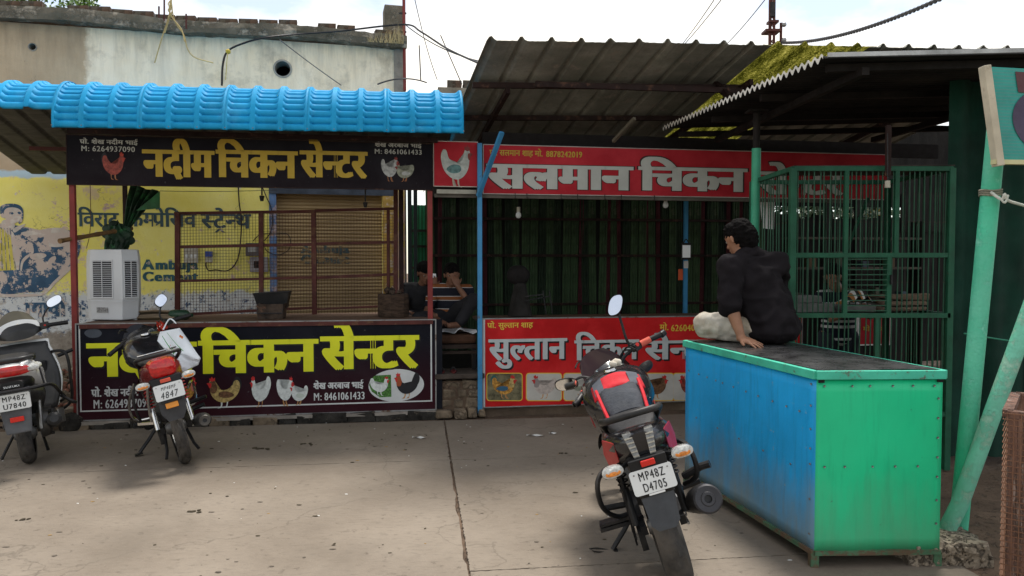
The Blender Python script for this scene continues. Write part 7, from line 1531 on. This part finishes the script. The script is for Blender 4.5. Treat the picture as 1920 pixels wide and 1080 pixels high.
# ------------------------------------------------------------------ tree, mast, wires
tr_ = thing('leafy_tree', 'bright green tree showing above the far left end of the old shop', 'tree', (-10.3, 14.5, 0))
b = MB(); b.tube([(-10.3, 14.5, 0), (-10.2, 14.5, 2.5), (-10.35, 14.5, 4.6), (-10.2, 14.4, 6.4)], [.20, .17, .13, .05], 10)
for k in range(7): a = k*.9; b.tube([(-10.3, 14.5, 4.3+.25*k), (-10.3+.7*math.cos(a), 14.5+.7*math.sin(a), 5.2+.25*k), (-10.3+1.1*math.cos(a), 14.5+1.1*math.sin(a), 5.9+.2*k)], [.06, .035, .012], 6)
b.build('trunk', mat('tree_bark', (.12, .09, .06), .95, var=.4, bump=1), tr_, smooth=True)
b = MB(); rb = random.Random(77); cl_ = [(Vector((-10.15+rb.gauss(0, .60), 14.5+rb.gauss(0, .6), 6.45+rb.gauss(0, .35))), rb.uniform(.25, .45)) for _ in range(26)]
for c, r in cl_:
    for k in range(230):
        d = Vector((rb.gauss(0, 1), rb.gauss(0, 1), rb.gauss(0, .8))).normalized()*r*rb.random()**.45; p = c+d; a = Vector((rb.uniform(-1, 1), rb.uniform(-1, 1), rb.uniform(-.6, .6))).normalized(); q = a.orthogonal().normalized(); l_ = rb.uniform(.035, .07)
        b.m = rb.randrange(3); b.add([p-a*l_, p-q*l_*.45, p+a*l_, p+q*l_*.45], [(0, 1, 2, 3)])
b.build('crown', [mat('leaf_a', (.09, .19, .03), .5, var=.3, bump=0), mat('leaf_b', (.05, .11, .02), .5, var=.3, bump=0), mat('leaf_c', (.15, .25, .05), .5, var=.3, bump=0)], tr_)
ms = thing('utility_mast', 'thin rusty mast with a small platform rising behind the grey canopy', 'mast', (at(1446, 80, 16).x, 16, 0))
b = MB(); x, y = at(1446, 40, 16).x, 16
for dx, dy in ((-.05, -.05), (.05, -.05), (0, .06)): b.tube([(x+dx, y+dy, 0), (x+dx*.9, y+dy*.9, 8.6)], .028, 6)
b.build('leg_tube', RUSTP, ms, kind='stuff'); b = MB()
for k in range(50): z = k*.17; b.bar((x-.05, y-.05, z), (x+.05, y-.05, z+.17), .018); b.bar((x+.05, y-.05, z), (x-.05, y-.05, z+.17), .014)
b.build('lattice', RUSTP, ms, kind='stuff')
z = at(1446, 60, 16).z; b = MB(); b.box((x, y, z), (.32, .3, .05)); b.box((x+.03, y, z+.2), (.2, .2, .05)); b.build('platform', RUSTP, ms)
z1 = at(1446, 20, 16).z; b = MB(); b.box((x, y-.06, z1), (.10, .08, .30)); b.build('equipment_box', BLKM, ms)
b = MB(); p = at(1464, 84, 16); b.tube([(p.x, 16, p.z-2), (p.x, 16, at(1464, 43, 16).z)], .03, 8); b.bar((x, 16, p.z), (p.x, 16, p.z), .03); b.build('side_pole', RUSTP, ms)
for py in (46, 75): b = MB(); b.ball(at(1470, py, 15.95), .055, 2, 0, (1, .7, 1)); b.build('lamp_head', STEEL, ms, smooth=True)
def wire(label, a, c, dz, r=.008, name='overhead_wire', grp=None, tw=False, col=None):
    pts = sag(a, c, dz, 24); t = thing(name, label, 'wire', pts[0], group=grp); b = MB()
    if tw:
        L = 260; Pt = [Vector(a).lerp(Vector(c), i/L)-Vector((0, 0, dz*4*(i/L)*(1-i/L))) for i in range(L+1)]
        for ph_ in (0, math.pi): b.tube([p+Vector((0, math.cos(i*.75+ph_), math.sin(i*.75+ph_)))*r for i, p in enumerate(Pt)], r, 5)
    else: b.tube(pts, r, 5)
    b.build('strand', col or mat('grey_wire', (.06, .06, .065), .6, bump=0), t)
wire('thick twisted black cable crossing the sky at the upper right', at(1464, 80, 16), at(1785, -12, 9), .16, .017, 'twisted_cable', tw=True)
wire('left of the two close thin wires in the middle sky', at(1272, 92, 14), at(1344, -8, 10), .02, .007, grp='thin wires in the middle sky'); wire('right of the two close thin wires in the middle sky', at(1275, 92, 14), at(1358, -8, 10), .02, .007, grp='thin wires in the middle sky')
wire('single thin wire just left of the mast', at(1355, 90, 14), at(1440, -8, 10), .03, .007)
wire('thin wire dropping in the sky just right of the stub pillar', at(777, -5, 10.5), at(820, 150, 10.8), .08, .006); wire('slack thin wire from the rod to the grey canopy', at(762, 48, 9.9), at(900, 115, 8), .06, .007)
wire('thin straight stay right of the gap, leaning left', at(826, 66, 11), at(866, 158, 11), 0, .008); wire('thin vertical rod standing right of the stub pillar', at(786, 85, 11.5), at(789, 150, 11.5), 0, .010)
t = thing('antenna_rod', 'maroon antenna rod strapped to the right side of the stub pillar', 'rod', at(757, 160, 9.75)); b = MB(); b.tube([at(759, 170, 9.75), at(757, -15, 9.75)], .020, 8); b.build('rod_tube', REDP, t); b = MB(); [b.bar(at(748, yy, 9.75), at(762, yy, 9.75), .02) for yy in (25, 60)]; b.build('strap', BLKM, t, kind='stuff')
t = thing('black_cable', 'black cable rising from the blue roof along the old shop parapet', 'cable', at(417, 150, 8.7)); b = MB(); b.curve([at(416, 160, 8.5), at(418, 120, 8.6), at(428, 95, 8.7), at(460, 80, 8.8), at(500, 70, 8.9), at(560, 64, 9.2), at(640, 58, 9.4), at(757, 46, 9.6), at(790, 60, 9.3), at(840, 92, 8.7), at(896, 118, 8.0)], .012, 6, 6); b.build('sheath', BLKM, t, smooth=True)
b = MB(); b.ball(at(428, 97, 8.66), .03, 1, .2); b.curve([at(428, 97, 8.64), at(426, 108, 8.62), at(423, 150, 8.6)], .004, 5); b.build('yellow_tie', mat('yellow_twine', (.5, .36, .05), .8), t)
wire('thin wire slanting down the whitewashed wall to the blue roof', at(524, 74, 9.0), at(640, 160, 9.1), .01, .006); wire('short looped wire above the right part of the blue roof', at(708, 158, 9.4), at(800, 155, 9.9), -.06, .010)
t = thing('yellow_rope', 'frayed yellow rope hanging in loops over the parapet', 'rope', at(320, 20, 8.8)); b = MB(); YR = mat('yellow_rope_fibre', (.48, .36, .16), .9, var=.3)
for k, pts in enumerate(([(321, -8), (320, 14), (314, 40), (304, 70), (290, 118)], [(322, -8), (322, 14), (330, 44), (345, 66), (352, 92), (366, 108), (400, 118)], [(319, -8), (323, 18), (318, 34), (309, 62)], [(320, 0), (318, 20), (325, 36), (340, 55), (346, 78)])): b.curve([at(px, py, 8.72-.01*k) for px, py in pts], .007, 5, 5)
for k in range(6): b.curve([at(320+random.uniform(-3, 3), 2+k*5, 8.7), at(320+random.uniform(-6, 6), 8+k*5, 8.68), at(320+random.uniform(-3, 3), 13+k*5, 8.7)], .007, 5, 4)
b.build('rope_strands', YR, t, kind='stuff')
for i, (px, y0, y1, lb) in enumerate(((298, 12, 38, 'short rusty rebar left of the yellow rope on the parapet'), (308, -6, 38, 'tall rusty rebar beside the yellow rope on the parapet'), (349, 26, 46, 'short rusty rebar right of the yellow rope'))):
    t = thing('rebar', lb, 'rebar', at(px, y1, 9.0)); b = MB(); b.tube([at(px, y1+8, 9.0), at(px, y0, 9.0)], .010, 6); b.build('iron_rod', RUSTP, t)
t = tag(None, None) if False else None
gr_ = thing('dry_grass_tuft', 'dry grass growing on the parapet at the foot of the stub pillar', 'grass', at(735, 78, 9.7)); b = MB(); rb = random.Random(6)
for k in range(170):
    px = rb.uniform(690, 756); p = at(px, 79+(px-700)*.06, 9.62+rb.uniform(-.1, .1)); h = rb.uniform(.05, .20)*(.5+(px-690)/66); b.add([p-Vector((.004, 0, 0)), p+Vector((.004, 0, 0)), p+Vector((rb.uniform(-.08, .08), rb.uniform(-.03, .03), h))], [(0, 1, 2)])
b.build('blades', mat('straw', (.42, .33, .17), .9, var=.3), gr_, kind='stuff')
# ------------------------------------------------------------------ fittings on the painted wall
def wbox(name, label, cat, x0, y0, x1, y1, dep, m, extra=None):
    s0, z0 = WF.pix(x0, y1); s1, z1 = WF.pix(x1, y0); t = thing(name, label, cat, WF.w(s0, 0, z0), (0, 0, R(WF.deg))); b = MB(); b.fbox(WF, s0, s1, -dep, -.006, z0, z1); b.build('casing', m, t, bevel=.006); return t, s0, s1, z0, z1
OFW = mat('yellowed_plastic', (.5, .48, .40), .5, var=.2, dust=(.3, .26, .2), dthr=.55)
t, a, c, z0, z1 = wbox('switch_board', 'white switch board on the yellow wall left of the blue plug', 'switch board', 346, 464, 372, 493, .05, OFW)
for k in range(3): b = MB(); b.fbox(WF, a+.02+.05*k, a+.05+.05*k, -.058, -.05, z0+.06, z0+.11); b.build('switch', WHT, t)
t, a, c, z0, z1 = wbox('plug_socket', 'socket with a blue plug hanging on the yellow wall', 'socket', 386, 482, 399, 492, .04, OFW)
b = MB(); b.fbox(WF, a+.0, c+.0, -.07, -.01, z1+.002, z1+.07); b.build('blue_plug', mat('blue_plug_plastic', (.03, .08, .35), .4), t)
t, a, c, z0, z1 = wbox('meter_box', 'dark grey meter box, upper one behind the wire mesh', 'meter', 462, 456, 488, 480, .10, mat('dark_meter_case', (.09, .085, .09), .5, var=.3)); b = MB(); b.fbox(WF, a+.03, c-.04, -.104, -.1, z0+.05, z1-.03); b.build('dial_window', MIR if False else STEEL, t)
t, a, c, z0, z1 = wbox('meter_box', 'pale grey meter box, lower one behind the wire mesh', 'meter', 470, 482, 503, 510, .10, mat('pale_meter_case', (.28, .27, .28), .5, var=.3)); b = MB(); b.fbox(WF, a+.05, c-.08, -.104, -.1, z0+.05, z1-.05); b.build('dial_window', DARK, t)
t = thing('wall_cable', 'loose black cable looping across the yellow wall behind the mesh screen', 'cable', at(450, 400, 9)); b = MB(); wp = lambda px, py: WF.w(*((lambda q: (q[0], -.03, q[1]))(WF.pix(px, py))))
b.curve([wp(447, 345), wp(449, 380), wp(453, 410), wp(452, 445), wp(448, 480), wp(438, 500), wp(424, 508), wp(405, 506), wp(392, 507), wp(387, 498), wp(388, 488)], .008, 6, 5); b.curve([wp(492, 350), wp(500, 370), wp(509, 392), wp(511, 420), wp(505, 440), wp(495, 452)], .007, 6, 5)
b.curve([wp(475, 452), wp(485, 442), wp(500, 438), wp(520, 437), wp(540, 440), wp(545, 455), wp(540, 470), wp(520, 478), wp(500, 470), wp(495, 455)], .006, 6, 5); b.build('sheath', BLKM, t, kind='stuff')
t = thing('hanging_wire', 'thin brown wire hanging from the upper sign in front of the word beside the cooler', 'wire', at(169, 350, 7.2)); b = MB(); b.curve([at(169, 346, 7.15), at(170, 400, 7.2), at(168, 440, 7.25), at(162, 466, 7.3)], .003, 5, 5); b.build('strand', RUSTP, t)
for px, y0, y1, Y, lb in ((491, 346, 378, 7.6, 'black meat hook hanging left under the upper dark sign'), (685, 350, 390, 7.7, 'black meat hook hanging right under the upper dark sign')):
    t = thing('hanging_hook', lb, 'hook', at(px, y0, Y)); b = MB(); b.tube([at(px, y0-6, Y), at(px, y1-12, Y)], .008, 6); b.lathe([(0, .001), (0, .016), (.05, .026), (.055, .02), (.055, .001)], at(px, y1-1, Y), 'Z', 12); b.build('hook_shank', BLKM, t)
wire('thin line stretched under the upper dark sign', at(300, 358, 7.6), at(520, 356, 7.7), .01, .003)
# ------------------------------------------------------------------ small things in the red stalls
def bulb(px, py, Y, top, lb, cap=False):
    t = thing('hanging_bulb', lb, 'bulb', at(px, py, Y)); p = at(px, py, Y); b = MB(); b.tube([at(px, top, Y), p+Vector((0, 0, .04))], .004, 5); b.build('cord', BLKM, t); b = MB(); b.lathe([(.05, .001), (.05, .018), (.0, .02), (0, .001)], p, 'Z', 12); b.build('holder', OFW, t, smooth=True)
    if not cap: b = MB(); b.lathe([(.0, .014), (-.02, .028), (-.045, .030), (-.065, .018), (-.07, .001)], p, 'Z', 16); b.build('glass_bulb', mat('frosted_bulb', (.6, .62, .62), .3), t, smooth=True)
bulb(972, 397, 7.9, 366, 'small white bulb hanging in the dark stall left of the middle'); bulb(1248, 378, 8.0, 366, 'white bulb holder under the long red sign near the blue post')
bulb(1664, 352, 5.4, 250, 'white bulb holder hanging in front of the cage on a dark cord', True); b = MB(); b.tube([at(1666, 235, 5.45), at(1665, 330, 5.45)], .022, 8); t = thing('dark_cable_tie', 'dark bundled cord hanging from the dark canopy above the cage', 'cord', at(1666, 240, 5.45)); b.build('cord_bundle', DKMAR, t)
pc = thing('payment_card', 'small white card in a black frame hanging on the far blue post', 'card', at(1287, 470, 8.2)); p = at(1287, 470, 8.15); ch = Vector((math.cos(R(9.3)), math.sin(R(9.3)), 0)); FQ = Frame(p.x, p.y, 9.3)
b = MB(); b.fbox(FQ, -.055, .055, 0, .015, p.z-.10, p.z+.085); b.build('frame', BLK, pc, bevel=.003); b = MB(); b.fbox(FQ, -.045, .045, -.003, 0, p.z-.075, p.z+.06); b.build('white_card', WHT, pc); b = MB(); b.curve([FQ.w(-.03, .01, p.z+.085), FQ.w(0, .01, p.z+.125), FQ.w(.03, .01, p.z+.085)], .006, 6, 5); b.build('hanger', BLK, pc)
t = thing('small_box', 'tiny white box fixed below the framed card', 'box', at(1286, 496, 8.15)); b = MB(); b.box(at(1286, 496, 8.2), (.045, .03, .08)); b.build('case', mat('dull_white_plastic', (.4, .4, .38), .5), t); t = thing('orange_tag', 'orange tag hanging beside the far blue post', 'tag', at(1276, 514, 8.2)); b = MB(); b.box(at(1276, 515, 8.2), (.05, .01, .12)); b.build('tag_sheet', mat('orange_tag_card', (.42, .07, .02), .6), t)
fn_ = thing('covered_table_fan', 'dark covered table fan standing inside the dark stall', 'fan', at(972, 590, 8.4)); p = at(972, 516, 8.4); DKC = mat('dark_cloth_cover', (.014, .012, .012), .9, var=.4, bump=.4)
b = MB(); b.ball(p, .12, 3, .05, (1.1, .6, .95)); b.build('fan_head', DKC, fn_, smooth=True); q = at(975, 592, 8.4); b = MB(); b.grid(lambda u, v: Vector((q.x+(.06+.07*v)*math.cos(u*6.283)*(1+.1*math.sin(u*38)), q.y+(.05+.05*v)*math.sin(u*6.283), p.z-.09-(p.z-.09-q.z)*v)), 40, 8); b.build('draped_cloth', mat('grey_drape', (.028, .026, .024), .9, var=.3), fn_, smooth=True)
rk = thing('metal_rack', 'thin black metal rack beside the covered fan', 'rack', at(1015, 590, 8.3)); b = MB()
for pa, pb_ in (((985, 564), (1032, 555)), ((1018, 545), (1024, 590)), ((1030, 545), (1036, 588)), ((985, 556), (1018, 552))): b.bar(at(*pa, 8.3), at(*pb_, 8.3), .012)
b.build('rod', BLKM, rk, kind='stuff')
# ------------------------------------------------------------------ litter and rubble
rb = random.Random(44)
LT = [mat('paper_scrap', (.6, .6, .58), .8), mat('dark_dung', (.05, .04, .025), .95), mat('dry_leaf', (.3, .19, .07), .9), mat('pebble', (.12, .10, .08), .9)]
def ground_at(px, py): d = at(px, py, 1)-Vector((0, 0, CAMZ)); k = -CAMZ/d.z; return Vector((0, 0, CAMZ))+d*k
for px, py, w_, h_, lb in ((786, 822, .12, .035, 'white paper strip on the yard before the pedestal'), (1003, 818, .15, .03, 'long white scrap on the yard left of the near motorcycle'), (1036, 814, .07, .03, 'short pale scrap right of the long white scrap')):
    p = ground_at(px, py); t = thing('paper_scrap', lb, 'litter', p+Vector((0, 0, .004)), (0, 0, rb.uniform(-.3, .3))); b = MB(); b.grid(lambda u, v: Vector(((u-.5)*w_, (v-.5)*h_+.01*math.sin(u*5), .006+.006*math.sin(u*8+v*3))), 10, 3); b.build('scrap_sheet', LT[0], t, local=True)
b = MB()
for k in range(260):
    px = rb.uniform(0, 1500); py = 800+280*rb.random()**1.3; p = ground_at(px, py)
    if rb.random() < .35: px = rb.uniform(130, 1290); p = ground_at(px, rb.uniform(793, 845))
    r_ = rb.uniform(.003, .011); b.m = rb.choice((1, 1, 3, 3, 2, 0)) if r_ < .008 else rb.choice((1, 3)); b.ball(p+Vector((0, 0, r_*.2)), r_, 1, .25, (rb.uniform(.8, 2.2), 1, .35))
o = b.build('litter_specks', LT); tag(o, 'tiny pebbles, leaf bits and droppings scattered over the concrete yard', 'litter', kind='stuff')
for px, py, s_ in ((490, 842, .07), (575, 833, .05), (360, 960, .05), (38, 976, .04), (1055, 850, .035)):
    p = ground_at(px, py); b = MB()
    for k in range(6): b.ball(p+Vector((rb.uniform(-s_, s_), rb.uniform(-s_*.6, s_*.6), .004)), s_*rb.uniform(.2, .35), 1, .2, (1, 1, .3))
    o = b.build('dung_patch', LT[1]); tag(o, {490: 'flattened dark dung patch before the maroon part of the lower dark sign', 575: 'small dark dung patch right of the larger one', 360: 'dark dung patch in the open yard below the left motorcycle', 38: 'dark dung patch near the left edge of the yard', 1055: 'small dark dung spot left of the near motorcycle'}[px], 'dung', kind='stuff')
b = MB()
for k in range(420):
    x, y = rb.uniform(-6.6, -3.98), rb.uniform(7.1, 8.7); z = max(0, (y-7.0)*.16)+rb.uniform(-.03, .05); b.m = rb.randrange(3); b.ball((x, y, z), rb.uniform(.025, .085), 1, .25, (1.2, 1, .7))
o = b.build('rubble', [BRS, mat('pale_rubble', (.34, .29, .23), .95, var=.3, bump=1), mat('brick_rubble', (.28, .13, .09), .95, var=.3, bump=1)]); tag(o, 'heap of stone and brick rubble between the scooter and the old shop wall', 'rubble', kind='stuff')
b = MB(); b.grid(lambda u, v: Vector((-9+5.1*u, 6.95+1.9*v, -.02+.30*v+.03*math.sin(u*17+v*5))), 30, 10); o = b.build('earth_bank', DIRT); o['kind'] = 'structure'
st_ = thing('corner_stone', 'dark boulder at the left foot of the lower dark sign', 'stone', F(-.05, -.02, 0)); b = MB(); b.ball(F(-.06, .02, .06), .12, 2, .08, (1, .9, .85)); b.build('stone_body', STO, st_)
